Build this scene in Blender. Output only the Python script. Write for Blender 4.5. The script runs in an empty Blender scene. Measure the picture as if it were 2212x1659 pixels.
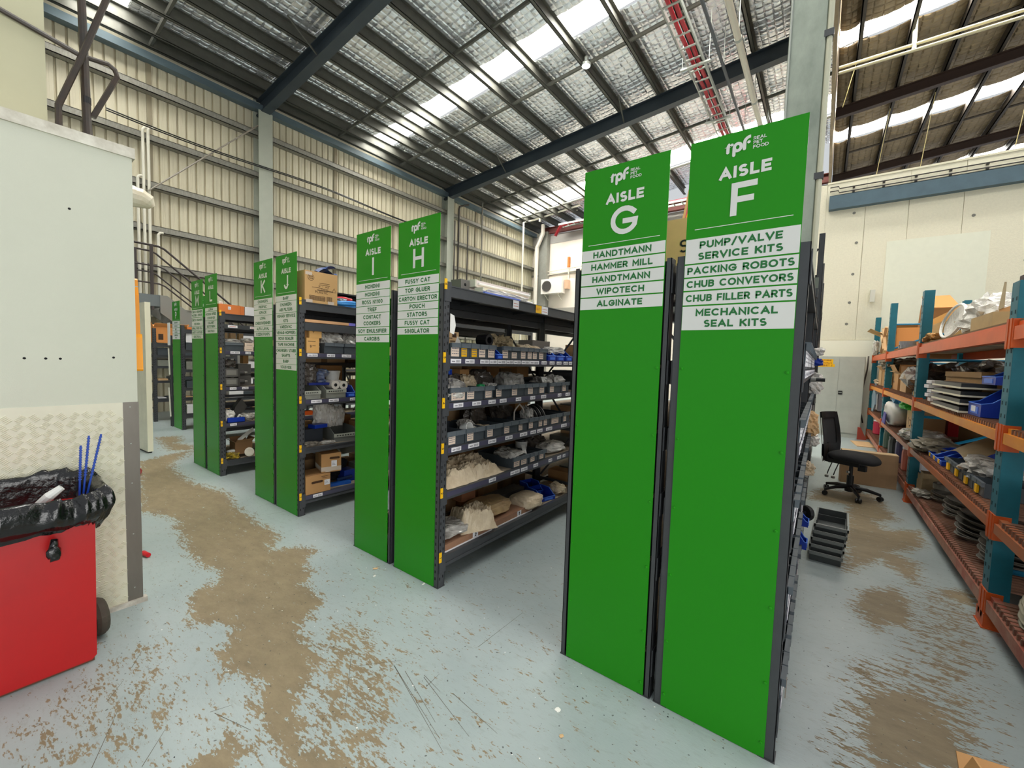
import bpy, bmesh, math, random
import numpy as np
from mathutils import Vector, Matrix, noise as mnoise

PI = math.pi
R = math.radians
scene = bpy.context.scene
LINK = scene.collection.objects.link
rnd = random.Random(7)

# ------------------------------------------------------------------ camera, world, exposure
cam_d = bpy.data.cameras.new('camera')
cam = bpy.data.objects.new('camera', cam_d)
LINK(cam)
cam_d.sensor_fit = 'HORIZONTAL'
cam_d.sensor_width = 36.0
cam_d.lens = 890.156 / 2212 * 36.0
cam_d.clip_start = 0.02
cam_d.clip_end = 200
yaw, pit, rol = R(-36.85784), R(-3.48125), R(1.75578)
fw = Vector((math.sin(yaw) * math.cos(pit), math.cos(yaw) * math.cos(pit), math.sin(pit)))
r0 = fw.cross(Vector((0, 0, 1))).normalized()
u0 = r0.cross(fw)
rr = math.cos(rol) * r0 + math.sin(rol) * u0
uu = -math.sin(rol) * r0 + math.cos(rol) * u0
mw = Matrix((rr, uu, -fw)).transposed().to_4x4()
mw.translation = Vector((0, -1.80076, 1.5))
cam.matrix_world = mw
scene.camera = cam

scene.view_settings.view_transform = 'Standard'
scene.view_settings.look = 'None'
scene.view_settings.gamma = 1.0
scene.view_settings.use_curve_mapping = False
scene.view_settings.exposure = 0.28

world = bpy.data.worlds.new('world')
scene.world = world
world.use_nodes = True
bg = world.node_tree.nodes['Background']
bg.inputs[0].default_value = (0.93, 0.97, 1.0, 1)
bg.inputs[1].default_value = 0.55
SKYLIGHT = 24.0          # brightness of the translucent roof sheets

def area(name, loc, size, rot, power, col=(1, 1, 1)):
    d = bpy.data.lights.new(name, 'AREA')
    d.shape = 'RECTANGLE'
    d.size, d.size_y = size
    d.energy = power
    d.color = col
    o = bpy.data.objects.new(name, d)
    o.location = loc
    o.rotation_euler = rot
    LINK(o)
    return o
# daylight through the open roller door of the hall, to the right of and behind the camera
area('roller_door_daylight', (6.5, -2.7, 2.1), (3.8, 5.0), (0, R(90), 0), 300, (1.0, 0.99, 0.96))

# ------------------------------------------------------------------ materials
def lin(c):
    c = c / 255.0
    return c / 12.92 if c <= 0.04045 else ((c + 0.055) / 1.055) ** 2.4
def L3(rgb):
    return (lin(rgb[0]), lin(rgb[1]), lin(rgb[2]), 1)
MATS = {}
def mat(name, rgb, rough=0.5, metal=0.0, n=0.0, ns=8.0, rgb2=None, bump=0.0, bs=60.0, stretch=(1, 1, 1), emit=0.0, trans=0.0, alpha=1.0, coat=0.0, spec=None, coord='Object'):
    """Principled material: base colour broken up with a noise towards rgb2 (dirt, fade), optional fine bump."""
    if name in MATS:
        return MATS[name]
    m = bpy.data.materials.new(name)
    m.use_nodes = True
    nt = m.node_tree
    b = nt.nodes['Principled BSDF']
    b.inputs['Base Color'].default_value = L3(rgb)
    b.inputs['Roughness'].default_value = rough
    b.inputs['Metallic'].default_value = metal
    if spec is not None:
        b.inputs['Specular IOR Level'].default_value = spec
    if trans:
        b.inputs['Transmission Weight'].default_value = trans
    if coat:
        b.inputs['Coat Weight'].default_value = coat
    b.inputs['Alpha'].default_value = alpha
    if emit:
        b.inputs['Emission Color'].default_value = L3(rgb)
        b.inputs['Emission Strength'].default_value = emit
    if n or bump:
        tc = nt.nodes.new('ShaderNodeTexCoord')
        mp = nt.nodes.new('ShaderNodeMapping')
        mp.inputs['Scale'].default_value = stretch
        nt.links.new(tc.outputs[coord], mp.inputs['Vector'])
    if n:
        nz = nt.nodes.new('ShaderNodeTexNoise')
        nz.inputs['Scale'].default_value = ns
        nz.inputs['Detail'].default_value = 6
        nz.inputs['Roughness'].default_value = 0.65
        nt.links.new(mp.outputs[0], nz.inputs['Vector'])
        rp = nt.nodes.new('ShaderNodeValToRGB')
        rp.color_ramp.elements[0].position = 0.35
        rp.color_ramp.elements[1].position = 0.7
        rp.color_ramp.elements[0].color = L3(rgb)
        c2 = rgb2 if rgb2 else tuple(v * 0.6 for v in rgb)
        a, c = L3(rgb), L3(c2)
        rp.color_ramp.elements[1].color = tuple(a[i] * (1 - n) + c[i] * n for i in range(3)) + (1,)
        nt.links.new(nz.outputs[0], rp.inputs[0])
        nt.links.new(rp.outputs[0], b.inputs['Base Color'])
    if bump:
        bz = nt.nodes.new('ShaderNodeTexNoise')
        bz.inputs['Scale'].default_value = bs
        bz.inputs['Detail'].default_value = 4
        nt.links.new(mp.outputs[0], bz.inputs['Vector'])
        bp = nt.nodes.new('ShaderNodeBump')
        bp.inputs['Strength'].default_value = bump
        bp.inputs['Distance'].default_value = 0.02
        nt.links.new(bz.outputs[0], bp.inputs['Height'])
        nt.links.new(bp.outputs[0], b.inputs['Normal'])
    MATS[name] = m
    return m

M_GREEN = mat('sign_green', (34, 142, 14), 0.36, n=0.12, ns=1.5, rgb2=(28, 126, 16), spec=0.28)
M_WHITE = mat('white_vinyl', (226, 226, 222), 0.45)
M_GTXT = mat('green_print', (28, 112, 52), 0.5)
M_STEEL = mat('charcoal_powder_coat', (62, 64, 67), 0.42, n=0.25, ns=14, rgb2=(84, 86, 88))
M_DARK = mat('black_slot', (8, 8, 9), 0.8)
M_DECK = mat('shelf_board', (176, 160, 138), 0.75, n=0.5, ns=9, rgb2=(120, 108, 92), stretch=(1, 4, 1))
M_STRIP = mat('label_holder', (74, 72, 92), 0.35)
M_LABEL = mat('paper_label', (236, 234, 236), 0.6)
M_CARD = mat('cream_card', (238, 216, 196), 0.7)
M_YCARD = mat('yellow_card', (245, 188, 8), 0.6)
M_YTAG = mat('yellow_tag', (246, 190, 12), 0.5)
M_INK = mat('black_ink', (26, 26, 28), 0.6)
M_GINK = mat('grey_ink', (120, 116, 126), 0.6)
M_BIN = mat('bin_grey', (70, 78, 84), 0.5, n=0.35, ns=9, rgb2=(48, 54, 60))
M_BINL = mat('bin_lip_grey', (98, 106, 112), 0.5, n=0.3, ns=20, rgb2=(76, 84, 90))
M_BLUE = mat('bin_blue', (14, 52, 158), 0.38)
M_BLUEE = mat('bin_blue_edge', (70, 122, 226), 0.4)
M_CARTON = mat('cardboard', (186, 140, 88), 0.8, n=0.3, ns=5, rgb2=(160, 116, 70))
M_CARTONL = mat('cardboard_pale', (214, 178, 132), 0.8, n=0.3, ns=5, rgb2=(190, 150, 104))
M_CARTOND = mat('cardboard_inside', (128, 100, 66), 0.85)
M_TAPE = mat('clear_tape', (206, 190, 172), 0.25)
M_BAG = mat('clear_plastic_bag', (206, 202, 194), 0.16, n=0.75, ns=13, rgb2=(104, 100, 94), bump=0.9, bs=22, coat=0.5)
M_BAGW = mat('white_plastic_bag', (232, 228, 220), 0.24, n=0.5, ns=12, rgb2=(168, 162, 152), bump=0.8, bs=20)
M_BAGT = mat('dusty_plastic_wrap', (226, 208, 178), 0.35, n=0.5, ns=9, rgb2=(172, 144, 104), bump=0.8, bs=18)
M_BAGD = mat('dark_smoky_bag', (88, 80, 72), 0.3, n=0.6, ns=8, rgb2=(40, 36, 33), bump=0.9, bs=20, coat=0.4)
M_BLACK = mat('black_plastic', (22, 22, 24), 0.4)
M_PAPER = mat('white_paper', (238, 236, 230), 0.6)
M_RED = mat('red_plastic', (184, 8, 12), 0.33, n=0.25, ns=3, rgb2=(140, 4, 8))
M_WOODP = mat('plywood', (206, 176, 134), 0.7)
M_GALV = mat('galvanised_steel', (176, 180, 172), 0.5, 0.35, n=0.5, ns=5, rgb2=(136, 142, 136), stretch=(1, 1, 0.4))
M_STAIN = mat('stainless_strip', (118, 112, 104), 0.4, 0.55, n=0.4, ns=6, rgb2=(86, 80, 72), stretch=(1, 1, .3))
M_CREAM = mat('cream_pipe', (222, 218, 202), 0.45)
M_ORANGE = mat('rack_orange', (206, 88, 24), 0.42, n=0.45, ns=7, rgb2=(150, 62, 22))
M_TEAL = mat('rack_teal', (16, 108, 124), 0.45, n=0.4, ns=8, rgb2=(10, 78, 92))
M_TEALB = mat('rack_teal_bright', (20, 128, 168), 0.45)
M_AMBER = mat('amber_pvc', (240, 150, 4), 0.35, n=0.4, ns=5, rgb2=(200, 128, 0))
M_MESHD = mat('mesh_deck_metal', (134, 98, 78), 0.55, 0.2, n=0.5, ns=10, rgb2=(92, 66, 56))
M_DISH = mat('dusty_grey_plate', (126, 122, 112), 0.55, n=0.5, ns=8, rgb2=(76, 74, 70))
M_METAL = mat('machined_metal', (150, 148, 142), 0.35, 0.7)
M_GREYM = mat('grey_machine', (96, 94, 90), 0.5, n=0.3, ns=6)

# ------------------------------------------------------------------ mesh builder
class MB:
    def __init__(s):
        s.v, s.f, s.m = [], [], []
    def add(s, vs, fs, mi=0, M=None):
        k = len(s.v)
        if M is not None:
            vs = [tuple(M @ Vector(p)) for p in vs]
        s.v += [tuple(p) for p in vs]
        s.f += [tuple(i + k for i in f) for f in fs]
        s.m += [mi] * len(fs)
        return s
    def box(s, x0, x1, y0, y1, z0, z1, mi=0, M=None):
        return s.add([(x0, y0, z0), (x1, y0, z0), (x1, y1, z0), (x0, y1, z0), (x0, y0, z1), (x1, y0, z1), (x1, y1, z1), (x0, y1, z1)],
                     [(0, 3, 2, 1), (4, 5, 6, 7), (0, 1, 5, 4), (1, 2, 6, 5), (2, 3, 7, 6), (3, 0, 4, 7)], mi, M)
    def prism(s, poly, a, b, ax='y', mi=0, M=None):
        """polygon (2D) extruded from a to b along ax; 2D = (x,z) for y, (y,z) for x, (x,y) for z"""
        def P(p, t):
            return (p[0], t, p[1]) if ax == 'y' else ((t, p[0], p[1]) if ax == 'x' else (p[0], p[1], t))
        n = len(poly)
        vs = [P(p, a) for p in poly] + [P(p, b) for p in poly]
        fs = [tuple(range(n)), tuple(range(2 * n - 1, n - 1, -1))]
        for i in range(n):
            j = (i + 1) % n
            fs.append((i, i + n, j + n, j))
        return s.add(vs, fs, mi, M)
    def tube(s, pts, r, n=8, mi=0, M=None, caps=True, closed=False):
        pts = [Vector(p) for p in pts]
        N = len(pts)
        rs = r if isinstance(r, (list, tuple)) else [r] * N
        vs, fs = [], []
        up = None
        for i, p in enumerate(pts):
            if closed:
                d = (pts[(i + 1) % N] - pts[i - 1])
            else:
                d = pts[min(i + 1, N - 1)] - pts[max(i - 1, 0)]
            d = d.normalized() if d.length > 1e-9 else Vector((0, 0, 1))
            if up is None:
                up = Vector((0, 0, 1)) if abs(d.z) < 0.9 else Vector((1, 0, 0))
            a = d.cross(up)
            if a.length < 1e-4:
                a = d.orthogonal()
            a.normalize()
            b = a.cross(d).normalized()
            up = b
            for k in range(n):
                t = 2 * PI * k / n
                vs.append(p + (a * math.cos(t) + b * math.sin(t)) * rs[i])
        for i in range(N if closed else N - 1):
            j = (i + 1) % N
            for k in range(n):
                l = (k + 1) % n
                fs.append((i * n + k, i * n + l, j * n + l, j * n + k))
        if caps and not closed:
            fs.append(tuple(range(n - 1, -1, -1)))
            fs.append(tuple(range((N - 1) * n, N * n)))
        return s.add(vs, fs, mi, M)
    def lathe(s, prof, n=16, c=(0, 0, 0), mi=0, M=None, caps=True):
        vs, fs = [], []
        for r, z in prof:
            for k in range(n):
                t = 2 * PI * k / n
                vs.append((c[0] + r * math.cos(t), c[1] + r * math.sin(t), c[2] + z))
        for i in range(len(prof) - 1):
            for k in range(n):
                l = (k + 1) % n
                fs.append((i * n + k, i * n + l, (i + 1) * n + l, (i + 1) * n + k))
        if caps:
            fs.append(tuple(range(n - 1, -1, -1)))
            q = (len(prof) - 1) * n
            fs.append(tuple(range(q, q + n)))
        return s.add(vs, fs, mi, M)
    def sheet(s, fn, nu, nv, mi=0, M=None, wrap=False):
        vs = [fn(i / nu, j / nv) for j in range(nv + 1) for i in range(nu + 1)]
        fs = []
        for j in range(nv):
            for i in range(nu):
                a = j * (nu + 1) + i
                fs.append((a, a + 1, a + nu + 2, a + nu + 1))
        return s.add(vs, fs, mi, M)
    def blob(s, sx, sy, sz, seed=0, rough=0.18, nu=16, nv=10, mi=0, M=None, z0=0.0):
        """crumpled lump resting on z0: noisy superellipsoid flattened at the base"""
        vs, fs = [], []
        o_ = Vector((seed * 7.31, seed * 3.17, seed * 1.7))
        for j in range(nv + 1):
            th = j / nv * PI
            for i in range(nu):
                t = 2 * PI * i / nu
                st = abs(math.sin(th)) ** 0.6
                d = Vector((st * math.copysign(abs(math.cos(t)) ** 0.7, math.cos(t)), st * math.copysign(abs(math.sin(t)) ** 0.7, math.sin(t)), math.copysign(abs(math.cos(th)) ** .8, math.cos(th))))
                k = 1 + rough * (1.1 * mnoise.noise(d * 1.4 + o_) + .9 * (.5 - 2 * abs(mnoise.noise(d * 2.9 + o_))) + .5 * (.4 - 2 * abs(mnoise.noise(d * 6.5 + o_))))
                vs.append((sx / 2 * k * d.x, sy / 2 * k * d.y, max(sz / 2 * (1 + k * d.z), 0.0) + z0))
        for j in range(nv):
            for i in range(nu):
                l = (i + 1) % nu
                fs.append((j * nu + i, (j + 1) * nu + i, (j + 1) * nu + l, j * nu + l))
        return s.add(vs, fs, mi, M)
    def mesh(s, name, mats, smooth=False):
        me = bpy.data.meshes.new(name)
        me.from_pydata(s.v, [], s.f)
        for m in (mats if isinstance(mats, (list, tuple)) else [mats]):
            me.materials.append(m)
        if any(s.m):
            me.polygons.foreach_set('material_index', s.m)
        if smooth:
            me.polygons.foreach_set('use_smooth', [True] * len(me.polygons))
        me.update()
        return me
    def obj(s, name, mats, parent=None, smooth=False, loc=None, rotz=0.0, rot=None):
        return put(name, s.mesh(name, mats, smooth), parent, loc, rotz, rot)

def put(name, me, parent=None, loc=None, rotz=0.0, rot=None, scale=None):
    o = bpy.data.objects.new(name, me)
    LINK(o)
    if parent is not None:
        o.parent = parent
    if loc is not None:
        o.location = loc
    if rot is not None:
        o.rotation_euler = rot
    elif rotz:
        o.rotation_euler = (0, 0, rotz)
    if scale is not None:
        o.scale = scale
    return o
def tag(o, label, cat, group=None, kind=None):
    if label:
        o['label'] = label
    if cat:
        o['category'] = cat
    if group:
        o['group'] = group
    if kind:
        o['kind'] = kind
    return o
def thing(name, label, cat, loc=(0, 0, 0), rotz=0.0, group=None):
    o = bpy.data.objects.new(name, None)
    LINK(o)
    o.empty_display_size = 0.05
    o.location = loc
    o.rotation_euler = (0, 0, rotz)
    return tag(o, label, cat, group)
def struct(o):
    o['kind'] = 'structure'
    return o
def TR(loc, rz=0.0, rx=0.0, ry=0.0):
    return Matrix.Translation(loc) @ Matrix.Rotation(rz, 4, 'Z') @ Matrix.Rotation(ry, 4, 'Y') @ Matrix.Rotation(rx, 4, 'X')

# ------------------------------------------------------------------ stroke lettering (geometric sans), flat in local XZ facing -Y
def arc(cx, cy, rx, ry, a0, a1, n=10):
    return [(cx + rx * math.cos(R(a0 + (a1 - a0) * i / n)), cy + ry * math.sin(R(a0 + (a1 - a0) * i / n))) for i in range(n + 1)]
GL = {
 'A': (.80, [[(0, 0), (.5, 1), (1, 0)], [(.2, .3), (.8, .3)]]),
 'B': (.60, [[(0, 0), (0, 1)], [(0, 1)] + arc(.6, .77, .36, .23, 90, -90) + [(0, .54)], [(0, .54)] + arc(.65, .27, .35, .27, 90, -90) + [(0, 0)]]),
 'C': (.80, [arc(.55, .5, .55, .5, 42, 318, 18)]),
 'D': (.72, [[(0, 0), (0, 1)] + arc(.45, .5, .55, .5, 90, -90, 14) + [(0, 0)]]),
 'E': (.54, [[(1, 1), (0, 1), (0, 0), (1, 0)], [(0, .5), (.88, .5)]]),
 'F': (.52, [[(1, 1), (0, 1), (0, 0)], [(0, .48), (.86, .48)]]),
 'G': (.84, [arc(.52, .5, .52, .5, 42, 330, 18) + [(1, .46), (.55, .46)]]),
 'H': (.68, [[(0, 0), (0, 1)], [(1, 0), (1, 1)], [(0, .5), (1, .5)]]),
 'I': (.02, [[(.5, 0), (.5, 1)]]),
 'J': (.46, [[(1, 1), (1, .3)] + arc(.5, .3, .5, .3, 0, -160, 8)]),
 'K': (.62, [[(0, 0), (0, 1)], [(.95, 1), (.1, .46)], [(.3, .6), (1, 0)]]),
 'L': (.50, [[(0, 1), (0, 0), (1, 0)]]),
 'M': (.80, [[(0, 0), (0, 1), (.5, .3), (1, 1), (1, 0)]]),
 'N': (.68, [[(0, 0), (0, 1), (1, 0), (1, 1)]]),
 'O': (.88, [arc(.5, .5, .5, .5, 90, 450, 22)]),
 'P': (.56, [[(0, 0), (0, 1)] + arc(.55, .72, .45, .28, 90, -90) + [(0, .44)]]),
 'Q': (.88, [arc(.5, .5, .5, .5, 90, 450, 22), [(.6, .3), (1, 0)]]),
 'R': (.58, [[(0, 0), (0, 1)] + arc(.55, .72, .45, .28, 90, -90) + [(0, .44)], [(.5, .44), (1, 0)]]),
 'S': (.56, [arc(.5, .745, .46, .255, 35, 270, 12)[:-1] + arc(.5, .245, .5, .265, 90, -150, 12)]),
 'T': (.60, [[(0, 1), (1, 1)], [(.5, 1), (.5, 0)]]),
 'U': (.66, [[(0, 1), (0, .36)] + arc(.5, .36, .5, .36, 180, 360, 12) + [(1, 1)]]),
 'V': (.76, [[(0, 1), (.5, 0), (1, 1)]]),
 'W': (1.1, [[(0, 1), (.27, 0), (.5, .9), (.73, 0), (1, 1)]]),
 'X': (.66, [[(0, 0), (1, 1)], [(0, 1), (1, 0)]]),
 'Y': (.70, [[(0, 1), (.5, .45), (1, 1)], [(.5, .45), (.5, 0)]]),
 'Z': (.60, [[(0, 1), (1, 1), (0, 0), (1, 0)]]),
 '/': (.42, [[(0, -.1), (1, 1.1)]]), '&': (.7, [[(1, 0), (.2, .75)] + arc(.42, .78, .25, .22, 180, -20, 8) + [(.1, .4)] + arc(.4, .25, .4, .25, 140, 350, 8)]),
 '0': (.6, [arc(.5, .5, .5, .5, 90, 450, 18)]), '1': (.25, [[(0, .78), (.8, 1), (.8, 0)]]),
 '2': (.52, [arc(.5, .7, .45, .3, 165, -20, 8) + [(0, 0), (1, 0)]]),
 '3': (.5, [arc(.45, .76, .42, .24, 150, -90, 8), arc(.45, .26, .5, .26, 90, -150, 8)]),
 '4': (.56, [[(.75, 0), (.75, 1), (0, .28), (1, .28)]]),
 '5': (.52, [[(.9, 1), (.15, 1), (.1, .56)] + arc(.45, .31, .5, .31, 100, -150, 10)]),
 '6': (.56, [[(.75, 1), (.12, .5)], arc(.5, .31, .48, .31, 90, 450, 14)]),
 '-': (.4, [[(0, .45), (1, .45)]]), '.': (.02, [[(.5, 0), (.5, .02)]]), ' ': (.28, []),
 'c': (.5, [arc(.55, .33, .5, .33, 45, 315, 12)]), 'h': (.5, [[(0, 0), (0, 1)], [(0, .4)] + arc(.5, .4, .5, .27, 170, 0, 8) + [(1, 0)]]),
}
def ribbon(mb, pts, w, y, mi=0, square=True, M=None):
    """one stroke: a mitred ribbon of width w through 2D points, in plane y"""
    P = [Vector((p[0], p[1])) for p in pts]
    closed = (P[0] - P[-1]).length < 1e-6 and len(P) > 3
    if closed:
        P = P[:-1]
    h = w / 2
    n = len(P)
    if square and not closed:
        P[0] = P[0] - (P[1] - P[0]).normalized() * h
        P[-1] = P[-1] + (P[-1] - P[-2]).normalized() * h
    Lf, Rt = [], []
    for i in range(n):
        a = P[i] - P[i - 1] if (i > 0 or closed) else P[1] - P[0]
        b = P[(i + 1) % n] - P[i] if (i < n - 1 or closed) else P[-1] - P[-2]
        a, b = a.normalized(), b.normalized()
        na, nb = Vector((-a.y, a.x)), Vector((-b.y, b.x))
        m = na + nb
        if m.length < 1e-3:
            m = na
        m.normalize()
        k = h / max(0.45, m.dot(na))
        Lf.append(P[i] + m * k)
        Rt.append(P[i] - m * k)
    vs = [(p.x, y, p.y) for p in Lf] + [(p.x, y, p.y) for p in Rt]
    fs = []
    for i in range(n if closed else n - 1):
        j = (i + 1) % n
        fs.append((i, n + i, n + j, j))
    mb.add(vs, fs, mi, M)
def text_width(t, h, w, gap):
    x = 0
    for ch in t:
        x += GL.get(ch, GL[' '])[0] * h + w + gap
    return x - gap
def text(mb, t, cx, z, h, w, y, mi=0, gap=None, fit=None, align='c', M=None):
    """t with cap height h, base line z, stroke w; squeezed to the width fit"""
    gap = h * .13 if gap is None else gap
    tw = text_width(t, h, w, gap)
    sx = min(1.0, fit / tw) if fit else 1.0
    x = cx - tw * sx / 2 if align == 'c' else cx
    for ch in t:
        adv, strokes = GL.get(ch, GL[' '])
        a = adv * h
        for si, st in enumerate(strokes):
            pts = [(x + (w / 2 + p[0] * a) * sx, z + w / 2 + p[1] * (h - w)) for p in st]
            ribbon(mb, pts, w * (sx ** .5), y - .00012 * si, mi, square=len(st) < 9 or ch in 'UDPRBGJ', M=M)
        x += (a + w + gap) * sx
def disc2(mb, cx, cz, r, y, mi=0, n=14):
    mb.add([(cx + r * math.cos(2 * PI * i / n), y, cz + r * math.sin(2 * PI * i / n)) for i in range(n)], [tuple(range(n))], mi)
ORD = ['first', 'second', 'third', 'fourth', 'fifth', 'sixth', 'seventh', 'eighth', 'ninth', 'tenth', 'eleventh', 'twelfth', 'thirteenth', 'fourteenth', 'fifteenth', 'sixteenth', 'seventeenth', 'eighteenth', 'nineteenth', 'twentieth', 'twenty-first', 'twenty-second', 'twenty-third', 'twenty-fourth', 'twenty-fifth', 'twenty-sixth', 'twenty-seventh', 'twenty-eighth', 'twenty-ninth', 'thirtieth']
SHELF = ['lowest', 'second lowest', 'third lowest', 'fourth lowest', 'fifth lowest', 'sixth lowest']

# ================================================================== SETTING
# ------------------------------------------------------------------ floor: worn blue-grey paint over brown concrete
MAIN = [(-7.07, -0.46), (-7.31, -0.1), (-7.42, 0.23), (-6.72, -0.21), (-6.28, -0.28), (-5.63, -0.3), (-5.27, -0.24), (-4.93, -0.18), (-4.34, -0.28), (-4.09, -0.28), (-3.85, -0.3), (-3.77, -0.29), (-3.56, -0.28), (-3.39, -0.33), (-3.34, -0.41), (-3.24, -0.45), (-3.13, -0.26), (-2.99, -0.25), (-2.88, -0.38), (-2.7, -0.4), (-2.61, -0.51), (-2.33, -0.53), (-2.18, -0.76), (-1.99, -0.77), (-1.84, -0.82), (-1.77, -0.95), (-1.58, -1.04), (-1.48, -1.06), (-1.22, -0.95), (-1.0, -1.05), (-1.0, -1.5), (-1.4, -1.4), (-1.45, -1.14), (-1.61, -1.12), (-1.73, -1.12), (-1.89, -1.09), (-1.97, -1.01), (-2.12, -1.1), (-2.3, -1.09), (-2.38, -0.99), (-2.54, -0.97), (-2.66, -1.09), (-2.97, -1.03), (-3.07, -0.86), (-3.0, -0.88), (-3.22, -0.78), (-3.32, -0.85), (-3.44, -0.84), (-3.64, -0.84), (-4.07, -0.78), (-4.31, -0.76), (-4.39, -0.71), (-4.63, -0.75), (-4.92, -0.87)]
WORN = [MAIN, [(-1.79, -1.2), (-1.63, -1.21), (-1.45, -1.4), (-1.75, -1.5), (-1.74, -1.25)],
        [(-8.88, 0.12), (-8.76, 0.38), (-8.22, 0.28), (-8.2, 0.17), (-7.72, 0.31), (-7.46, 0.24), (-7.6, 0.0), (-8.31, 0.06)],
        [(0.07, 4.59), (0.59, 4.74), (0.69, 3.78), (0.53, 3.64), (0.56, 3.35), (0.83, 3.59), (0.78, 3.11), (0.54, 2.75), (0.68, 2.66), (0.62, 2.18), (0.46, 2.54), (0.23, 2.08), (0.26, 2.37), (0.26, 3.0), (0.33, 4.06), (-0.05, 4.0)],
        [(0.3, 1.82), (0.5, 2.03), (0.54, 1.82), (0.51, 1.47), (0.42, 1.47), (0.33, 1.32), (0.26, 1.5)],
        [(0.25, 0.67), (0.45, 0.88), (0.53, 0.72), (0.55, 0.46), (0.27, 0.2), (0.22, 0.37)],
        [(0.71, 2.16), (0.89, 2.31), (0.92, 2.13), (0.81, 2.05)]]
PATCHY = [([(-2.0, -0.76), (-2.18, -0.6), (-2.08, -0.47), (-1.71, -0.52), (-1.58, -0.54), (-1.41, -0.66), (-1.27, -0.74), (-1.24, -0.82), (-1.11, -0.92), (-1.0, -1.0), (-1.54, -1.1)], .56),
          ([(0.16, 0.92), (0.41, 1.12), (0.62, 2.48), (0.92, 1.88), (0.67, 0.64), (0.54, 0.38), (0.08, 0.02)], .50),
          ([(-2.58, -1.63), (-2.7, -1.46), (-2.72, -1.25), (-2.72, -1.13), (-2.34, -1.21), (-2.08, -1.21), (-1.93, -1.27), (-1.83, -1.44), (-2.04, -1.75), (-2.44, -1.8)], .40)]
SCRATCH = [[(-1.57, -0.59), (-1.11, -0.72)], [(-1.7, -0.7), (-1.57, -0.55)], [(-1.79, -0.68), (-1.5, -0.89)], [(-1.41, -0.54), (-1.28, -0.56)], [(-1.5, -0.58), (-1.18, -0.68)], [(-1.35, -0.58), (-1.36, -0.49)], [(-1.92, -1.22), (-1.72, -1.16)], [(-1.94, -1.23), (-1.91, -1.16)], [(-1.99, -1.57), (-2.24, -1.46)], [(-1.86, -1.46), (-1.99, -1.36)], [(-2.33, -1.48), (-2.43, -1.41)], [(-2.5, -1.37), (-2.61, -1.31)], [(-1.34, -0.24), (-1.33, 0.15)], [(-1.23, -0.53), (-0.95, -0.56)], [(-1.57, -0.59), (-1.06, -0.75)], [(-1.4, -0.55), (-1.03, -0.64)], [(-4.0, -.16), (-3.9, .2)]]
def poly_sd(px, py, poly):
    """signed distance to a polygon (positive inside), numpy"""
    d = np.full(px.shape, 1e9)
    ins = np.zeros(px.shape, bool)
    n = len(poly)
    for i in range(n):
        ax, ay = poly[i]
        bx, by = poly[(i + 1) % n]
        ex, ey = bx - ax, by - ay
        t = np.clip(((px - ax) * ex + (py - ay) * ey) / (ex * ex + ey * ey + 1e-12), 0, 1)
        d = np.minimum(d, np.hypot(px - ax - t * ex, py - ay - t * ey))
        c = ((ay > py) != (by > py)) & (px < (bx - ax) * (py - ay) / (by - ay + 1e-12) + ax)
        ins ^= c
    return np.where(ins, d, -d)
xs = np.concatenate([np.arange(-14, -4, .08), np.arange(-4, 1, .02), np.arange(1, 7.01, .3)])
ys = np.concatenate([np.arange(-9, -2, .35), np.arange(-2, 1, .02), np.arange(1, 5.5, .05), np.arange(5.5, 17.01, .3)])
GX, GY = np.meshgrid(xs, ys)
wear = np.full(GX.shape, 0.0)
for p in WORN:
    s_ = .13 + .02 * np.clip(np.hypot(GX, GY + 1.8) - 2, 0, 8)
    wear = np.maximum(wear, np.clip(.58 + poly_sd(GX, GY, p) / s_, 0, 1))
for p, v in PATCHY:
    wear = np.maximum(wear, v * np.clip(.5 + poly_sd(GX, GY, p) / .22, 0, 1))
near = np.clip(1 - np.hypot(GX + 1.6, GY + 1.1) / 2.6, 0, 1) * .30
wear = np.maximum(wear, near)
# keep the floor under the racks and the aisles between them mostly painted
NXv, NYv = len(xs), len(ys)
me = bpy.data.meshes.new('floor')
co = np.stack([GX, GY, np.zeros_like(GX)], -1).reshape(-1, 3)
idx = np.arange(NXv * NYv).reshape(NYv, NXv)
quads = np.stack([idx[:-1, :-1], idx[:-1, 1:], idx[1:, 1:], idx[1:, :-1]], -1).reshape(-1, 4)
me.vertices.add(len(co))
me.vertices.foreach_set('co', co.ravel())
me.loops.add(quads.size)
me.loops.foreach_set('vertex_index', quads.ravel().astype(np.int32))
me.polygons.add(len(quads))
me.polygons.foreach_set('loop_start', np.arange(0, quads.size, 4, dtype=np.int32))
me.polygons.foreach_set('loop_total', np.full(len(quads), 4, dtype=np.int32))
me.update(calc_edges=True)
att = me.attributes.new('wear', 'FLOAT', 'POINT')
att.data.foreach_set('value', wear.ravel().astype(np.float32))
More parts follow.
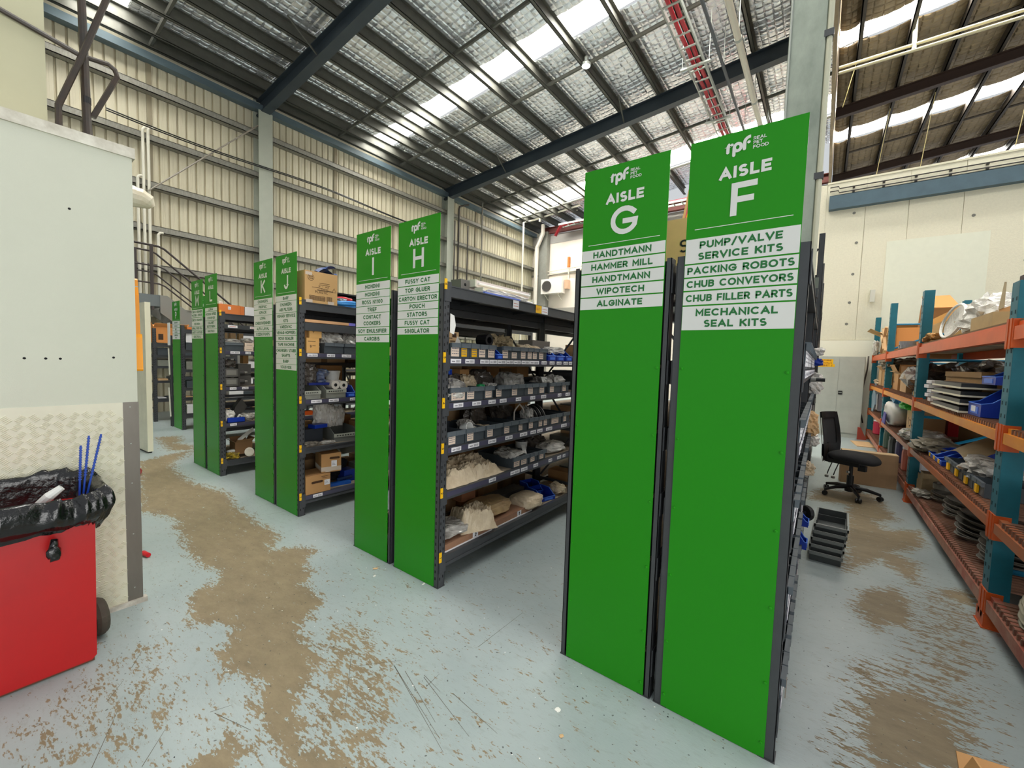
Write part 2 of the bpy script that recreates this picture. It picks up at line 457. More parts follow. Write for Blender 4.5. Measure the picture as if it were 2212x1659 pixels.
def floor_material():
    m = bpy.data.materials.new('painted_concrete_floor')
    m.use_nodes = True
    nt = m.node_tree
    N, Lk = nt.nodes.new, nt.links.new
    b = nt.nodes['Principled BSDF']
    tc = N('ShaderNodeTexCoord')
    at = N('ShaderNodeAttribute')
    at.attribute_name = 'wear'
    def noise(scale, stretch=(1, 1, 1), rot=0, detail=6, rough=.6):
        mp = N('ShaderNodeMapping')
        mp.inputs['Scale'].default_value = stretch
        mp.inputs['Rotation'].default_value = (0, 0, rot)
        Lk(tc.outputs['Object'], mp.inputs['Vector'])
        z = N('ShaderNodeTexNoise')
        z.inputs['Scale'].default_value = scale
        z.inputs['Detail'].default_value = detail
        z.inputs['Roughness'].default_value = rough
        Lk(mp.outputs[0], z.inputs['Vector'])
        return z.outputs[0]
    def math_(op, a, c, clamp=False):
        q = N('ShaderNodeMath')
        q.operation = op
        q.use_clamp = clamp
        for i, v in enumerate((a, c)):
            if isinstance(v, (int, float)):
                q.inputs[i].default_value = v
            else:
                Lk(v, q.inputs[i])
        return q.outputs[0]
    def mix(fac, a, c):
        q = N('ShaderNodeMix')
        q.data_type = 'RGBA'
        for i, v in ((0, fac), (6, a), (7, c)):
            if isinstance(v, tuple):
                q.inputs[i].default_value = v
            elif isinstance(v, (int, float)):
                q.inputs[i].default_value = v
            else:
                Lk(v, q.inputs[i])
        return q.outputs[2]
    n1 = noise(9, (1, 3.2, 1), R(-32), 8, .68)
    n2 = noise(38, (1, 2.6, 1), R(-30), 5, .6)
    nn = math_('ADD', math_('MULTIPLY', n1, .58), math_('MULTIPLY', n2, .42))
    val = math_('ADD', at.outputs['Fac'], math_('MULTIPLY', math_('SUBTRACT', nn, .5), 4.2))
    mask = math_('MULTIPLY', math_('SUBTRACT', val, .47), 9.0, True)
    concrete = mix(noise(5, (1, 2, 1), R(-30), 8, .75), L3((84, 72, 52)), L3((168, 150, 118)))
    paint = mix(noise(2.2, detail=4), L3((146, 160, 161)), L3((174, 184, 183)))
    grime = math_('MULTIPLY', math_('SUBTRACT', noise(14, (1, 2.5, 1), R(-30), 8, .75), .53), 3.6, True)
    paint = mix(math_('MULTIPLY', grime, .55), paint, L3((122, 118, 104)))
    col = mix(mask, paint, concrete)
    specks = math_('GREATER_THAN', noise(52, detail=1), .735)
    col = mix(math_('MULTIPLY', specks, .75), col, L3((60, 58, 52)))
    Lk(col, b.inputs['Base Color'])
    rg = math_('ADD', math_('MULTIPLY', mask, .25), math_('MULTIPLY', grime, .1))
    Lk(math_('ADD', rg, .33), b.inputs['Roughness'])
    bp = N('ShaderNodeBump')
    bp.inputs['Strength'].default_value = .25
    bp.inputs['Distance'].default_value = .01
    Lk(math_('SUBTRACT', nn, mask), bp.inputs['Height'])
    Lk(bp.outputs[0], b.inputs['Normal'])
    return m
me.materials.append(floor_material())
floor = struct(put('floor', me))
mb = MB()
for (ax, ay), (bx, by) in SCRATCH:
    d = Vector((bx - ax, by - ay, 0)).normalized()
    s_ = Vector((-d.y, d.x, 0)) * .0013
    a, c = Vector((ax, ay, .0008)), Vector((bx, by, .0008))
    mb.add([a - s_, c - s_ * .5, c + s_ * .5, a + s_], [(0, 1, 2, 3)])
mb.obj('scratch', mat('scratch_brown', (96, 88, 74), .8), floor)['kind'] = 'stuff'
# ------------------------------------------------------------------ roof of the low hall
XL, YB = -12.4, 16.2
SL = .0864
def zraf(x):
    return 8.767 + SL * x          # rafter underside
def zpur(x):
    return 9.155 + SL * x          # purlin underside
def zrf(x):
    return 9.455 + SL * x          # roof sheet
PX = [-12.3, -11.84, -11.10, -10.36, -9.64, -8.51, -7.39, -6.25, -5.16, -4.05, -2.93, -1.81, -.69, .30]
FY = [-3.60, 3.154, 9.91, 16.66]
M_FOIL = mat('foil_insulation', (240, 243, 248), .24, .72, n=.35, ns=3, rgb2=(190, 190, 192), bump=.15, bs=30)
M_FOILB = mat('foil_insulation_dull', (146, 128, 100), .55, .3, n=.5, ns=4, rgb2=(96, 82, 62), bump=.4, bs=16)
M_PURL = mat('weathered_purlin', (96, 96, 88), .6, .2, n=.4, ns=6, rgb2=(64, 63, 58))
M_RAFT = mat('blue_grey_rafter', (52, 62, 70), .5, n=.2, ns=4)
M_SKY = mat('translucent_roof_sheet', (255, 253, 246), .6, emit=SKYLIGHT)
ceil = struct(bpy.data.objects.new('ceiling', None))
LINK(ceil)
slope = math.atan(SL)
def foil_mesh(name, w, l, m, cx=.16, cy=.17, deep=.028):
    nx, ny = max(2, round(w / cx)), max(2, round(l / cy))
    g = random.Random(int(w * 100 + l * 1000))
    FR, DP = (0, .13, .5, .87), (0, .72, 1, .72)
    us = [(i + f) / nx for i in range(nx) for f in FR] + [1]
    vs_ = [(j + f) / ny for j in range(ny) for f in FR] + [1]
    amp = [[g.uniform(.45, 1.25) for _ in range(nx + 1)] for _ in range(ny + 1)]
    tlx = [[g.uniform(-.6, .6) for _ in range(nx + 1)] for _ in range(ny + 1)]
    vs, fs = [], []
    for j, v in enumerate(vs_):
        for i, u in enumerate(us):
            a = amp[j // 4][i // 4]
            d = DP[i % 4] * DP[j % 4] * deep * a * (1 + tlx[j // 4][i // 4] * (FR[i % 4] - .5))
            vs.append((u * w, v * l, -d - .05 * math.sin(PI * u) + g.uniform(-.002, .002)))
    n = len(us)
    for j in range(len(vs_) - 1):
        for i in range(n - 1):
            fs.append((j * n + i, j * n + i + 1, (j + 1) * n + i + 1, (j + 1) * n + i))
    return MB().add(vs, fs).mesh(name, m, False)
FCACHE = {}
def foil(x0, x1, y0, y1, z, m, parent, key=''):
    w, l = round((x1 - x0) / math.cos(slope), 2), round(y1 - y0, 2)
    if (w, l, key) not in FCACHE:
        FCACHE[(w, l, key)] = foil_mesh('foil_panel', w, l, m)
    return put('foil_panel', FCACHE[(w, l, key)], parent, (x0, y0, z), rot=(0, -slope, 0))
SK = [(-3.6, -.31, .42, 3.154), (3.154, 6.23, 6.97, 9.91), (9.91, 13.44, 14.70, 16.66)]
for (ya, s0, s1, yb) in SK:
    for i in range(len(PX) - 1):
        x0, x1 = PX[i], PX[i + 1]
        foil(x0, x1, ya, s0, zrf(x0), M_FOIL, ceil)
        foil(x0, x1, s1, yb, zrf(x0), M_FOIL, ceil)
        MB().box(0, (x1 - x0) / math.cos(slope), s0 - .03, s1 + .03, .02, .03).obj('skylight', M_SKY, ceil, loc=(x0, 0, zrf(x0) + .03), rot=(0, -slope, 0))
mb = MB()
mb.prism([(-12.6, zrf(-12.6) + .15), (.5, zrf(.5) + .15), (.5, zrf(.5) + .20), (-12.6, zrf(-12.6) + .2)], -8, 18)
# purlins (lipped C sections) one by one
for x in PX:
    mb = MB()
    z = zpur(x)
    mb.box(-.01, .01, -3.9, 16.9, z, z + .28)
    mb.box(-.01, .075, -3.9, 16.9, z, z + .012)
    mb.box(.065, .075, -3.9, 16.9, z, z + .03)
    mb.box(-.01, .075, -3.9, 16.9, z + .268, z + .28)
    mb.obj('purlin', M_PURL, ceil, loc=(x, 0, 0))
for k, y0 in enumerate(FY[:-1]):
    for y in (y0 + 2.2, y0 + 4.5):
        for i in range(len(PX) - 1):
            a, b_ = PX[i], PX[i + 1]
            MB().tube([(a, y, zpur(a) + .09), (b_, y, zpur(b_) + .09)], .045, 6).obj('bridging_bar', M_PURL, ceil)
for y in FY[:3]:
    mb = MB()
    xa, xb = XL + .05, -.2
    def pz(x, d):
        return zraf(x) + d
    for (d0, d1, hw) in ((0, .022, .11), (.022, .37, .012), (.37, .392, .11)):
        mb.prism([(xa, pz(xa, d0)), (xb, pz(xb, d0)), (xb, pz(xb, d1)), (xa, pz(xa, d1))], y - hw, y + hw)
    # haunch at the column
    mb.prism([(xa, pz(xa, 0) - .02), (xa + .4, pz(xa + .4, 0)), (xa, pz(xa, .05))], y - .1, y + .1)
    mb.obj('rafter', M_RAFT, ceil)
    for x in (-9.3, -5.0):                 # fly braces
        MB().tube([(x, y - .02, zraf(x) + .05), (x + .1, y - .75, zpur(x) + .04)], .022, 5).obj('fly_brace', M_PURL, ceil)
# glowing disc set at the glaring spot on the roof lining
t = thing('roof_glare_disc', 'small glaring white disc just under the silver roof lining', 'lamp', (-5.05, 7.55, zpur(-5.05) - .02))
MB().lathe([(.0, -.02), (.09, -.02), (.09, 0)], 14).obj('glare_disc', mat('disc_glow', (255, 255, 255), .5, emit=60), t)
MB().lathe([(.11, -.015), (.12, .03), (.05, .10), (.05, .2)], 14).obj('disc_housing', M_GALV, t)

# ------------------------------------------------------------------ roof of the higher hall on the right
RX0, RX1 = -.12, 6.0
def z2(x):
    return 8.25 + .09 * x
M_RAFT2 = mat('rusty_brown_rafter', (58, 40, 32), .6, n=.3, ns=5)
M_PURL2 = mat('dark_brown_purlin', (52, 44, 36), .65)
P2 = [.19 + .79 * k for k in range(-1, 8)]
bands = [(2.0, 4.45), (5.0, 8.95), (9.47, 13.32), (14.04, 18.0), (18.6, 22.5)]
for (ya, yb) in bands:
    for i in range(len(P2) - 1):
        x0 = max(P2[i], RX0)
        foil(x0, P2[i + 1], ya, yb, z2(x0), M_FOILB, ceil, 'b')
for (ya, yb) in ((4.45, 5.0), (8.95, 9.47), (13.32, 14.04), (18.0, 18.6)):
    for i in range(len(P2) - 1):
        x0, x1 = max(P2[i], RX0), P2[i + 1]
        MB().box(0, x1 - x0, ya - .02, yb + .02, .02, .03).obj('skylight', M_SKY, ceil, loc=(x0, 0, z2(x0)), rot=(0, -math.atan(.09), 0))
for x in P2[1:]:
    mb = MB()
    mb.box(-.01, .01, 2, 22.5, z2(x) - .22, z2(x) - .02)
    mb.box(-.01, .06, 2, 22.5, z2(x) - .22, z2(x) - .205)
    mb.obj('purlin', M_PURL2, ceil, loc=(x, 0, 0))
for y in (7.1, 11.6, 16.1, 20.6):
    mb = MB()
    for (d0, d1, hw) in ((-.46, -.445, .07), (-.445, -.24, .010), (-.24, -.22, .07)):
        mb.prism([(RX0, z2(RX0) + d0), (RX1, z2(RX1) + d0), (RX1, z2(RX1) + d1), (RX0, z2(RX0) + d1)], y - hw, y + hw)
    mb.obj('rafter', M_RAFT2, ceil)
for y in (10.2, 14.7):
    for i in range(1, len(P2) - 1):
        MB().tube([(P2[i], y, z2(P2[i]) - .15), (P2[i + 1], y, z2(P2[i + 1]) - .15)], .03, 5).obj('bridging_bar', M_PURL2, ceil)
# fascia between the two roofs, edge-on to the camera
MB().box(-.2, -.14, 3.4, 17, 7.4, 9.5).obj('fascia', M_FOILB, ceil)

# ------------------------------------------------------------------ left wall: ribbed steel sheets on girts
M_SHEET = mat('cream_wall_sheet', (216, 209, 184), .5, n=.35, ns=2.5, rgb2=(182, 174, 148), stretch=(1, 1, .25))
M_GIRT = mat('galvanised_girt', (150, 148, 138), .55, .25, n=.5, ns=9, rgb2=(96, 92, 84), stretch=(1, 4, 1))
wl = struct(bpy.data.objects.new('wall_left', None))
LINK(wl)
def sheet_mesh(n=6, p=.175, h=8.05):
    mb = MB()
    prof = []
    for i in range(n):
        y = i * p
        prof += [(0, y), (0, y + p - .044), (.055, y + p - .034), (.055, y + p - .012)]
    prof.append((0, n * p))
    # the pan faces the hall, the narrow rib is pushed outwards with a dark return
    vs, fs = [], []
    for (d, y) in prof:
        vs += [(-d, y, 0), (-d, y, h)]
    for i in range(len(prof) - 1):
        fs.append((2 * i, 2 * i + 2, 2 * i + 3, 2 * i + 1))
    mb.add(vs, fs)
    # a pair of shallow swages in every pan
    for i in range(n):
        for o in (.045, .075):
            mb.box(0, .004, i * p + o - .004, i * p + o + .004, 0, h)
    return mb.mesh('wall_sheet', M_SHEET)
sm = sheet_mesh()
y = -5.25
while y < YB + .1:
    put('wall_sheet', sm, wl, (XL, y, 0))
    y += 1.05
MB().box(XL - .12, XL - .08, -6, 17, 0, 8.2).obj('wall_backing', M_SHEET, wl)
for z in (1.2, 2.35, 3.33, 4.2, 5.16, 6.17, 7.22):
    mb = MB()
    mb.box(XL + .005, XL + .20, -5, YB, z - .09, z - .075)
    mb.box(XL + .185, XL + .20, -5, YB, z - .09, z + .05)
    mb.box(XL + .005, XL + .02, -5, YB, z - .09, z + .09)
    mb.box(XL + .005, XL + .20, -5, YB, z + .038, z + .05)
    mb.obj('girt', M_GIRT, wl)
mb = MB()
mb.box(XL + .01, XL + .22, -5, YB, 7.80, 7.96)
mb.box(XL + .18, XL + .26, -5, YB, 7.78, 7.80)
mb.obj('eave_beam', mat('blue_grey_eave_beam', (96, 114, 122), .5, n=.4, ns=5, rgb2=(58, 70, 78), stretch=(1, .3, 1)), wl)
for y in (.868, 5.287, 7.456, 11.75, 13.96):
    MB().box(XL, XL + .035, y - .045, y + .045, 0, 7.8).obj('cover_strip', mat('dull_cover_strip', (150, 140, 116), .6), wl)
M_COL = mat('pale_grey_green_column', (168, 172, 158), .5, n=.25, ns=6, rgb2=(140, 144, 132))
for y in (-3.6, 3.154, 9.91):
    mb = MB()
    mb.box(XL + .02, XL + .04, y - .17, y + .17, 0, 8.3)
    mb.box(XL + .34, XL + .36, y - .17, y + .17, 0, zraf(XL + .35) + .02)
    mb.box(XL + .04, XL + .34, y - .008, y + .008, 0, 8.0)
    mb.obj('column', M_COL, wl)
# ------------------------------------------------------------------ back walls
M_PLAST = mat('white_back_wall', (236, 226, 212), .7, n=.25, ns=2, rgb2=(216, 204, 190))
M_CONC = mat('painted_precast_wall', (228, 222, 198), .75, n=.4, ns=28, rgb2=(206, 200, 178), bump=.25, bs=90)
wb = struct(bpy.data.objects.new('wall_back', None))
LINK(wb)
MB().box(XL - .1, -.15, YB, YB + .2, 0, 7.35).obj('wall_panel', M_PLAST, wb)
MB().box(XL - .1, -.15, YB - .02, YB + .2, 7.352, 7.80).obj('wall_top_band', mat('eave_shade_grey', (170, 166, 160), .6), wb)  # upper strip of wall, greyed to stand for the shade beneath the eave
MB().box(XL, -.15, YB - .10, YB + .1, 3.7, 4.1).obj('wall_ledge', mat('grey_ledge', (158, 154, 146), .6), wb)
MB().box(XL, -.15, YB - .06, YB + .05, 5.77, 5.85).obj('wall_rail', M_GIRT, wb)
mb = MB()
mb.box(-11.7, -.15, YB - .2, YB - .0, 7.82, 7.84)
mb.box(-11.7, -.15, YB - .10, YB - .08, 7.84, 8.1)
mb.box(-11.7, -.15, YB - .2, YB, 8.1, 8.12)
mb.obj('steel_beam', mat('red_oxide_beam', (110, 52, 46), .6, n=.4, ns=4), wb)
MB().box(-11.82, -11.34, YB - .3, YB - .02, 0, 7.9).obj('column', mat('grey_column', (140, 140, 132), .5, n=.3, ns=5), wb)
wr = struct(bpy.data.objects.new('wall_right', None))
LINK(wr)
Y2 = 10.25
edges = [-.15, .55, 1.25, 2.05, 2.95, 3.85, 4.75]
for a, b_ in zip(edges[:-1], edges[1:]):
    MB().box(a + .004, b_ - .004, Y2, Y2 + .15, 2.16, 5.70).obj('precast_panel', M_CONC, wr)
MB().box(-.15, 4.75, Y2 + .02, Y2 + .16, 0, 5.69).obj('wall_core', M_CONC, wr)
MB().box(-.15, 4.75, Y2 - .03, Y2 + .14, 0, 2.15).obj('lower_wall', mat('cream_lower_wall', (236, 232, 212), .7), wr)
MB().box(-.15, 4.75, Y2 - .015, Y2 + .17, 5.70, 5.74).obj('wall_top_band', mat('cream_capping', (220, 214, 188), .7), wr)
MB().box(.95, 2.45, Y2 - .012, Y2 - .001, 2.16, 4.27).obj('wall_patch', mat('pale_wall_patch', (226, 226, 206), .75, n=.3, ns=9, rgb2=(212, 212, 192)), wr)
mb = MB()
mb.box(-.10, 4.75, Y2 - .16, Y2 - .15, 5.10, 5.39)
mb.box(-.10, 4.75, Y2 - .16, Y2, 5.38, 5.39)
mb.box(-.10, 4.75, Y2 - .16, Y2, 5.09, 5.10)
mb.obj('steel_channel', mat('blue_grey_channel', (74, 98, 110), .5, n=.3, ns=4), wr)
MB().box(-.32, -.15, Y2, YB + .2, 0, 5.7).obj('return_wall', M_CONC, wr)
for z in (5.56, 5.47):
    mb = MB()
    mb.tube([(-.1, Y2 - .05, z + .05), (.05, Y2 - .05, z + .05), (.07, Y2 - .05, z), (4.75, Y2 - .05, z)], .012, 6)
    for k in range(9):
        mb.box(.3 + .5 * k, .34 + .5 * k, Y2 - .05, Y2 - .001, z - .03, z + .005)
    mb.obj('wall_conduit', mat('dark_conduit', (58, 52, 46), .5), wr)
for (x, z) in ((.42, 3.63), (.44, 4.32), (.40, 3.0), (.38, 2.52), (2.2, 4.6), (.36, 4.98), (2.95, 4.05), (2.93, 3.65)):
    MB().lathe([(.022, 0), (.03, .006), (.0, .008)], 8).obj('wall_ferrule', mat('grey_ferrule', (120, 118, 108), .6), wr, loc=(x, Y2, z), rot=(R(90), 0, 0))

# ================================================================== AISLE SIGNS
def logo(mb, x, zb, k, y):
    """the three rounded letters r p f with two dots; base line zb"""
    w = .0114 * k
    n = [0]
    def yy():
        n[0] += 1
        return y - .00012 * n[0]
    def rb(pts):
        ribbon(mb, [(x + p[0] * k, zb + p[1] * k) for p in pts], w, yy(), square=False)
    def dt(px, pz, r):
        disc2(mb, x + px * k, zb + pz * k, r * k, yy(), n=16)
    rb([(.006, .0055), (.006, .024)] + arc(.0165, .024, .0105, .0125, 180, 112, 6))
    dt(.006, .0057, .0057)
    dt(.0195, .0312, .0054)
    rb([(.0275, -.0095), (.0275, .018)])
    dt(.0275, -.0095, .0057)
    rb(arc(.0395, .0178, .0118, .0132, 0, 360, 22))
    rb([(.0625, .0055), (.0625, .030)] + arc(.0815, .030, .019, .0165, 178, 88, 8))
    dt(.0625, .0057, .0057)
    dt(.0765, .0268, .0056)
    return x + .0875 * k
def aisle_sign(letter, x0, x1, y, zt, strips, words, label, lower=0.0, n_riv=5, yr=0.0):
    t = thing('aisle_sign', label, 'sign', (x0, y, 0))
    W = x1 - x0
    c = W / 2
    MB().box(0, W, -.004, 0, lower + .002, zt).obj('panel', M_GREEN, t)
    fy = -.0055
    k = W / .39
    mb = MB()
    xe = logo(mb, c - .064 * k, zt - .077, k, fy)
    mb.obj('logo', M_WHITE, t)
    for i, wd in enumerate(('REAL', 'PET', 'FOOD')):
        mb = MB()
        text(mb, wd, xe + .0035, zt - .0475 - .0155 * i, .0122, .0024, fy, align='l', gap=.0012)
        mb.obj('tagline', M_WHITE, t)
    mb = MB()
    text(mb, 'AISLE', c + .004, zt - .171,   .0445, .0112, fy, gap=.0062, fit=.174 * k)
    mb.obj('lettering', M_WHITE, t)
    mb = MB()
    text(mb, letter, c + .006, zt - .315, .124, .0225, fy)
    mb.obj('aisle_letter', M_WHITE, t)
    MB().box(W * .083, W * .93, -.0055, -.004, zt - .347, zt - .3445).obj('divider_line', M_WHITE, t)
    for (za, zb), wd in zip(strips, words):
        s = MB().box(.002, W - .002, -.0058, -.004, zb, za).obj('name_strip', M_WHITE, t)
        n = len(wd)
        hh = .0285 if n == 1 else .0285
        H = za - zb
        for i, line in enumerate(wd):
            zc = zb + H * (n - i - .5) / n
            if n == 2:
                zc += (.5 - i) * -.004
            mb = MB()
            text(mb, line, c, zc - hh / 2, hh, .0067, -.0064, fit=W - .026, gap=.0036)
            mb.obj('lettering', M_GTXT, s)
    for zz in [lower + .06] + [lower + .3 + k_ * (zt * .62 - .3) / (n_riv - 1) for k_ in range(n_riv)]:
        for xx in (.012, W - .012):
            MB().lathe([(.0065, 0), (.006, .003), (0, .0045)], 8).obj('rivet', M_GREEN, t, loc=(xx, -.004, zz), rot=(R(90), 0, 0))
    return t
ZT = 2.389
aisle_sign('F', -.478, -.088, 0, ZT, [(2.006, 1.909), (1.903, 1.855), (1.849, 1.801), (1.795, 1.742), (1.736, 1.640)],
           [['PUMP/VALVE', 'SERVICE KITS'], ['PACKING ROBOTS'], ['CHUB CONVEYORS'], ['CHUB FILLER PARTS'], ['MECHANICAL', 'SEAL KITS']],
           'largest green panel sign reading AISLE F with five white name strips')
aisle_sign('G', -.951, -.558, 0, ZT, [(2.020, 1.972), (1.966, 1.914), (1.908, 1.857), (1.851, 1.803), (1.797, 1.744)],
           [['HANDTMANN'], ['HAMMER MILL'], ['HANDTMANN'], ['WIPOTECH'], ['ALGINATE']],
           'green panel sign reading AISLE G beside the AISLE F panel')
aisle_sign('H', -2.343, -1.940, 0, ZT, [(2.017, 1.964), (1.958, 1.906), (1.902, 1.853), (1.848, 1.803), (1.799, 1.747), (1.743, 1.694), (1.688, 1.642)],
           [['FUSSY CAT'], ['TOP GLUER'], ['CARTON ERECTOR'], ['POUCH'], ['STATORS'], ['FUSSY CAT'], ['SINGLATOR']],
           'green panel sign reading AISLE H with seven white name strips')
aisle_sign('I', -2.839, -2.432, 0, ZT, [(2.020, 1.967), (1.962, 1.913), (1.909, 1.855), (1.851, 1.804), (1.800, 1.702), (1.697, 1.647), (1.641, 1.590)],
           [['MONDINI'], ['MONDINI'], ['ROSS N1100'], ['TRIEF'], ['CONTACT', 'COOKERS'], ['SOY EMULSIFIER'], ['CAROBIS']],
           'green panel sign reading AISLE I left of the AISLE H panel')
aisle_sign('J', -4.169, -3.767, 0, ZT, [(2.019, 1.967), (1.963, 1.862), (1.858, 1.761), (1.757, 1.707), (1.703, 1.654), (1.650, 1.600), (1.595, 1.544), (1.541, 1.441), (1.439, 1.389), (1.386, 1.335)],
           [['BARF'], ['CHUNKERS', 'AIR FILTERS'], ['VEMAG SERVICE', 'KITS'], ['VARIOVAC'], ['VEMAG HOPPERS'], ['ROSS SEALER'], ['TAPE MACHINE'], ['CHUNKERS STUBB', 'SHAFTS'], ['BARF'], ['SOUSVIDE']],
           'green panel sign reading AISLE J with ten white name strips')
aisle_sign('K', -4.659, -4.247, 0, ZT, [(2.016, 1.966), (1.963, 1.914), (1.909, 1.857), (1.854, 1.752), (1.749, 1.698), (1.694, 1.644)],
           [['CHUNKERS'], ['PROPAC'], ['IOPACK'], ['LOMA', 'CHECKWEIGHER'], ['ALFA LAVAL'], ['COZINI PUMPS']],
           'green panel sign reading AISLE K left of the AISLE J panel')
aisle_sign('L', -6.066, -5.680, 0, ZT, [(2.000, 1.959), (1.953, 1.852), (1.847, 1.752), (1.748, 1.696)],
           [['LORMA'], ['MONDINI INFEED', 'CONVEYOR'], ['COLUMET', 'ROTOTHERM'], ['INNOTECH']],
           'green panel sign reading AISLE L beside the AISLE M panel')
aisle_sign('M', -6.561, -6.154, 0, ZT - .025, [(1.998, 1.904), (1.897, 1.793), (1.788, 1.742), (1.736, 1.690), (1.685, 1.636)],
           [['CHECK WEIGHERS', 'MOTOR & DRIVES'], ['CHECK WEIGHERS', 'RECORDS'], ['SPIRAL OVEN CELL'], ['SAFETY SWITCHES'], ['ELECTRICAL']],
           'green panel sign reading AISLE M left of the AISLE L panel')
aisle_sign('P', -9.86, -9.42, .6, ZT - .015, [(2.010, 1.950), (1.945, 1.890), (1.883, 1.835), (1.830, 1.780), (1.773, 1.675)],
           [['GEARBOX'], ['ELBOWS'], ['BELT'], ['CHAINS'], ['AIRPIPING', 'MISC']],
           'small far green panel sign reading AISLE P behind the AISLE M panel')
aisle_sign('N', -8.46, -8.04, .6, ZT - .015, [(2.010, 1.950), (1.945, 1.890)], [['SLEEVES'], ['PIPES']],
           'green panel sign glimpsed in the gap between the AISLE M and AISLE L panels')

# ================================================================== SHELVING RACKS (local frame: x along the shelf, y = depth from the front, z up)
RACK = {}
def post_mesh(holes, h, ext=.056):
    mb = MB()
    mb.box(0, ext, 0, .003, .003, h)                       # face to the aisle
    mb.box(0, .003, 0, .05, .003, h)                       # face to the end
    mb.box(ext - .003, ext, 0, .02, .003, h)
    mb.box(0, .02, .047, .05, .003, h)
    mb.box(-.004, ext + .004, -.004, .054, 0, .004)        # foot plate
    if holes:
        for i in range(int((h - .1) / .046)):
            z = .05 + i * .046
            mb.box(.012, .0195, -.0008, .001, z, z + .018, 1)
            mb.box(.037, .0445, -.0008, .001, z + .010, z + .028, 1)
            mb.box(-.0008, .001, .022, .031, z, z + .018, 1)
    return mb.mesh('post', [M_STEEL, M_DARK])
PM = {}
def post(parent, x, y, h, holes, flip=False, name='post'):
    k = (holes, round(h, 3))
    if k not in PM:
        PM[k] = post_mesh(holes, h)
    o = put(name, PM[k], parent, (x, y, 0))
    if flip:
        o.scale = (1, -1, 1)
    return o
def beam_mesh(l, hh):
    mb = MB()
    mb.box(0, l, .002, .032, -hh, -.001)
    mb.box(0, l, -.004, .002, -hh, -hh + .022)
    mb.box(0, l, -.004, .002, -.008, -.001)
    for e in (0, l - .004):                                  # end connectors
        mb.box(e - (.048 if e == 0 else -.0), e + (.006 if e == 0 else .052), -.005, -.001, -hh - .03, .02)
    return mb.mesh('beam', M_STEEL)
BMC = {}
def rack(key, loc, rotz, label, spans, D, levels, H, holes=True, tags=0, boards=True, top=True, strip=(), group=None):
    """spans = x positions of the frames; levels = heights of the decks; tags = yellow level tags on the first post"""
    t = thing('shelving_rack', label, 'shelving', loc, rotz, group)
    RACK[key] = (t, loc, rotz, levels)
    for i, x in enumerate(spans):
        xx = x if i == 0 else x - .056
        post(t, xx, 0, H, holes and i == 0)
        post(t, xx, D, H, False, True)
        mb = MB()
        for z in np.arange(.25, H - .1, .55):
            mb.box(xx + .02, xx + .032, .04, D - .04, z, z + .03)
        zz = np.arange(.3, H - .3, .5)
        for j, z in enumerate(zz):
            a, b_ = (.05, D - .05) if j % 2 else (D - .05, .05)
            mb.tube([(xx + .026, a, z), (xx + .026, b_, z + .45)], .010, 5)
        mb.obj('frame_brace', M_STEEL, t)
    for li, z in enumerate(levels):
        hh = .072 if li in (0, len(levels) - 1) else .052
        for a, b_ in zip(spans[:-1], spans[1:]):
            x0 = a + (.056 if a == spans[0] else 0.0)
            l = b_ - .056 - x0
            k = (round(l, 3), hh)
            if k not in BMC:
                BMC[k] = beam_mesh(l, hh)
            put('beam', BMC[k], t, (x0, 0, z))
            o = put('beam', BMC[k], t, (x0, D, z))
            o.scale = (1, -1, 1)
            if boards:
                MB().box(x0 - .03, b_ - .03, .034, D - .034, z - .014, z).obj('shelf_board', M_DECK if li < len(levels) - 1 else M_STEEL, t)
                for q in (.3, .7):
                    MB().box(x0 + l * q, x0 + l * q + .03, .03, D - .03, z - .04, z - .014).obj('shelf_support', M_STEEL, t)
    for i in range(tags):
        z = levels[i] + .015
        y = MB().box(.004, .023, -.0075, -.0006, z - .045, z + .02).obj('level_tag', M_YTAG, t)
        mb = MB()
        text(mb, str(i + 1), 0, -.009, .018, .0034, 0, M=TR((.0135, -.0078, z - .0125), 0, 0, 0) @ Matrix.Rotation(R(90), 4, 'Y'))
        mb.obj('numeral', M_INK, y)
    for (z, labs) in strip:
        s = MB().box(.06, spans[-1] - .06, -.0065, -.0042, z - .036, z - .003).obj('label_holder', M_STRIP, t)
        for (a, b_) in labs:
            mb = MB()
            mb.box(a, b_, -.0082, -.0066, z - .033, z - .005)
            w = b_ - a
            mb.box(a + w * .1, a + w * .4, -.0086, -.0083, z - .024, z - .018, 1)
            for q in range(6):
                mb.box(a + w * (.5 + .07 * q), a + w * (.535 + .07 * q), -.0086, -.0083, z - .028, z - .012, 1)
            mb.obj('shelf_label', [M_LABEL, M_GINK], s)
    return t
def labs(rng, seed):
    g = random.Random(seed)
    out, x = [], rng[0]
    while x < rng[1] - .1:
        w = g.uniform(.07, .10)
        out.append((x, x + w))
        x += w + g.choice((.004, .02, .05, .09))
    return out
LH = [.20, .625, .915, 1.205, 1.494, 1.950]
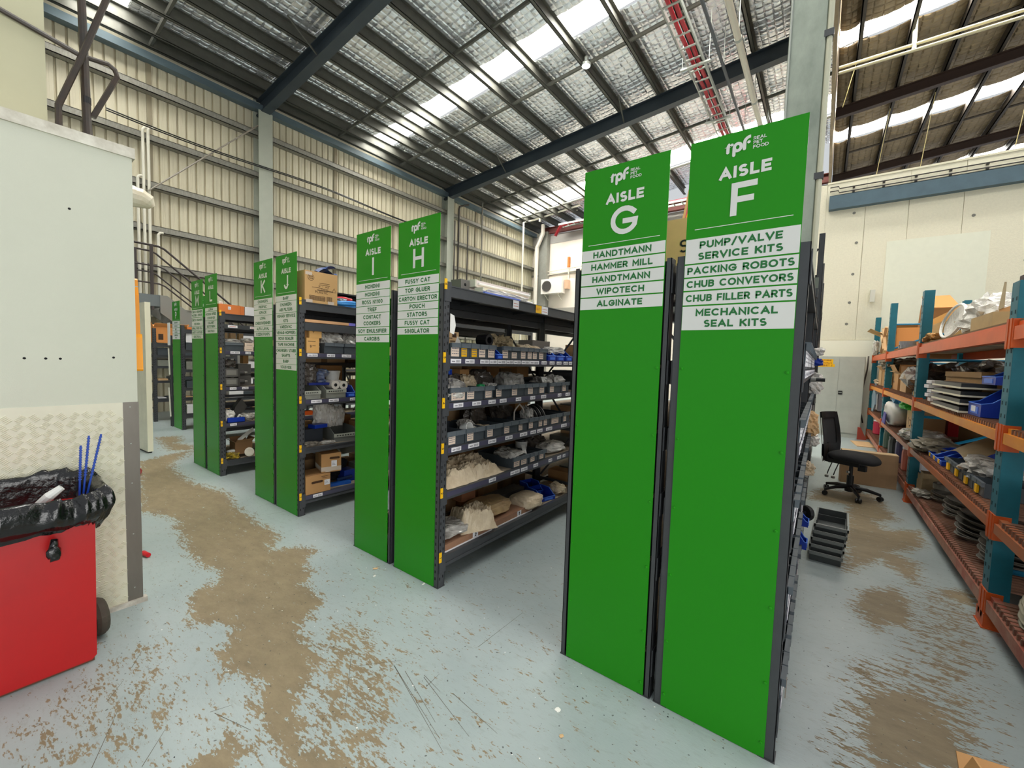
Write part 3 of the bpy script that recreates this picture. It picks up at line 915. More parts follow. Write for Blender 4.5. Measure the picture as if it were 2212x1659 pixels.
rack('H', (-1.900, 0, 0), R(90), 'dark grey steel shelving rack behind the AISLE H panel, shelves full of labelled bins', [0, 1.85, 3.7], .452, LH, 1.955, tags=6,
     strip=[(.625, [(.48, .56), (.74, .86), (.88, .97), (1.06, 1.13), (1.30, 1.36), (1.45, 1.52), (1.55, 1.60)]),
            (.915, [(.09, .18), (.25, .36), (.46, .55), (.66, .75), (.85, .95), (1.0, 1.08), (1.1, 1.18), (1.24, 1.34), (1.5, 1.6)]),
            (1.205, [(.10, .19), (.28, .37), (.45, .53), (.58, .66), (.78, .85), (.98, 1.05), (1.14, 1.22), (1.42, 1.48), (1.56, 1.64)]),
            (1.494, [(.066, .16), (.20, .29), (.35, .445), (.45, .535), (.54, .64), (.645, .735), (.74, .83), (.84, .95), (.955, 1.09), (1.13, 1.21), (1.26, 1.34), (1.38, 1.46), (1.5, 1.58), (1.6, 1.7)])])
rack('I', (-2.852, 3.7, 0), R(-90), 'dark grey shelving rack behind the AISLE I panel', [0, 1.85, 3.7], .452, [.20, .55, .95, 1.32, 1.62, 1.90], 1.95, holes=False)
LJ = [.178, .624, 1.070, 1.498, 1.955]
rack('J', (-3.740, 0, 0), R(90), 'dark grey shelving rack behind the AISLE J panel with a big carton on top', [0, 1.85, 3.7], .452, LJ, 1.965, tags=5,
     strip=[(1.070, [(.11, .21), (.28, .38), (.5, .56)]), (1.498, [(.075, .17), (.26, .34), (.41, .51)]), (.178 + .0, [(.13, .22)])])
rack('K', (-4.672, 3.7, 0), R(-90), 'dark grey shelving rack behind the AISLE K panel', [0, 1.85, 3.7], .452, [.18, .62, 1.0, 1.4, 1.72, 1.90], 1.95, holes=False)
LLv = [.18, .627, 1.063, 1.493, 1.930]
rack('L', (-5.635, 0, 0), R(90), 'dark grey shelving rack behind the AISLE L panel', [0, 1.85, 3.7], .452, LLv, 1.94, tags=5,
     strip=[(.627, [(.10, .17)]), (1.063, [(.10, .17), (.23, .3)]), (1.493, [(.11, .21), (.27, .33)])])
rack('M', (-6.587, 3.7, 0), R(-90), 'dark grey shelving rack behind the AISLE M panel', [0, 1.85, 3.7], .452, [.18, .5, .8, 1.2, 1.55, 1.82], 1.9, holes=False)
rack('P', (-9.380, .6, 0), R(90), 'small far shelving rack behind the AISLE P panel', [0, 1.85, 3.7], .5, [.30, .78, 1.12, 1.48, 1.86], 1.93, tags=0)
rack('N', (-7.98, .6, 0), R(90), 'far shelving rack behind the sign between the AISLE M and AISLE L panels', [0, 1.85], .452, [.2, .7, 1.2, 1.6, 1.9], 1.93, holes=False)
rack('Q', (-10.78, .50, 0), R(90), 'farthest shelving rack against the ribbed wall under the stairs', [0, 1.5], .42, [.47, .84, 1.14, 1.36, 1.60], 1.90)
rack('G', (-.983, 2.6, 0), R(-90), 'dark grey shelving rack behind the AISLE G panel', [0, 1.3, 2.6], .452, [.20, .625, .915, 1.205, 1.494, 1.90], 1.945, holes=False)
LF = [.20, .56, .90, 1.205, 1.494, 1.90]
rack('F', (-.056, 0, 0), R(90), 'dark grey shelving rack behind the AISLE F panel', [0, 1.3, 2.6], .452, LF, 1.945, holes=False,
     strip=[(z, labs((.08, 2.5), int(z * 100))) for z in LF[:5]])
rack('E', (-.056, 3.6, 0), R(90), 'taller dark rack beyond the galvanised column in the row behind the AISLE F panel', [0, 1.6, 3.2], .452, [.2, .6, 1.0, 1.4, 1.8, 2.4], 2.9, holes=False)
# stub boards of the far end frames facing the aisle
mb = MB()
mb.box(-.20, -.045, 1.15, 1.19, 2.20, 2.27)
t = thing('beam_offcut', 'grey steel beam piece lying across the top of the AISLE F rack', 'beam', (0, 0, 0))
MB().box(-.33, -.045, 1.10, 1.18, 1.9505 - .05, 1.95).obj('beam_foot', M_STEEL, t)
t2 = MB().box(-.33, -.045, 1.10, 1.104, 1.95, 2.01).obj('beam_web', mat('sage_grey_steel', (112, 118, 108), .5), t)

def world_pt(key, a, d, z):
    """shelf position (a along the front, d behind the front, z) -> world"""
    t, loc, rz, lv = RACK[key]
    c, s = math.cos(rz), math.sin(rz)
    return (loc[0] + a * c - d * s, loc[1] + a * s + d * c, z)
def on(key, name, label, cat, a, d, z, group=None, turn=0.0):
    return thing(name, label, cat, world_pt(key, a, d, z), RACK[key][2] + turn, group)

# ------------------------------------------------------------------ storage bins
BC = {}
def bin_parts(w, d, h, lipseg):
    k = (round(w, 3), round(d, 3), round(h, 3), lipseg)
    if k in BC:
        return BC[k]
    tk = .004
    mb = MB()
    mb.box(-w / 2, w / 2, .008, d, 0, tk)
    mb.box(-w / 2, -w / 2 + tk, .008, d, tk, h - .004)
    mb.box(w / 2 - tk, w / 2, .008, d, tk, h - .004)
    mb.box(-w / 2 + tk, w / 2 - tk, .008, .012, tk, h - .004)
    mb.box(-w / 2 + tk, w / 2 - tk, d - tk, d, tk, h)
    body = mb.mesh('bin_body', M_BIN)
    mb = MB()
    mb.box(-w / 2, w / 2, -.004, .012, h - .030, h)
    for i in range(lipseg + 1):
        x = -w / 2 + w * i / lipseg
        mb.box(max(x - .0025, -w / 2), min(x + .0025, w / 2), -.0075, -.004, h - .031, h + .001)
    mb.box(-w / 2, w / 2, -.0065, -.004, h - .004, h + .001)
    lip = mb.mesh('front_lip', M_BINL)
    BC[k] = (body, lip)
    return BC[k]
CARDM = {}
def card_mesh(w, h, m, lines=3):
    k = (round(w, 3), round(h, 3), m.name)
    if k not in CARDM:
        mb = MB()
        mb.box(-w / 2, w / 2, -.0012, 0, 0, h)
        g = random.Random(len(CARDM))
        for i in range(lines):
            z = h * (.78 - .26 * i)
            x = -w * .4
            while x < w * .34:
                l = g.uniform(.1, .24) * w
                mb.box(x, min(x + l, w * .42), -.0016, -.0012, z, z + h * (.09 if i else .13), 1)
                x += l + w * .05
        CARDM[k] = mb.mesh('label_card', [m, M_GINK])
    return CARDM[k]
def parts_bin(key, a0, a1, z, label, d=.36, h=.098, cards=(), dep=.012, seg=2, group=None, cat='storage bin'):
    w = a1 - a0 - .004
    t = on(key, 'parts_bin', label, cat, (a0 + a1) / 2, dep, z + .0008, group)
    body, lip = bin_parts(w, d, h, seg)
    put('bin_body', body, t)
    put('front_lip', lip, t)
    for (x, cw, ch, m) in cards:
        put('label_card', card_mesh(cw, ch, m), t, (x, .0078, .010))
    return t
W_, Y_ = M_CARD, M_YCARD
# fifth shelf of H
z5 = 1.494
spec = [(.085, .176, (0, .072, .062, W_), 'first grey bin from the AISLE H post on the row with the yellow cards'),
        (.176, .271, (-.008, .052, .056, Y_), 'grey bin with the first yellow card on the AISLE H rack'),
        (.271, .364, (-.002, .052, .056, Y_), 'grey bin with the second yellow card on the AISLE H rack'),
        (.364, .455, (-.012, .066, .066, W_), 'grey bin with a white card right of the two yellow cards'),
        (.455, .545, (-.002, .07, .062, W_), 'grey bin with a white card left of the small blue bin'),
        (.622, .731, (-.014, .066, .060, W_), 'grey bin just right of the small blue bin on the AISLE H rack'),
        (.731, .843, (-.010, .064, .046, W_), 'second grey bin right of the small blue bin on the AISLE H rack'),
        (.843, .952, (0, .060, .056, W_), 'third grey bin right of the small blue bin on the AISLE H rack'),
        (.952, 1.034, (-.004, .058, .056, W_), 'fourth grey bin right of the small blue bin on the AISLE H rack'),
        (1.034, 1.114, (-.01, .058, .054, W_), 'fifth grey bin right of the small blue bin on the AISLE H rack'),
        (1.114, 1.250, (-.02, .062, .056, W_), 'last grey bin before the three blue bins on the AISLE H rack')]
for a0, a1, cd, lb in spec:
    parts_bin('H', a0, a1, z5, lb, cards=[cd], seg=1, group='grey bins on the yellow card row')
z4 = 1.205
spec = [(.085, .262, [(-.005, .125, .05, W_)], 2), (.268, .42, [(-.055, .07, .056, W_)], 2), (.425, .535, [(0, .068, .058, W_)], 1),
        (.576, .74, [(-.06, .062, .056, W_)], 2), (.742, .93, [(-.04, .066, .056, W_)], 2), (.932, 1.130, [(-.015, .07, .054, W_)], 2),
        (1.133, 1.247, [(0, .066, .054, W_)], 1), (1.304, 1.508, [(-.05, .064, .054, W_)], 2), (1.512, 1.66, [(-.01, .06, .05, W_)], 2)]
for i, (a0, a1, cd, sg) in enumerate(spec):
    parts_bin('H', a0, a1, z4, '%s grey bin from the AISLE H post on the row below the yellow cards' % ORD[i], cards=cd, seg=sg, h=.093, group='grey bins on the shelf tagged 4')
z3 = .915
spec = [(.06, .238, [(-.03, .062, .05, W_)], 2), (.242, .44, [(-.045, .062, .055, W_)], 2), (.455, .652, [(-.045, .062, .055, W_)], 2),
        (.656, .855, [(-.045, .06, .052, W_)], 2), (.86, .985, [(-.03, .05, .045, W_)], 1), (1.0, 1.14, [(-.03, .056, .05, W_)], 2),
        (1.143, 1.33, [(-.05, .052, .05, W_), (.03, .052, .05, W_)], 2), (1.333, 1.547, [(-.01, .12, .05, W_)], 2), (1.56, 1.70, [(-.02, .05, .05, W_)], 1)]
for i, (a0, a1, cd, sg) in enumerate(spec):
    parts_bin('H', a0, a1, z3, '%s grey bin from the AISLE H post on the row with the white cup' % ORD[i], cards=cd, seg=sg, h=.095, group='grey bins on the shelf tagged 3')
z2_ = .625
parts_bin('H', .80, 1.02, z2_, 'wide grey bin with two cards, beside the crumpled sheet on the shelf tagged 2', cards=[(-.055, .075, .052, W_), (.045, .075, .052, W_)], h=.088, d=.38)
parts_bin('H', 1.03, 1.155, z2_, 'narrow grey bin right of the wide two card bin on the shelf tagged 2', cards=[(-.01, .06, .05, W_)], h=.084)
parts_bin('H', 1.16, 1.285, z2_, 'narrow grey bin nearest the white tub on the shelf tagged 2', cards=[(0, .06, .05, W_)], h=.084)
# ------------------------------------------------------------------ blue open-fronted bins
def blue_bin_mesh(w, d, h, m=M_BLUE, me_=M_BLUEE):
    """side profile: low front lip, sloped shoulder, full height back"""
    mb = MB()
    prof = [(0, 0), (d, 0), (d, h), (d * .42, h), (d * .12, h * .46), (0, h * .40)]
    t = .004
    for x in (-w / 2, w / 2 - t):
        mb.prism(prof, x, x + t, 'x')
    mb.box(-w / 2 + t, w / 2 - t, 0, d, 0, t)
    mb.box(-w / 2 + t, w / 2 - t, 0, t, t, h * .40)
    mb.box(-w / 2 + t, w / 2 - t, d - t, d, t, h)
    b = mb.mesh('bin_body', m)
    mb = MB()
    pts = [(d, h), (d * .42, h), (d * .12, h * .46), (0, h * .40)]
    for x in (-w / 2 + t / 2, w / 2 - t / 2):
        mb.tube([(x, p[0], p[1]) for p in pts], .0036, 5)
    mb.tube([(-w / 2, 0, h * .4), (w / 2, 0, h * .4)], .0036, 5)
    mb.box(-w * .3, w * .3, -.003, 0, h * .08, h * .3)
    return b, mb.mesh('bin_rim', me_)
BBC = {}
def blue_bin(key, a, dep, z, w, d, h, label, turn=0.0, group=None):
    k = (w, d, h)
    if k not in BBC:
        BBC[k] = blue_bin_mesh(w, d, h)
    t = on(key, 'blue_bin', label, 'storage bin', a, dep, z + .0008, group, turn)
    put('bin_body', BBC[k][0], t)
    put('bin_rim', BBC[k][1], t)
    return t
blue_bin('H', .584, .008, z5, .070, .20, .085, 'small blue bin between the two runs of grey bins on the AISLE H rack')
blue_bin('H', 1.325, .006, z5, .135, .22, .105, 'blue open bin directly right of the grey bins on the shelf tagged 5')
blue_bin('H', 1.468, .006, z5, .135, .22, .105, 'middle of the three blue open bins on the shelf tagged 5')
blue_bin('H', 1.62, .004, z5, .125, .22, .10, 'last of the three blue open bins on the shelf tagged 5')
blue_bin('H', .215, .20, z4 + .17, .14, .2, .085, 'blue bin stacked on another behind the bins on the shelf tagged 4')
blue_bin('H', .17, .17, z4 + .085, .15, .22, .085, 'blue bin under a second one at the back of the shelf tagged 4')
blue_bin('H', 1.42, .05, .20, .17, .20, .09, 'lower front blue bin on the lowest shelf of the AISLE H rack', R(-14))
blue_bin('H', 1.46, .20, .20, .15, .18, .115, 'rear blue bin behind the other on the lowest AISLE H shelf', R(-14))

# ================================================================== THINGS ON THE RACKS
def lump(key, name, label, cat, a, dep, z, size, m, seed, rough=.22, turn=0.0, group=None, nu=26, nv=14):
    """a crumpled bag or cloth as one mesh, resting at z"""
    o = MB().blob(size[0], size[1], size[2], seed, rough, nu, nv).obj(name, m, None, False)
    if key is None:
        o.location = (a, dep, z)
        o.rotation_euler = (0, 0, turn)
    else:
        o.location = world_pt(key, a, dep, z)
        o.rotation_euler = (0, 0, RACK[key][2] + turn)
    return tag(o, label, cat, group)
def carton_parts(t, w, d, h, m=M_CARTON, flaps=0.0, tape=False, hole=False, sticker=None, lines=None, seed=0):
    """cardboard box, local: front at y=0, centred in x, base z=0; flaps = length of opened top flaps (0 = closed)"""
    k = .004
    mb = MB()
    mb.box(-w / 2, w / 2, 0, d, 0, k)
    mb.box(-w / 2, -w / 2 + k, 0, d, k, h)
    mb.box(w / 2 - k, w / 2, 0, d, k, h)
    mb.box(-w / 2 + k, w / 2 - k, 0, k, k, h)
    mb.box(-w / 2 + k, w / 2 - k, d - k, d, k, h)
    if not flaps:
        mb.box(-w / 2, -.001, 0, d, h, h + k)
        mb.box(.001, w / 2, 0, d, h, h + k)
    mb.obj('box_body', m, t)
    if flaps:
        g = random.Random(seed)
        for s_ in (-1, 1):
            an = R(g.uniform(25, 75))
            MB().box(0, flaps, 0, d, -k / 2, k / 2).obj('flap', m, t, loc=(s_ * (w / 2 - k / 2), 0 if s_ > 0 else d, h), rot=(0, an if False else -an, 0 if s_ > 0 else PI))
        for s_ in (0, 1):
            an = R(g.uniform(20, 80))
            MB().box(-w / 2 + .006, w / 2 - .006, -flaps, 0, -k / 2, k / 2).obj('flap', m, t, loc=(0, s_ * d, h), rot=(-an, 0, PI if s_ else 0))
    if tape:
        mb = MB()
        mb.box(-w / 2 - .0008, w / 2 + .0008, -.0012, 0, h * .06, h * .06 + h * .24)
        mb.box(-w / 2 - .0012, -w / 2, -.001, d, h * .06, h * .30)
        mb.box(-w * .30, -w * .05, -.0016, -.001, .002, h * .2)
        mb.obj('tape', M_TAPE, t)
    if hole:
        x0, z0 = hole
        hw = min(.045, w * .2)
        pts = arc(x0 + hw, z0, .011, .011, -90, 90, 6) + arc(x0 - hw, z0, .011, .011, 90, 270, 6)
        MB().add([(p[0], -.0012, p[1]) for p in pts], [tuple(range(len(pts)))]).obj('hand_hole', mat('dark_opening', (70, 44, 22), .9), t)
    if sticker:
        x0, z0, sw, sh = sticker
        mb = MB()
        mb.box(x0, x0 + sw, -.0016, -.0004, z0, z0 + sh)
        for q in range(3):
            mb.box(x0 + sw * .12, x0 + sw * (.5 + .12 * q), -.002, -.0017, z0 + sh * (.7 - .22 * q), z0 + sh * (.76 - .22 * q), 1)
        mb.obj('sticker', [M_LABEL, M_GINK], t)
    if lines:
        mb = MB()
        for (x0, z0, tw, th) in lines:
            mb.box(x0, x0 + tw, -.0014, -.0006, z0, z0 + th)
        mb.obj('print', mat('brown_print', (66, 44, 28), .7), t)
    return t
def carton(key, a, dep, z, w, d, h, label, turn=0.0, cat='cardboard box', name='cardboard_box', group=None, **kw):
    t = on(key, name, label, cat, a, dep, z + .0006, group, turn) if key else thing(name, label, cat, (a, dep, z + .0006), turn, group)
    return carton_parts(t, w, d, h, **kw)

# ---- on top of the AISLE H rack: old light battens wrapped in plastic
zt = 1.9512
def batten(a, dep, z, l, w, h, m, label, turn=0.0):
    t = on('H', 'light_batten', label, 'light fitting', a, dep, z, 'old light battens on the rack', turn)
    mb = MB()
    mb.prism([(-l / 2, 0), (l / 2, 0), (l / 2, h * .6), (l / 2 - .01, h), (-l / 2 + .01, h), (-l / 2, h * .6)], 0, w, 'y')
    mb.obj('housing', m, t)
    for s_ in (-1, 1):
        MB().box(s_ * l / 2 - .008, s_ * l / 2 + .008, -.004, w + .004, -.002 + .002, h + .004).obj('end_cap', M_CREAM, t)
    MB().tube([(-l / 2 + .02, -.012, h * .45), (l / 2 - .02, -.012, h * .45)], .010, 8).obj('tube', mat('frosted_tube', (246, 242, 240), .3), t)
batten(.80, .10, zt, .66, .07, .055, mat('yellowed_white_steel', (238, 232, 196), .5), 'lower yellowed light batten lying on top of the AISLE H rack', R(2))
batten(.80, .20, zt + .001, .70, .07, .06, mat('white_steel', (240, 236, 230), .5), 'white light batten lying behind the yellowed one on the AISLE H rack', R(-3))
batten(.80, .15, zt + .066, .68, .09, .05, mat('pinkish_white_steel', (240, 228, 222), .5), 'topmost light batten of the pile on the AISLE H rack', R(-1))
t = on('H', 'gear_tray', 'grey light fitting end lying at the left of the white battens', 'light fitting', .40, .20, zt)
MB().box(-.045, .045, 0, .10, 0, .11).obj('housing', mat('dull_grey_steel', (120, 116, 110), .6), t)
for s_ in (.03, .075):
    MB().lathe([(.012, 0), (.008, .003), (0, .003)], 8).obj('knockout', M_DARK, t, loc=(.0, 0, s_), rot=(R(90), 0, 0))
lump('H', 'plastic_wrap', 'white plastic wrapping under the light battens at the front of the rack top', 'plastic wrap', .70, .045, zt, (.52, .05, .045), M_BAGW, 3, .3)
t = MB().box(0, .42, 0, .02, 0, .012).obj('blue_strip', mat('periwinkle_plastic', (120, 140, 226), .4), None, loc=world_pt('H', .40, .008, zt), rotz=R(90))
tag(t, 'long blue plastic strip along the front edge of the AISLE H rack top', 'strip')
# tags on the top beam of H
for (a, w, m, tx) in ((.71, .075, M_LABEL, None), (1.02, .085, M_YTAG, 'BAY 1'), (1.108, .095, M_LABEL, None)):
    t = on('H', 'beam_tag', 'yellow tag reading BAY 1 on the top beam of the AISLE H rack' if tx else ('white tag left of the yellow BAY 1 tag' if a < 1 else 'white tag directly right of the yellow BAY 1 tag'), 'tag', a, -.0045, 1.883)
    mb = MB()
    mb.box(0, w, -.001, 0, 0, .062)
    mb.obj('tag_card', m, t)
    mb = MB()
    if tx:
        text(mb, tx, w / 2, .02, .022, .0035, -.0016, fit=w * .8)
    else:
        for q in range(2):
            for c in range(4):
                mb.box(w * (.12 + .2 * c), w * (.25 + .2 * c), -.0016, -.001, .036 - .02 * q, .041 - .02 * q)
    mb.obj('writing', mat('red_ink', (190, 90, 60), .6), t)
o = MB().add([(-.005, 0, 0), (.03, 0, -.01), (.045, 0, .05), (.03, 0, .11), (-.005, 0, .12)], [(0, 1, 2, 3, 4)]).add([(-.005, .001, 0), (.03, .001, -.01), (.045, .001, .05), (.03, .001, .11), (-.005, .001, .12)], [(4, 3, 2, 1, 0)]).obj('paper_sheet', M_PAPER, None, loc=world_pt('H', .065, -.002, 1.655), rotz=R(90))
tag(o, 'torn white paper hanging beside the AISLE H post below the top shelf', 'paper')
# ---- shelf 5 of H, behind the bins
carton('H', .26, .20, z5 + .055, .17, .16, .125, 'pale carton standing in the grey bins behind the yellow cards', m=M_CARTONL, sticker=(-.07, .05, .04, .05), lines=[(-.02, .08, .04, .006), (.0, .06, .05, .006), (.02, .09, .04, .03)])
o = MB().add([(0, 0, 0), (.11, 0, 0), (.05, .01, .09)], [(0, 1, 2), (2, 1, 0)]).obj('paper_sheet', M_PAPER, None, loc=world_pt('H', .19, .10, z5 + .06), rotz=R(90))
tag(o, 'folded triangle of white paper in front of the pale carton', 'paper')
lump('H', 'rag_bundle', 'dirty tan rag bundle in the grey bins on the shelf tagged 5', 'rag', .74, .16, z5 + .02, (.20, .16, .155), mat('dirty_tan_cloth', (164, 146, 110), .9, n=.8, ns=16, rgb2=(64, 54, 44), bump=.6, bs=30), 5, .45)
lump('H', 'plastic_bag', 'pale paper sack lying in the last grey bins left of the three blue bins', 'bag', 1.10, .12, z5 + .05, (.26, .14, .075), M_BAGT, 11, .3)
carton('H', .94, .22, z5 + .05, .16, .12, .07, 'long pale box behind the bins beside the tan rag bundle', m=M_CARTONL)
mb = MB()
mb.lathe([(.045, 0), (.045, .10), (.026, .10), (.026, .0)], 14, caps=False)
o = mb.obj('rubber_ring', M_BLACK, None, loc=world_pt('H', .57, .2, z5 + .14), rot=(R(90), 0, R(90)))
tag(o, 'black rubber ring tube resting on bins left of the tan rag bundle', 'rubber ring')
carton('H', 1.50, .24, z5 + .0, .30, .16, .18, 'grey carton behind the three blue bins on the AISLE H rack', m=mat('grey_board', (150, 142, 130), .8))
lump('H', 'plastic_bag', 'white plastic bag lying on top of the three blue bins', 'bag', 1.50, .10, z5 + .06, (.30, .10, .065), M_BAGW, 13, .3)
# ---- shelf 4 of H
for i, (a, dep, zz, s_, m, lb, sd) in enumerate([
    (.17, .10, .055, (.17, .17, .085), M_BAGW, 'white crumpled plastic bag in the first bin on the row below the yellow cards', 21),
    (.27, .18, .06, (.17, .15, .12), M_BAG, 'clear crinkled bag rising from first two bins on the row below the yellow cards', 22),
    (.46, .22, .06, (.14, .12, .14), M_BAGT, 'pointed dusty bag in the third bin on the row below the yellow cards', 24),
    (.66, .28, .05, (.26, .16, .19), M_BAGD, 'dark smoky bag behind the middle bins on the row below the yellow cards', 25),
    (.62, .14, .06, (.10, .12, .09), M_BAG, 'small clear bag standing in the fourth bin on the row below the yellow cards', 26),
    (.95, .20, .06, (.26, .17, .16), M_BAG, 'large clear bag in the fifth and sixth bins on the row below the yellow cards', 27),
    (1.13, .12, .06, (.17, .13, .065), M_BAGW, 'white lumpy bag in the sixth and seventh bins on the row below the yellow cards', 28),
    (1.43, .18, .05, (.22, .17, .13), M_BAG, 'shiny clear bag in the eighth bin on the row below the yellow cards', 29),
    (1.62, .16, .05, (.16, .16, .15), M_BAGW, 'white bag in the ninth bin on the row below the yellow cards', 30),
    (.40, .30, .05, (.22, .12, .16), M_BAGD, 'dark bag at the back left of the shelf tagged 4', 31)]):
    lump('H', 'plastic_bag', lb, 'bag', a, dep, z4 + zz - .045, s_, m, sd, .3)
mb = MB()
mb.lathe([(.0, 0), (.03, 0), (.032, .03), (.0, .036)], 12)
o = mb.obj('green_plug', mat('green_plastic', (18, 130, 74), .4), None, loc=world_pt('H', .425, .05, z4 + .075))
tag(o, 'small green plastic cap between the bags on the row below the yellow cards', 'cap')
o = MB().box(-.045, .045, -.001, .001, 0, .05).obj('paper_label', M_PAPER, None, loc=world_pt('H', 1.36, .095, z4 + .095), rot=(R(-20), 0, R(90)))
tag(o, 'white printed paper label on the shiny bag in the eighth bin', 'paper')
carton('H', .50, .28, z4 + .1, .10, .1, .1, 'small brown carton at the back of the shelf tagged 4')
# ---- shelf 3 of H
mb = MB()
mb.lathe([(.03, 0), (.038, .07), (.035, .07), (.027, .004)], 16, caps=False)
o = mb.obj('white_cup', M_WHITE, None, loc=world_pt('H', .29, .09, z3 + .085), rot=(R(75), R(10), R(90)))
tag(o, 'white plastic cup lying in the second bin on the shelf tagged 3', 'cup')
for (a, dep, zz, s_, m, lb, sd) in [
    (.37, .10, .04, (.12, .12, .085), M_BAG, 'clear bag of fittings beside the white cup', 41), (.44, .20, .05, (.12, .12, .10), M_BAG, 'pale green tinted bag behind the second bin on the shelf tagged 3', 42),
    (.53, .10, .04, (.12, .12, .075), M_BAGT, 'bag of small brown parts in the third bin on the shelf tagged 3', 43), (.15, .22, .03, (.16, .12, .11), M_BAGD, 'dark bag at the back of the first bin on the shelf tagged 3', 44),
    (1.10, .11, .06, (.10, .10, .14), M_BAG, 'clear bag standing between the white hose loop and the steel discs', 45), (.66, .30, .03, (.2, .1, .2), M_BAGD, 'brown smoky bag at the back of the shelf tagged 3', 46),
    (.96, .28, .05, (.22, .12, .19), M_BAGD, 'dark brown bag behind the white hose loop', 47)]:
    lump('H', 'plastic_bag', lb, 'bag', a, dep, z3 + zz - .03, s_, m, sd, .3)
mb = MB()
mb.tube([(-.06, 0, .06)] + [(-.06 + .13 * i / 12, .01 * math.sin(i), .07 + .125 * math.sin(PI * (.06 + .84 * i / 12))) for i in range(13)], .0065, 6)
o = mb.obj('hose_loop', mat('white_hose', (226, 214, 200), .4), None, loc=world_pt('H', .97, .10, z3 + .02), rotz=R(90))
tag(o, 'white hose loop arching out of the bins on the shelf tagged 3', 'hose')
for i in range(5):
    mb = MB()
    mb.lathe([(.02, 0), (.085 + .004 * i, 0), (.088 + .004 * i, .004), (.085 + .004 * i, .008), (.02, .008)], 20)
    o = mb.obj('steel_disc', [M_METAL, M_BLACK][i % 2], None, loc=world_pt('H', 1.19 + .026 * i, .13, z3 + .095), rot=(R(70), 0, R(180 - 12)))
    tag(o, '%s of the round steel discs standing in the bins right of the hose loop' % ORD[i], 'disc', 'steel discs standing in the bins')
# ---- shelf 2 of H
def rumpled_sheet(w, d, h, seed, rise=.25):
    """a crumpled plastic cover over a low block"""
    o_ = Vector((seed * 3.3, seed * 1.9, 0))
    def fn(u, v):
        p = Vector((u * w, v * d, 0)) * 9 + o_
        k = mnoise.noise(p) * .6 + (.5 - 2 * abs(mnoise.noise(p * 1.9))) * .55 + (.4 - 2 * abs(mnoise.noise(p * 4.1))) * .3
        e = min(1, 9 * u, 9 * (1 - u)) * min(1, 7 * v, 7 * (1 - v))
        q = mnoise.noise(p * 1.3 + Vector((9, 9, 9)))
        return ((u - .5) * w + .012 * k, v * d + .016 * q * (1 - v), max(0, h * e * (.72 + rise * v + .42 * k)))
    return MB().sheet(fn, 60, 30)
o = rumpled_sheet(.64, .36, .115, 4).obj('dust_cover', M_BAGT, None, loc=world_pt('H', .375, .02, z2_ + .001), rotz=R(90))
tag(o, 'long crumpled dusty plastic cover over parts on the shelf tagged 2', 'plastic cover')
lump('H', 'plastic_bag', 'grey crumpled bag in the wide two card bin on the shelf tagged 2', 'bag', .90, .14, z2_ + .03, (.20, .22, .10), M_BAG, 51, .35)
o = MB().box(-.03, .03, -.001, .001, 0, .075).obj('paper_label', M_PAPER, None, loc=world_pt('H', 1.04, .07, z2_ + .075), rot=(R(-25), R(14), R(90)))
tag(o, 'white paper tag sticking out of the narrow bins on the shelf tagged 2', 'paper')
t = on('H', 'white_tub', 'white tub with a dark lid behind the narrow bins on the shelf tagged 2', 'tub', 1.25, .26, z2_ + .001)
MB().lathe([(.05, 0), (.055, .12), (.055, .13)], 18).obj('tub_body', M_WHITE, t)
MB().lathe([(.056, .128), (.056, .145), (.0, .147)], 18).obj('lid', M_BLACK, t)
lump('H', 'plastic_bag', 'glossy white bag pack at the far end of the shelf tagged 2', 'bag', 1.58, .14, z2_ + .001, (.32, .22, .09), M_BAGW, 52, .15)
lump('H', 'plastic_bag', 'dark bag tucked behind the glossy white bag pack', 'bag', 1.52, .31, z2_ + .001, (.3, .14, .13), M_BAGD, 53, .25)
# ---- shelf 1 of H
z1 = .20
for i, (a, w) in enumerate(((.32, .5), (.86, .5))):
    t = on('H', 'flat_box', ('left' if i == 0 else 'right') + ' long flat brown parts box under the bags on the lowest AISLE H shelf', 'box', a, .03, z1 + .0006)
    MB().box(-w / 2, w / 2, 0, .36, 0, .05).obj('box_body', mat('brown_wrapped_box', (164, 122, 94), .7, n=.3, ns=6), t)
    MB().box(-w / 2, w / 2, -.005, 0, 0, .008).obj('edge_strip', M_LABEL, t)
    tg = MB().box(.04, .095, -.0015, 0, .008, .048).obj('number_label', M_LABEL, t)
    mb = MB()
    text(mb, '25'[i], .068, .014, .026, .006, -.003)
    mb.obj('numeral', M_INK, tg)
lump('H', 'plastic_bag', 'clear wrapped grey parts at the near end of the lowest AISLE H shelf', 'bag', .22, .17, z1 + .052, (.30, .26, .085), M_BAG, 61, .2)
o = rumpled_sheet(.30, .3, .17, 9, -.1).obj('plastic_bag', M_BAGT, None, loc=world_pt('H', .40, .0, z1 + .052), rotz=R(90 - 24))
tag(o, 'upright torn dusty plastic sleeve at the middle of the lowest AISLE H shelf', 'bag')
lump('H', 'plastic_bag', 'long yellowed plastic bag over the flat boxes on the lowest AISLE H shelf', 'bag', .72, .20, z1 + .052, (.44, .28, .11), mat('yellowed_plastic', (206, 176, 128), .4, n=.6, ns=5, rgb2=(128, 96, 60), bump=.5, bs=10), 62, .12)
lump('H', 'parts_packet', 'cream taped packet beside the blue bins on the lowest AISLE H shelf', 'packet', 1.15, .12, z1 + .001, (.30, .25, .12), M_BAGT, 63, .08)
lump('H', 'plastic_bag', 'small pale bag at the far end of the lowest AISLE H shelf', 'bag', 1.66, .10, z1 + .001, (.12, .14, .10), M_BAGT, 64, .3)
t = on('H', 'long_grey_tray', 'long grey metal panel leaning at the back of the lowest AISLE H shelf', 'panel', 1.05, .28, z1 + .001)
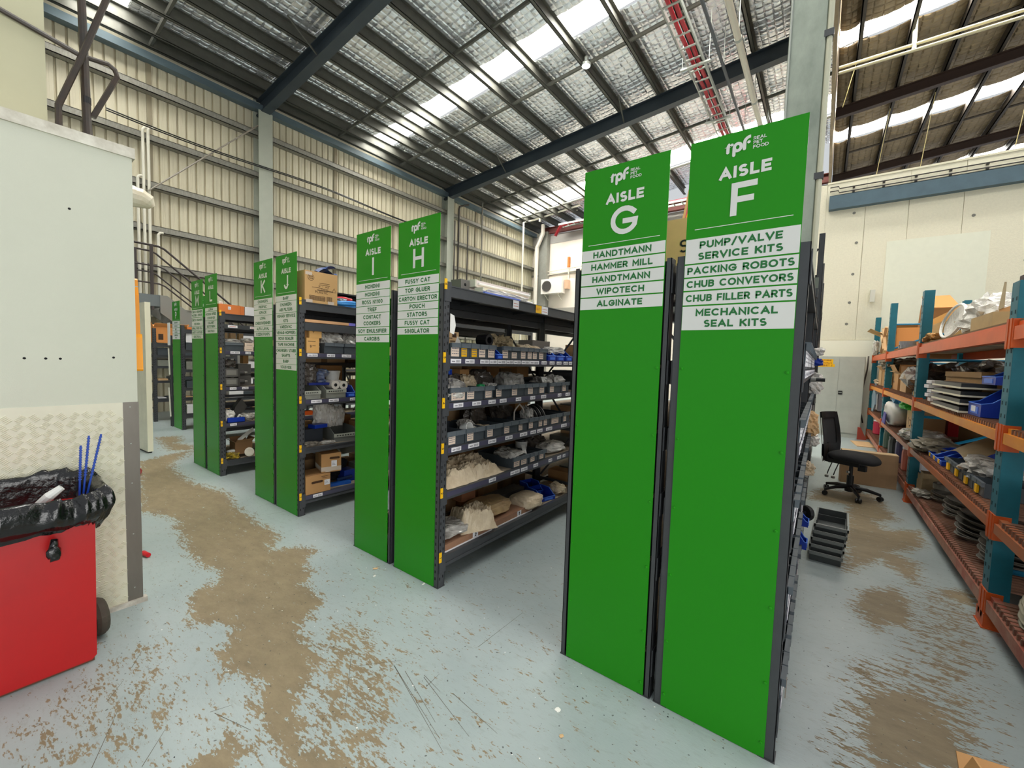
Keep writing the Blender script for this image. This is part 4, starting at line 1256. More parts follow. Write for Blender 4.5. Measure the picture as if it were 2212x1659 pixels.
MB().box(-.30, .30, 0, .13, 0, .10).obj('tray_body', M_GREYM, t)
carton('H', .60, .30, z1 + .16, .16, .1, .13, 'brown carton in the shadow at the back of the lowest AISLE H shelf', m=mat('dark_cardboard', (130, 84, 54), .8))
o = MB().box(-.05, .05, 0, .10, 0, .05).obj('yellow_box', M_YCARD, None, loc=world_pt('H', 1.62, .28, z1 + .001), rotz=R(90))
tag(o, 'yellow packet behind the blue bins on the lowest AISLE H shelf', 'packet')

# ================================================================== AISLE J RACK
t = carton('J', .21, .0, 1.9552, .31, .27, .28, 'big printed cardboard carton standing on top of the AISLE J rack', m=mat('big_carton_board', (204, 164, 108), .8, n=.25, ns=3, rgb2=(176, 134, 84)),
           lines=[(-.115, .025, .15, .004), (-.115, .062, .15, .004), (-.115, .025, .003, .04), (.032, .025, .003, .04), (-.02, .17, .10, .003), (-.02, .185, .10, .003), (-.09, .14, .10, .003), (-.04, .118, .15, .006)] +
           [(-.108 + .009 * i, .031, .005, .028) for i in range(16)] + [(.05 + .008 * i, .025, .004, .045) for i in range(7)])
mb = MB()
ribbon(mb, arc(-.10, .225, .028, .028, 0, 360, 16), .003, -.0016)
text(mb, 'BOX', -.10, .228, .012, .0025, -.0018)
text(mb, 'NONE', -.10, .212, .010, .0022, -.0018)
ribbon(mb, [(.10, .118), (.122, .155), (.142, .118), (.10, .118)], .003, -.0016)
text(mb, '12   1   PCS', .02, .150, .012, .0022, -.0018)
text(mb, 'CARTON', .03, .128, .011, .002, -.0018)
text(mb, 'PLASTIC', .0, .092, .022, .003, -.0018)
mb.obj('print', mat('brown_print', (66, 44, 28), .7), t)
for (x, z) in ((-.145, .0), (.06, .0), (-.15, .245)):
    MB().box(x, x + .06, -.0018, -.0008, z, z + .028).obj('tape', M_TAPE, t)
o = MB().sheet(lambda u, v: (-.02 + .19 * u, .02 + .16 * v, .03 * math.sin(u * 5) + .035 * u + .02 * math.sin(v * 4)), 12, 6).sheet(lambda u, v: (.11 + .045 * math.cos(PI * (.2 + 1.3 * u)), .02 + .16 * v, .05 + .03 * math.sin(PI * (.2 + 1.3 * u))), 10, 2).obj('blue_mat', mat('blue_rubber', (28, 62, 124), .5), None, loc=world_pt('J', .21, .0, 2.243), rotz=R(90))
tag(o, 'curled blue rubber mat lying on the big carton of the AISLE J rack', 'mat')
t = on('J', 'black_tub', 'open black tub of hoses on the AISLE J rack top', 'tub', .60, .03, 1.9556)
mb = MB()
mb.box(-.22, .22, .26, .27, 0, .145)
mb.box(-.22, -.21, 0, .26, 0, .02)
mb.box(.21, .22, 0, .26, 0, .145)
mb.box(-.22, .22, 0, .27, 0, .006)
mb.obj('tub_body', M_BLACK, t)
MB().box(-.225, .225, .18, .275, .145, .16).obj('tub_rim', M_BLACK, t)
def coil(key, a, dep, z, rx, rz, r, m, label, turns=2, seed=0, flat=True):
    g = random.Random(seed)
    n = 26 * turns
    pts = []
    for i in range(n + 1):
        t_ = 2 * PI * i / 26
        k = 1 + .05 * math.sin(i * .7 + seed)
        pts.append((rx * k * math.cos(t_), rz * k * math.sin(t_), r + .9 * r * (i / 26) + .004 * math.sin(i)))
    o = MB().tube(pts, r, 7).obj('hose_coil', m, None, True, loc=world_pt(key, a, dep, z), rotz=RACK[key][2])
    return tag(o, label, 'hose')
coil('J', .55, .13, 1.964, .17, .09, .016, mat('sky_blue_hose', (62, 150, 224), .4), 'sky blue hose coil in front on the AISLE J rack top', 2, 1)
coil('J', .50, .19, 2.015, .12, .06, .014, mat('red_hose', (206, 30, 46), .4), 'red hose coil in the black tub on the AISLE J rack top', 2, 5)
lump('J', 'hose_nozzle', 'black and white hose fitting lying across the sky blue hose coil', 'fitting', .47, .10, 2.01, (.10, .05, .035), mat('black_white_fitting', (40, 40, 44), .4, n=1, ns=20, rgb2=(230, 230, 230)), 71, .3)
t = on('J', 'plank', 'thin pale board lying on beams under the AISLE J rack top', 'board', .31, .02, 1.778)
MB().box(-.25, .19, 0, .30, 0, .026).obj('board', mat('salmon_board', (228, 176, 128), .7), t)
MB().box(.19, .26, 0, .30, 0, .026).obj('board_end', mat('violet_end', (128, 120, 214), .6), t)
mb = MB()
mb.box(.056, 1.794, .002, .032, 1.70, 1.772)
mb.box(.056, 1.794, .42, .45, 1.70, 1.772)
o = mb.obj('beam', M_STEEL, RACK['J'][0])
zz = 1.498
carton('J', .145, .03, zz, .12, .13, .134, 'lower small pale carton stacked at the AISLE J post', m=mat('amber_cardboard', (228, 176, 106), .8), lines=[(-.045, .105, .07, .004), (-.03, .06, .02, .005), (-.022, .045, .004, .03), (-.005, .065, .03, .004)])
carton('J', .17, .03, zz + .139, .115, .14, .13, 'upper small pale carton stacked at the AISLE J post', m=mat('amber_cardboard', (228, 176, 106), .8), lines=[(-.035, .11, .08, .004), (-.03, .06, .02, .005), (-.022, .045, .004, .03), (-.0, .065, .035, .004)])
carton('J', .075, .06, zz + .139, .055, .14, .125, 'narrow brown carton with a sticker beside the upper pale carton', m=mat('mid_brown_board', (146, 106, 62), .8), sticker=(-.015, .04, .025, .06))
carton('J', .265, .12, zz + .10, .10, .16, .14, 'dark open carton between the stacked pale cartons and the clear bags', m=mat('dark_cardboard2', (96, 74, 48), .8))
parts_bin('J', .245, .445, zz, 'left grey bin holding a clear bag on the AISLE J rack', h=.10, seg=2)
parts_bin('J', .45, .66, zz, 'right grey bin holding a clear bag on the AISLE J rack', h=.10, seg=2)
lump('J', 'plastic_bag', 'clear bag bulging out of the left grey bin of the AISLE J rack', 'bag', .34, .13, zz + .04, (.19, .2, .17), M_BAG, 72, .35)
lump('J', 'plastic_bag', 'clear bag bulging out of the right grey bin of the AISLE J rack', 'bag', .55, .13, zz + .04, (.2, .2, .15), M_BAG, 73, .35)
o = MB().sheet(lambda u, v: (.06 * math.cos(PI * u), v * .12, .05 * math.sin(PI * u)), 10, 2).obj('curved_cover', M_WHITE, None, loc=world_pt('J', .44, .2, zz + .19), rotz=R(90))
tag(o, 'white curved lid behind the clear bags on the AISLE J rack', 'lid')
# shelf 3 of J
zz = 1.070
def shallow_bin(key, a, dep, z, w, d, h, label, m, turn=0.0):
    t = on(key, 'open_bin', label, 'storage bin', a, dep, z + .0008, None, turn)
    k = .005
    mb = MB()
    pf = [(0, 0), (d, 0), (d, h), (d * .3, h), (0, h * .62)]
    mb.prism(pf, -w / 2, -w / 2 + k, 'x')
    mb.prism(pf, w / 2 - k, w / 2, 'x')
    mb.box(-w / 2 + k, w / 2 - k, 0, d, 0, k)
    mb.box(-w / 2 + k, w / 2 - k, 0, k, k, h * .62)
    mb.box(-w / 2 + k, w / 2 - k, d - k, d, k, h)
    mb.obj('bin_body', m, t)
    MB().box(-w / 2 - .003, w / 2 + .003, -.008, 0, h * .38, h * .64).obj('front_lip', mat('sage_grey_plastic', (158, 160, 148), .5), t)
    mb = MB()
    for q in range(7):
        mb.box(-w * .4 + w * .11 * q, -w * .33 + w * .11 * q, -.0086, -.008, h * .46, h * .54)
    mb.obj('writing', M_INK, t)
    return t
M_SAGE = mat('sage_grey_bin', (138, 140, 130), .5, n=.3, ns=8)
shallow_bin('J', .135, .02, zz, .155, .30, .12, 'left sage grey open bin on AISLE J shelf 3', M_SAGE)
shallow_bin('J', .37, .02, zz, .20, .30, .13, 'right sage grey open bin holding two rolls on the AISLE J rack', M_SAGE)
blue_bin('J', .525, .01, zz, .10, .20, .11, 'blue bin right of the sage grey open bins on the AISLE J rack')
for i, (a, zzz) in enumerate(((.37, .125), (.455, .12))):
    t = on('J', 'film_roll', ('left' if i == 0 else 'right') + ' white film roll with its end facing out on the AISLE J rack', 'roll', a, .03, zz + zzz, None)
    MB().lathe([(.016, 0), (.042, 0), (.042, .36), (.016, .36)], 20).obj('film', M_DISH if False else mat('grey_white_film', (206, 200, 190), .5), t, rot=(R(-90), 0, 0))
    MB().lathe([(.016, -.002), (.017, .03)], 14).obj('core', M_DARK, t, rot=(R(-90), 0, 0))
t = on('J', 'white_bucket', 'white round tub with lid behind the film rolls on the AISLE J rack', 'tub', .46, .25, zz + .16)
MB().lathe([(.06, 0), (.07, .07), (.07, .08)], 20).obj('tub_body', M_WHITE, t)
MB().lathe([(.076, .075), (.076, .095), (.0, .098)], 20).obj('lid', M_WHITE, t)
MB().lathe([(.08, -.16), (.08, 0)], 16).obj('tub_base', M_WHITE, t)
lump('J', 'plastic_bag', 'large smoky plastic bag at the left of AISLE J shelf 3', 'bag', .15, .20, zz + .12, (.20, .16, .20), M_BAGD, 74, .3)
lump('J', 'plastic_bag', 'bag of blue and grey fittings in the middle of AISLE J shelf 3', 'bag', .29, .22, zz + .13, (.15, .14, .15), mat('bluegrey_parts_bag', (120, 118, 120), .3, n=1, ns=18, rgb2=(60, 90, 140), bump=.5, bs=14), 75, .4)
carton('J', .50, .34, zz + .0, .24, .08, .30, 'wide brown carton at the back of AISLE J shelf 3', m=mat('mid_brown_board', (146, 106, 62), .8))
o = MB().box(-.11, .11, 0, .12, 0, .022).obj('blue_tray', mat('dark_blue_plastic', (20, 40, 120), .4), None, loc=world_pt('J', .25, .08, zz + .125), rotz=R(84))
tag(o, 'dark blue tray lying across the sage grey bins of the AISLE J rack', 'tray')
# shelf 2 of J
zz = .624
t = on('J', 'dark_box', 'dark slate box at the back left of AISLE J shelf 2', 'box', .20, .16, zz + .001)
MB().box(-.11, .11, 0, .16, 0, .14).obj('box_body', mat('dark_slate', (36, 42, 50), .5), t)
o = MB().box(-.07, .07, 0, .10, 0, .035).obj('blue_box', M_BLUE, None, loc=world_pt('J', .29, .15, zz + .143), rotz=R(90 + 8))
tag(o, 'small blue box on the dark slate box of the AISLE J rack', 'box')
shallow_bin('J', .49, .04, zz, .24, .36, .13, 'grey open bin on the right of AISLE J shelf 2', mat('mid_grey_bin', (112, 114, 108), .5), R(-8))
lump('J', 'plastic_bag', 'bag of loose grey fittings on the front of AISLE J shelf 2', 'bag', .15, .07, zz + .001, (.16, .10, .035), mat('gritty_bag', (146, 138, 124), .4, n=1, ns=30, rgb2=(70, 66, 60), bump=.8, bs=40), 76, .3)
lump('J', 'plastic_bag', 'flat clear bag with a white label on AISLE J shelf 2', 'bag', .31, .07, zz + .001, (.14, .09, .025), M_BAG, 77, .2)
for i, (a, s_, hh) in enumerate(((.36, .13, .27), (.46, .11, .22), (.56, .10, .20))):
    lump('J', 'plastic_bag', '%s of the white bags standing at the back of AISLE J shelf 2' % ['tallest', 'middle', 'last'][i], 'bag', a, .30, zz + .12, (s_, .1, hh), M_BAGW, 78 + i, .28)
o = MB().box(-.05, .05, 0, .06, 0, .04).obj('orange_box', mat('orange_box', (236, 96, 16), .5), None, loc=world_pt('J', .26, .33, zz + .255), rotz=R(90))
tag(o, 'small orange box on the inner shelf of the AISLE J rack', 'box')
# shelf 1 of J
zz = .178
carton('J', .185, .005, zz, .24, .25, .165, 'lower brown archive carton with a hand hole on the lowest AISLE J shelf', hole=(-.01, .105), sticker=(.06, .06, .055, .05), lines=[(.03, .145, .07, .004), (.04, .13, .05, .003)])
carton('J', .315, .005, zz + .175, .18, .26, .175, 'upper brown archive carton taped along its side on the lowest AISLE J shelf', turn=R(-16), hole=(.03, .135), sticker=(.0, .05, .05, .06), tape=True)
t = on('J', 'blue_tool', 'long blue plastic tool on the lowest AISLE J shelf', 'tool', .44, .06, zz + .001)
MB().box(-.11, .11, 0, .05, 0, .03).obj('tool_body', mat('bright_blue', (24, 92, 190), .4), t, rotz=R(-12))
MB().tube([(0, .06, .045), (.16, .05, .05)], .016, 8).obj('tool_barrel', mat('dark_blue_barrel', (18, 44, 84), .4), t)
t = on('J', 'blue_crate', 'blue box at the far end of the lowest AISLE J shelf', 'box', .58, .12, zz + .001)
MB().box(-.06, .06, 0, .14, 0, .12).obj('box_body', M_BLUE, t)
lump('J', 'black_bag', 'black bag at the back of the lowest AISLE J shelf', 'bag', .50, .30, zz + .001, (.26, .2, .22), mat('black_fabric', (24, 24, 28), .8), 81, .3)

# ================================================================== AISLE L RACK
zz = 1.930
carton('L', .12, .02, zz, .22, .25, .105, 'orange brown carton on top of the AISLE L rack', m=mat('orange_carton', (222, 126, 62), .8), sticker=(-.02, .05, .03, .035))
carton('L', .255, .03, zz, .04, .2, .10, 'small orange carton end between the two cartons on the AISLE L rack', m=mat('orange_carton', (222, 126, 62), .8))
carton('L', .33, .02, zz, .10, .2, .10, 'white carton on top of the AISLE L rack', m=M_LABEL)
lump('L', 'plastic_bag', 'small white bag on the orange carton of the AISLE L rack', 'bag', .05, .12, zz + .11, (.06, .07, .035), M_BAGW, 91, .2)
mb = MB()
mb.box(.056, 1.794, .002, .032, 1.755, 1.805)
mb.obj('beam', M_STEEL, RACK['L'][0])
for (a, w) in ((.14, .10), (.35, .05)):
    mb = MB()
    mb.box(a - w / 2, a + w / 2, -.001, .0015, 1.768, 1.797)
    mb.box(a - w * .35, a + w * .35, -.0016, -.001, 1.779, 1.785, 1)
    mb.obj('shelf_label', [M_LABEL, mat('red_ink', (190, 90, 60), .6)], RACK['L'][0])
zz = 1.493
parts_bin('L', .06, .26, zz, 'dark grey bin on the upper AISLE L shelf', h=.10, seg=1)
lump('L', 'plastic_bag', 'clear bag in the dark grey bin of the AISLE L rack', 'bag', .15, .12, zz + .07, (.2, .18, .075), M_BAG, 92, .25)
carton('L', .32, .02, zz, .10, .2, .05, 'lower cream card box on the upper AISLE L shelf', m=M_CARD, lines=[(-.03, .02, .06, .004)])
carton('L', .325, .02, zz + .055, .10, .2, .045, 'upper cream card box on the upper AISLE L shelf', m=M_CARD, lines=[(-.03, .02, .06, .004)])
lump('L', 'plastic_bag', 'grey bag on the stacked cream card boxes of the AISLE L rack', 'bag', .32, .1, zz + .105, (.12, .12, .05), M_BAG, 93, .3)
for i, (a, w) in enumerate(((.09, .07), (.17, .06), (.26, .06), (.35, .05))):
    carton('L', a, .34, zz, w, .07, .22, '%s pale carton standing behind the bin on the AISLE L rack' % ORD[i], m=M_CARTONL, group='pale cartons behind the bin')
zz = 1.063
for i, zk in enumerate((0, .112)):
    t = on('L', 'actuator', ('lower' if i == 0 else 'upper') + ' grey cylinder actuator with a steel shaft on the AISLE L rack', 'actuator', .13, .02, zz + .001 + zk)
    MB().box(-.08, .075, 0, .10, .008, .103).obj('barrel', M_GREYM, t)
    for x in (-.085, .07):
        MB().box(x, x + .018, -.005, .105, 0, .110).obj('end_plate', mat('dark_plate', (62, 60, 58), .5), t)
    MB().tube([(.088, .05, .055), (.15, .05, .055)], [.036, .03], 10).obj('neck', mat('dark_plate', (62, 60, 58), .5), t)
    MB().tube([(.15, .05, .055), (.185, .05, .055)], .014, 8).obj('shaft', M_METAL, t)
    MB().box(-.055, .05, -.003, .0, .03, .085).obj('name_plate', mat('plate_grey', (128, 126, 120), .5), t)
for i, zk in enumerate((.04, .165)):
    t = on('L', 'grey_housing', ('lower' if i == 0 else 'upper') + ' grey machine housing right of the actuators on the AISLE L rack', 'machine part', .30, .10, zz + .001 + (0 if i == 0 else .14))
    MB().box(-.07, .07, 0, .14, 0, .13).obj('housing', M_GREYM, t)
lump('L', 'plastic_bag', 'dusty bag lying on the upper actuator of the AISLE L rack', 'bag', .12, .12, zz + .23, (.14, .14, .09), M_BAGD, 94, .3)
carton('L', .35, .2, zz + .275, .06, .1, .10, 'brown carton on the upper grey housing of the AISLE L rack', m=M_CARTON)
mb = MB()
for z in (.72, .80, .90):
    mb.box(.056, .9, .40, .43, z, z + .03)
mb.obj('rear_rail', M_STEEL, RACK['L'][0])
zz = .627
t = on('L', 'blue_tray', 'blue tray with white fittings on the shelf tagged 2 of the AISLE L rack', 'tray', .17, .02, zz + .001)
mb = MB()
mb.box(-.09, .10, 0, .004, 0, .06)
mb.box(-.09, .10, 0, .2, 0, .004)
mb.box(-.09, -.086, 0, .2, 0, .05)
mb.box(.096, .10, 0, .2, 0, .05)
mb.obj('tray_body', mat('royal_blue', (18, 60, 176), .4), t)
MB().tube([(.03, .03, .05), (.05, .03, .085), (.075, .03, .07), (.07, .03, .045)], .012, 7).obj('tray_handle', M_WHITE, t)
lump('L', 'plastic_bag', 'white bag in the blue tray of the AISLE L rack', 'bag', .12, .09, zz + .006, (.1, .12, .14), M_BAGW, 95, .3)
lump('L', 'plastic_bag', 'pale bag right of the blue tray on the AISLE L rack', 'bag', .33, .1, zz + .001, (.14, .16, .09), M_BAG, 96, .3)
mb = MB()
mb.prism([(0, 0), (.10, 0), (.16, .10), (.10, .2), (.03, .1)], 0, .10, 'y')
o = mb.obj('grey_bracket', M_GREYM, None, loc=world_pt('L', .20, .20, zz + .07), rotz=R(90))
tag(o, 'angled grey bracket piece standing behind the blue tray on the AISLE L rack', 'bracket')
zz = .18
carton('L', .27, .06, zz + .04, .19, .18, .15, 'open brown carton with paper sticking out on the lowest AISLE L shelf', m=mat('dull_brown_board', (132, 98, 64), .8), flaps=.05, seed=3)
o = MB().sheet(lambda u, v: (.17 * u, .02 + .05 * v, .05 + .13 * u + .03 * v), 4, 3).obj('paper_sheet', M_PAPER, None, loc=world_pt('L', .22, .05, zz + .14), rotz=R(90))
tag(o, 'white paper sticking out of the open carton on the lowest AISLE L shelf', 'paper')
mb = MB()
mb.lathe([(0, 0), (.05, 0), (.055, .012), (.04, .016), (0, .012)], 18)
o = mb.obj('white_disc', mat('pale_disc', (214, 206, 190), .5), None, loc=world_pt('L', .31, .02, zz + .062), rot=(R(78), 0, R(90)))
tag(o, 'pale round lid leaning against the open carton on the lowest AISLE L shelf', 'lid')
lump('L', 'cable_bundle', 'yellow and black cable bundle on the lowest AISLE L shelf', 'cable', .13, .05, zz + .001, (.15, .1, .07), mat('yellow_black_cable', (44, 42, 36), .6, n=1, ns=26, rgb2=(200, 170, 20)), 97, .5)
lump('L', 'white_sole', 'white flat offcut above the cable bundle on the lowest AISLE L shelf', 'offcut', .16, .10, zz + .072, (.12, .07, .03), M_WHITE, 98, .15)
o = MB().box(-.09, .09, 0, .1, 0, .03).obj('flat_board', M_CARTOND, None, loc=world_pt('L', .13, .18, zz + .001), rotz=R(90))
tag(o, 'flat brown board at the back of the lowest AISLE L shelf', 'board')
# ---- back-to-back neighbours seen through the open shelves: rows of cartons on I, K and G
g = random.Random(12)
for key, lv, nm in (('I', [.20, .55, .95, 1.32, 1.62], 'AISLE I'), ('K', [.18, .62, 1.0, 1.4, 1.72], 'AISLE K')):
    for li, z in enumerate(lv):
        x = 1.95
        n = 0
        while x < 3.30:
            w = g.uniform(.14, .28)
            h = g.uniform(.07, .20)
            m = g.choice((M_CARTON, M_CARTONL, M_CARTOND, M_CARTON))
            if li < 4:
                carton(key, x + w / 2, .10, z, w, .30, h, '%s carton from the far end on the %s %s shelf' % (ORD[n], SHELF[li], nm), m=m, group='cartons seen through the racks')
                n += 1
            x += w + g.uniform(.02, .12)
# ---- further along the J rack top: white cartons and blue printed bags seen through H and I
for i, (a, w, h, m) in enumerate(((.95, .22, .13, M_LABEL), (1.25, .34, .16, M_LABEL), (1.66, .3, .12, M_CARTONL), (2.1, .3, .14, M_LABEL), (2.5, .26, .15, M_BLUE), (2.9, .3, .13, M_LABEL))):
    carton('J', a, .04, 1.955, w, .3, h, '%s carton along the AISLE J rack top beyond the hose tub' % ORD[i], m=m)
for li, z in enumerate(LJ[:4]):
    x, n = .72, 0
    while x < 3.3:
        w = g.uniform(.14, .26)
        h = g.uniform(.09, .2)
        if not (1.7 < x + w and x < 1.9):
            carton('J', x + w / 2, .05, z, w, .32, h, '%s carton beyond the front items on the %s AISLE J shelf' % (ORD[n], SHELF[li]), m=g.choice((M_CARTON, M_CARTONL, M_SAGE, M_BIN)), group='cartons deeper along the AISLE J rack')
            n += 1
        x += w + g.uniform(.02, .1)
for li, z in enumerate(LH[:5]):
    x, n = 1.92, 0
    while x < 3.4:
        w = g.uniform(.14, .26)
        carton('H', x + w / 2, .05, z, w, .32, g.uniform(.08, .2), '%s carton in the far bay on the %s AISLE H shelf' % (ORD[n], SHELF[li]), m=g.choice((M_CARTON, M_CARTONL, M_SAGE, M_BIN)), group='cartons deeper along the AISLE H rack')
        n += 1
        x += w + g.uniform(.02, .1)

# ================================================================== FRONT RACKS F AND G: bins seen edge-on, carton on top
g = random.Random(31)
cols = [M_BIN, M_BIN, M_BIN]
for li, z in enumerate(LF[:5]):
    x, n = .075, 0
    while x < 2.42:
        w = g.choice((.095, .105, .12, .16))
        if not (1.2 < x + w and x < 1.30):
            parts_bin('F', x, x + w, z, '%s bin from the front post on the %s AISLE F shelf facing right' % (ORD[n], SHELF[li]), h=.10 if li else .09, d=.36, seg=1, dep=-.012,
                      cards=[(0, w * .55, .06, M_LABEL)], group='bins along the right side of the AISLE F rack')
            n += 1
        x += w + g.choice((.004, .004, .03))
# things poking out of those bins into the right aisle
for i, (a, z, s_, m, nm, lb) in enumerate([
    (2.3, 1.60, (.10, .12, .06), M_BAGW, 'plastic_bag', 'white bag end sticking out high on the right side of the AISLE F rack'),
    (2.2, 1.30, (.12, .13, .16), M_BAGW, 'plastic_bag', 'white and clear bag hanging out over the right aisle from the AISLE F rack'),
    (1.9, 1.06, (.11, .10, .12), M_CARTONL, 'paper_sack', 'tan crumpled paper sack poking out on the right side of the AISLE F rack'),
    (2.15, .97, (.12, .12, .13), M_CARTONL, 'paper_sack', 'second tan paper sack lower on the right side of the AISLE F rack'),
    (2.35, .86, (.12, .12, .11), M_BAGW, 'plastic_bag', 'white bag bulging out at hip height on the right side of the AISLE F rack'),
    (2.0, .70, (.11, .11, .09), M_BAGT, 'plastic_bag', 'tan bag near the middle of the right side of the AISLE F rack'),
    (2.25, 1.52, (.06, .12, .05), M_BLUE, 'blue_glove', 'blue plastic piece hanging from the right side of the AISLE F rack')]):
    lump('F', nm, lb, 'bag' if 'bag' in nm or 'sack' in nm else 'plastic piece', a, .0, z, s_, m, 130 + i, .35)
t = on('F', 'pipe_stub', 'dark pipe with a chrome sleeve poking out of the AISLE F rack side', 'pipe', 1.35, 0, 1.43)
MB().tube([(0, .1, 0), (0, -.075, .0)], .012, 8).obj('pipe_body', M_BLACK, t)
MB().tube([(0, .02, 0), (0, -.03, .0)], .0145, 8).obj('sleeve', M_METAL, t)
t = on('F', 'caster_wheel', 'black wheel poking out of the AISLE F rack side beside the grey trays', 'wheel', 1.92, .0, .43)
MB().lathe([(.01, -.014), (.05, -.014), (.056, 0), (.05, .014), (.01, .014)], 18).obj('tyre', M_BLACK, t, loc=(0, -.035, 0), rot=(R(90), 0, R(40)))
MB().box(-.012, .012, -.03, .06, -.012, .012).obj('fork', M_BLACK, t)
for i, (a, z, h) in enumerate(((1.78, .36, .09), (1.66, .24, .12))):
    blue_bin('F', a, -.045, z + .02, .10, .14, h, ('upper' if i == 0 else 'lower') + ' blue bin hanging out of the right side of the AISLE F rack')
o = MB().prism([(-.03, 0), (.05, .004), (.03, .02), (.04, .05), (-.01, .03)], -.002, .002, 'y').obj('torn_board', mat('grey_board', (150, 142, 130), .8), None, loc=world_pt('F', .28, -.015, .10), rotz=R(90))
tag(o, 'torn grey board flap at the foot of the right side of the AISLE F rack', 'board')
# carton pair standing between the F and G panels
t = thing('cardboard_box', 'tall pale carton glimpsed between the AISLE G and AISLE F panels', 'cardboard box', (-.60, .36, 1.958))
mb = MB()
mb.box(-.105, .16, 0, .24, 0, .262)
mb.obj('box_body', mat('pale_carton', (232, 190, 130), .8, n=.2, ns=4), t)
mb = MB()
text(mb, 'Sch', -.004, .095, .062, .009, -.0016, align='l')
mb.obj('lettering', M_INK, t)
MB().box(-.108, -.08, -.0015, .24, 0, .263).obj('corner_fold', M_CARTON, t)
t = thing('upright_flap', 'carton flap with a pink and yellow label standing behind the tall pale carton', 'board', (-.672, .62, 2.221))
mb = MB()
mb.prism([(-.012, 0), (.16, -.02), (.16, .20), (.055, .262), (.030, .252)], 0, .012, 'y')
mb.obj('board', mat('pale_carton', (232, 190, 130), .8), t)
MB().prism([(.010, .045), (.15, .01), (.15, .19), (.062, .235), (.040, .225)], -.0015, 0, 'y').obj('pink_label', mat('pink_print', (226, 96, 116), .6), t)
MB().prism([(.020, .075), (.036, .068), (.066, .175), (.048, .182)], -.003, -.0016, 'y').obj('yellow_label', mat('yellow_print', (248, 200, 20), .6), t)
MB().prism([(.052, .165), (.085, .15), (.09, .185), (.062, .20)], -.0036, -.0016, 'y').obj('red_label', mat('red_print', (226, 30, 30), .6), t)
# ================================================================== FAR RACKS P AND Q
g = random.Random(8)
for key, lv, nm, x1 in (('P', [.30, .78, 1.12, 1.48], 'AISLE P', 1.3), ('Q', [.42, .80, 1.12, 1.35], 'farthest', 1.3), ('N', [.2, .7, 1.2, 1.6], 'hidden far', 1.3)):
    for li, z in enumerate(lv):
        x, n = .08, 0
        while x < x1:
            w = g.uniform(.12, .22)
            h = g.uniform(.06, .16)
            m = g.choice((M_BIN, M_LABEL, M_BIN, M_CARTONL, M_SAGE))
            carton(key, x + w / 2, .03, z, w, .3, h, '%s box from the near post on the %s shelf of the %s rack' % (ORD[n], SHELF[li], nm), m=m, group='boxes on the far racks')
            n += 1
            x += w + g.uniform(.01, .06)
carton('P', .40, .02, 1.862, .60, .30, .04, 'flat orange board lying on top of the AISLE P rack', m=mat('orange_carton', (222, 126, 62), .8))
for i, a in enumerate((.14, .28)):
    carton('P', a, .02, 1.62, .12, .2, .17 - .03 * i, '%s white box at the top of the AISLE P rack' % ORD[i], m=M_LABEL)
carton('Q', .30, .05, 1.61, .55, .3, .32, 'large orange carton on top of the farthest rack under the stairs', m=mat('orange_tan_carton', (224, 150, 82), .8), lines=[(-.2, .06, .08, .12)], flaps=.1)
t = thing('leaning_frame', 'grey ladder-like steel frame with a paper sheet leaning between the two far racks', 'frame', (-9.98, .58, 0))
for x in (-.05, .03):
    MB().box(x, x + .02, 0, .03, 0, 1.75).obj('stile', M_STEEL, t)
for k in range(5):
    MB().box(-.03, .03, .005, .02, .25 + .33 * k, .28 + .33 * k).obj('rung', M_STEEL, t)
MB().box(-.10, .05, -.008, -.002, 1.56, 1.99).obj('paper_sheet', M_PAPER, t)
MB().tube([(.0, -.02, 1.5), (.05, -.02, 1.0)], .012, 6).obj('pole', M_CREAM, t)
MB().tube([(-.02, -.02, .75), (.06, -.02, .2)], .012, 6).obj('pole', M_CREAM, t)

# ================================================================== LEFT: COOL ROOM, BIN, STAIR
M_COOL = mat('coolroom_panel', (206, 207, 190), .5, n=.35, ns=1.4, rgb2=(192, 194, 176), bump=.10, bs=220)
CX, CY = -3.137, -1.204
wc = struct(bpy.data.objects.new('wall_coolroom', None))
LINK(wc)
MB().box(CX - .10, CX, -4.5, CY, .012, 2.545).obj('wall_panel', M_COOL, wc)
MB().box(-7.5, CX - .10, CY - .1, CY, .0, 2.55).obj('wall_panel', M_COOL, wc)
MB().box(-7.5, CX - .1, -4.5, CY - .1, 2.45, 2.55).obj('roof_panel', M_COOL, wc)
MB().box(CX - .105, CX + .012, -4.5, CY + .012, 2.545, 2.60).obj('cap_flashing', mat('dirty_white_flashing', (226, 222, 208), .5, n=.6, ns=9, rgb2=(150, 138, 116)), wc)
MB().box(CX - .02, CX + .018, -4.5, CY + .02, 0, .028).obj('floor_angle', mat('scuffed_white_angle', (214, 208, 196), .5, n=.7, ns=14, rgb2=(130, 118, 104)), wc)
kick = MB().box(CX, CX + .003, -4.5, CY - .062, .028, 1.187).obj('checker_plate', mat('cream_painted_plate', (222, 218, 196), .42, n=.4, ns=6, rgb2=(204, 198, 178)), wc)
mb = MB()
def bar(cy, cz, ang, l=.031, w=.0050, h=.0034):
    c, s_ = math.cos(ang), math.sin(ang)
    a = [(-l / 2, 0), (-l * .35, w / 2), (l * .35, w / 2), (l / 2, 0), (l * .35, -w / 2), (-l * .35, -w / 2)]
    vs = [(CX + .003, cy + p[0] * c - p[1] * s_, cz + p[0] * s_ + p[1] * c) for p in a] + [(CX + .003 + h, cy + p[0] * .8 * c, cz + p[0] * .8 * s_) for p in (a[1], a[2])]
    mb.add(vs, [(0, 1, 6), (1, 2, 7, 6), (2, 3, 7), (3, 4, 7), (4, 5, 6, 7), (5, 0, 6)])
row = 0
z = .05
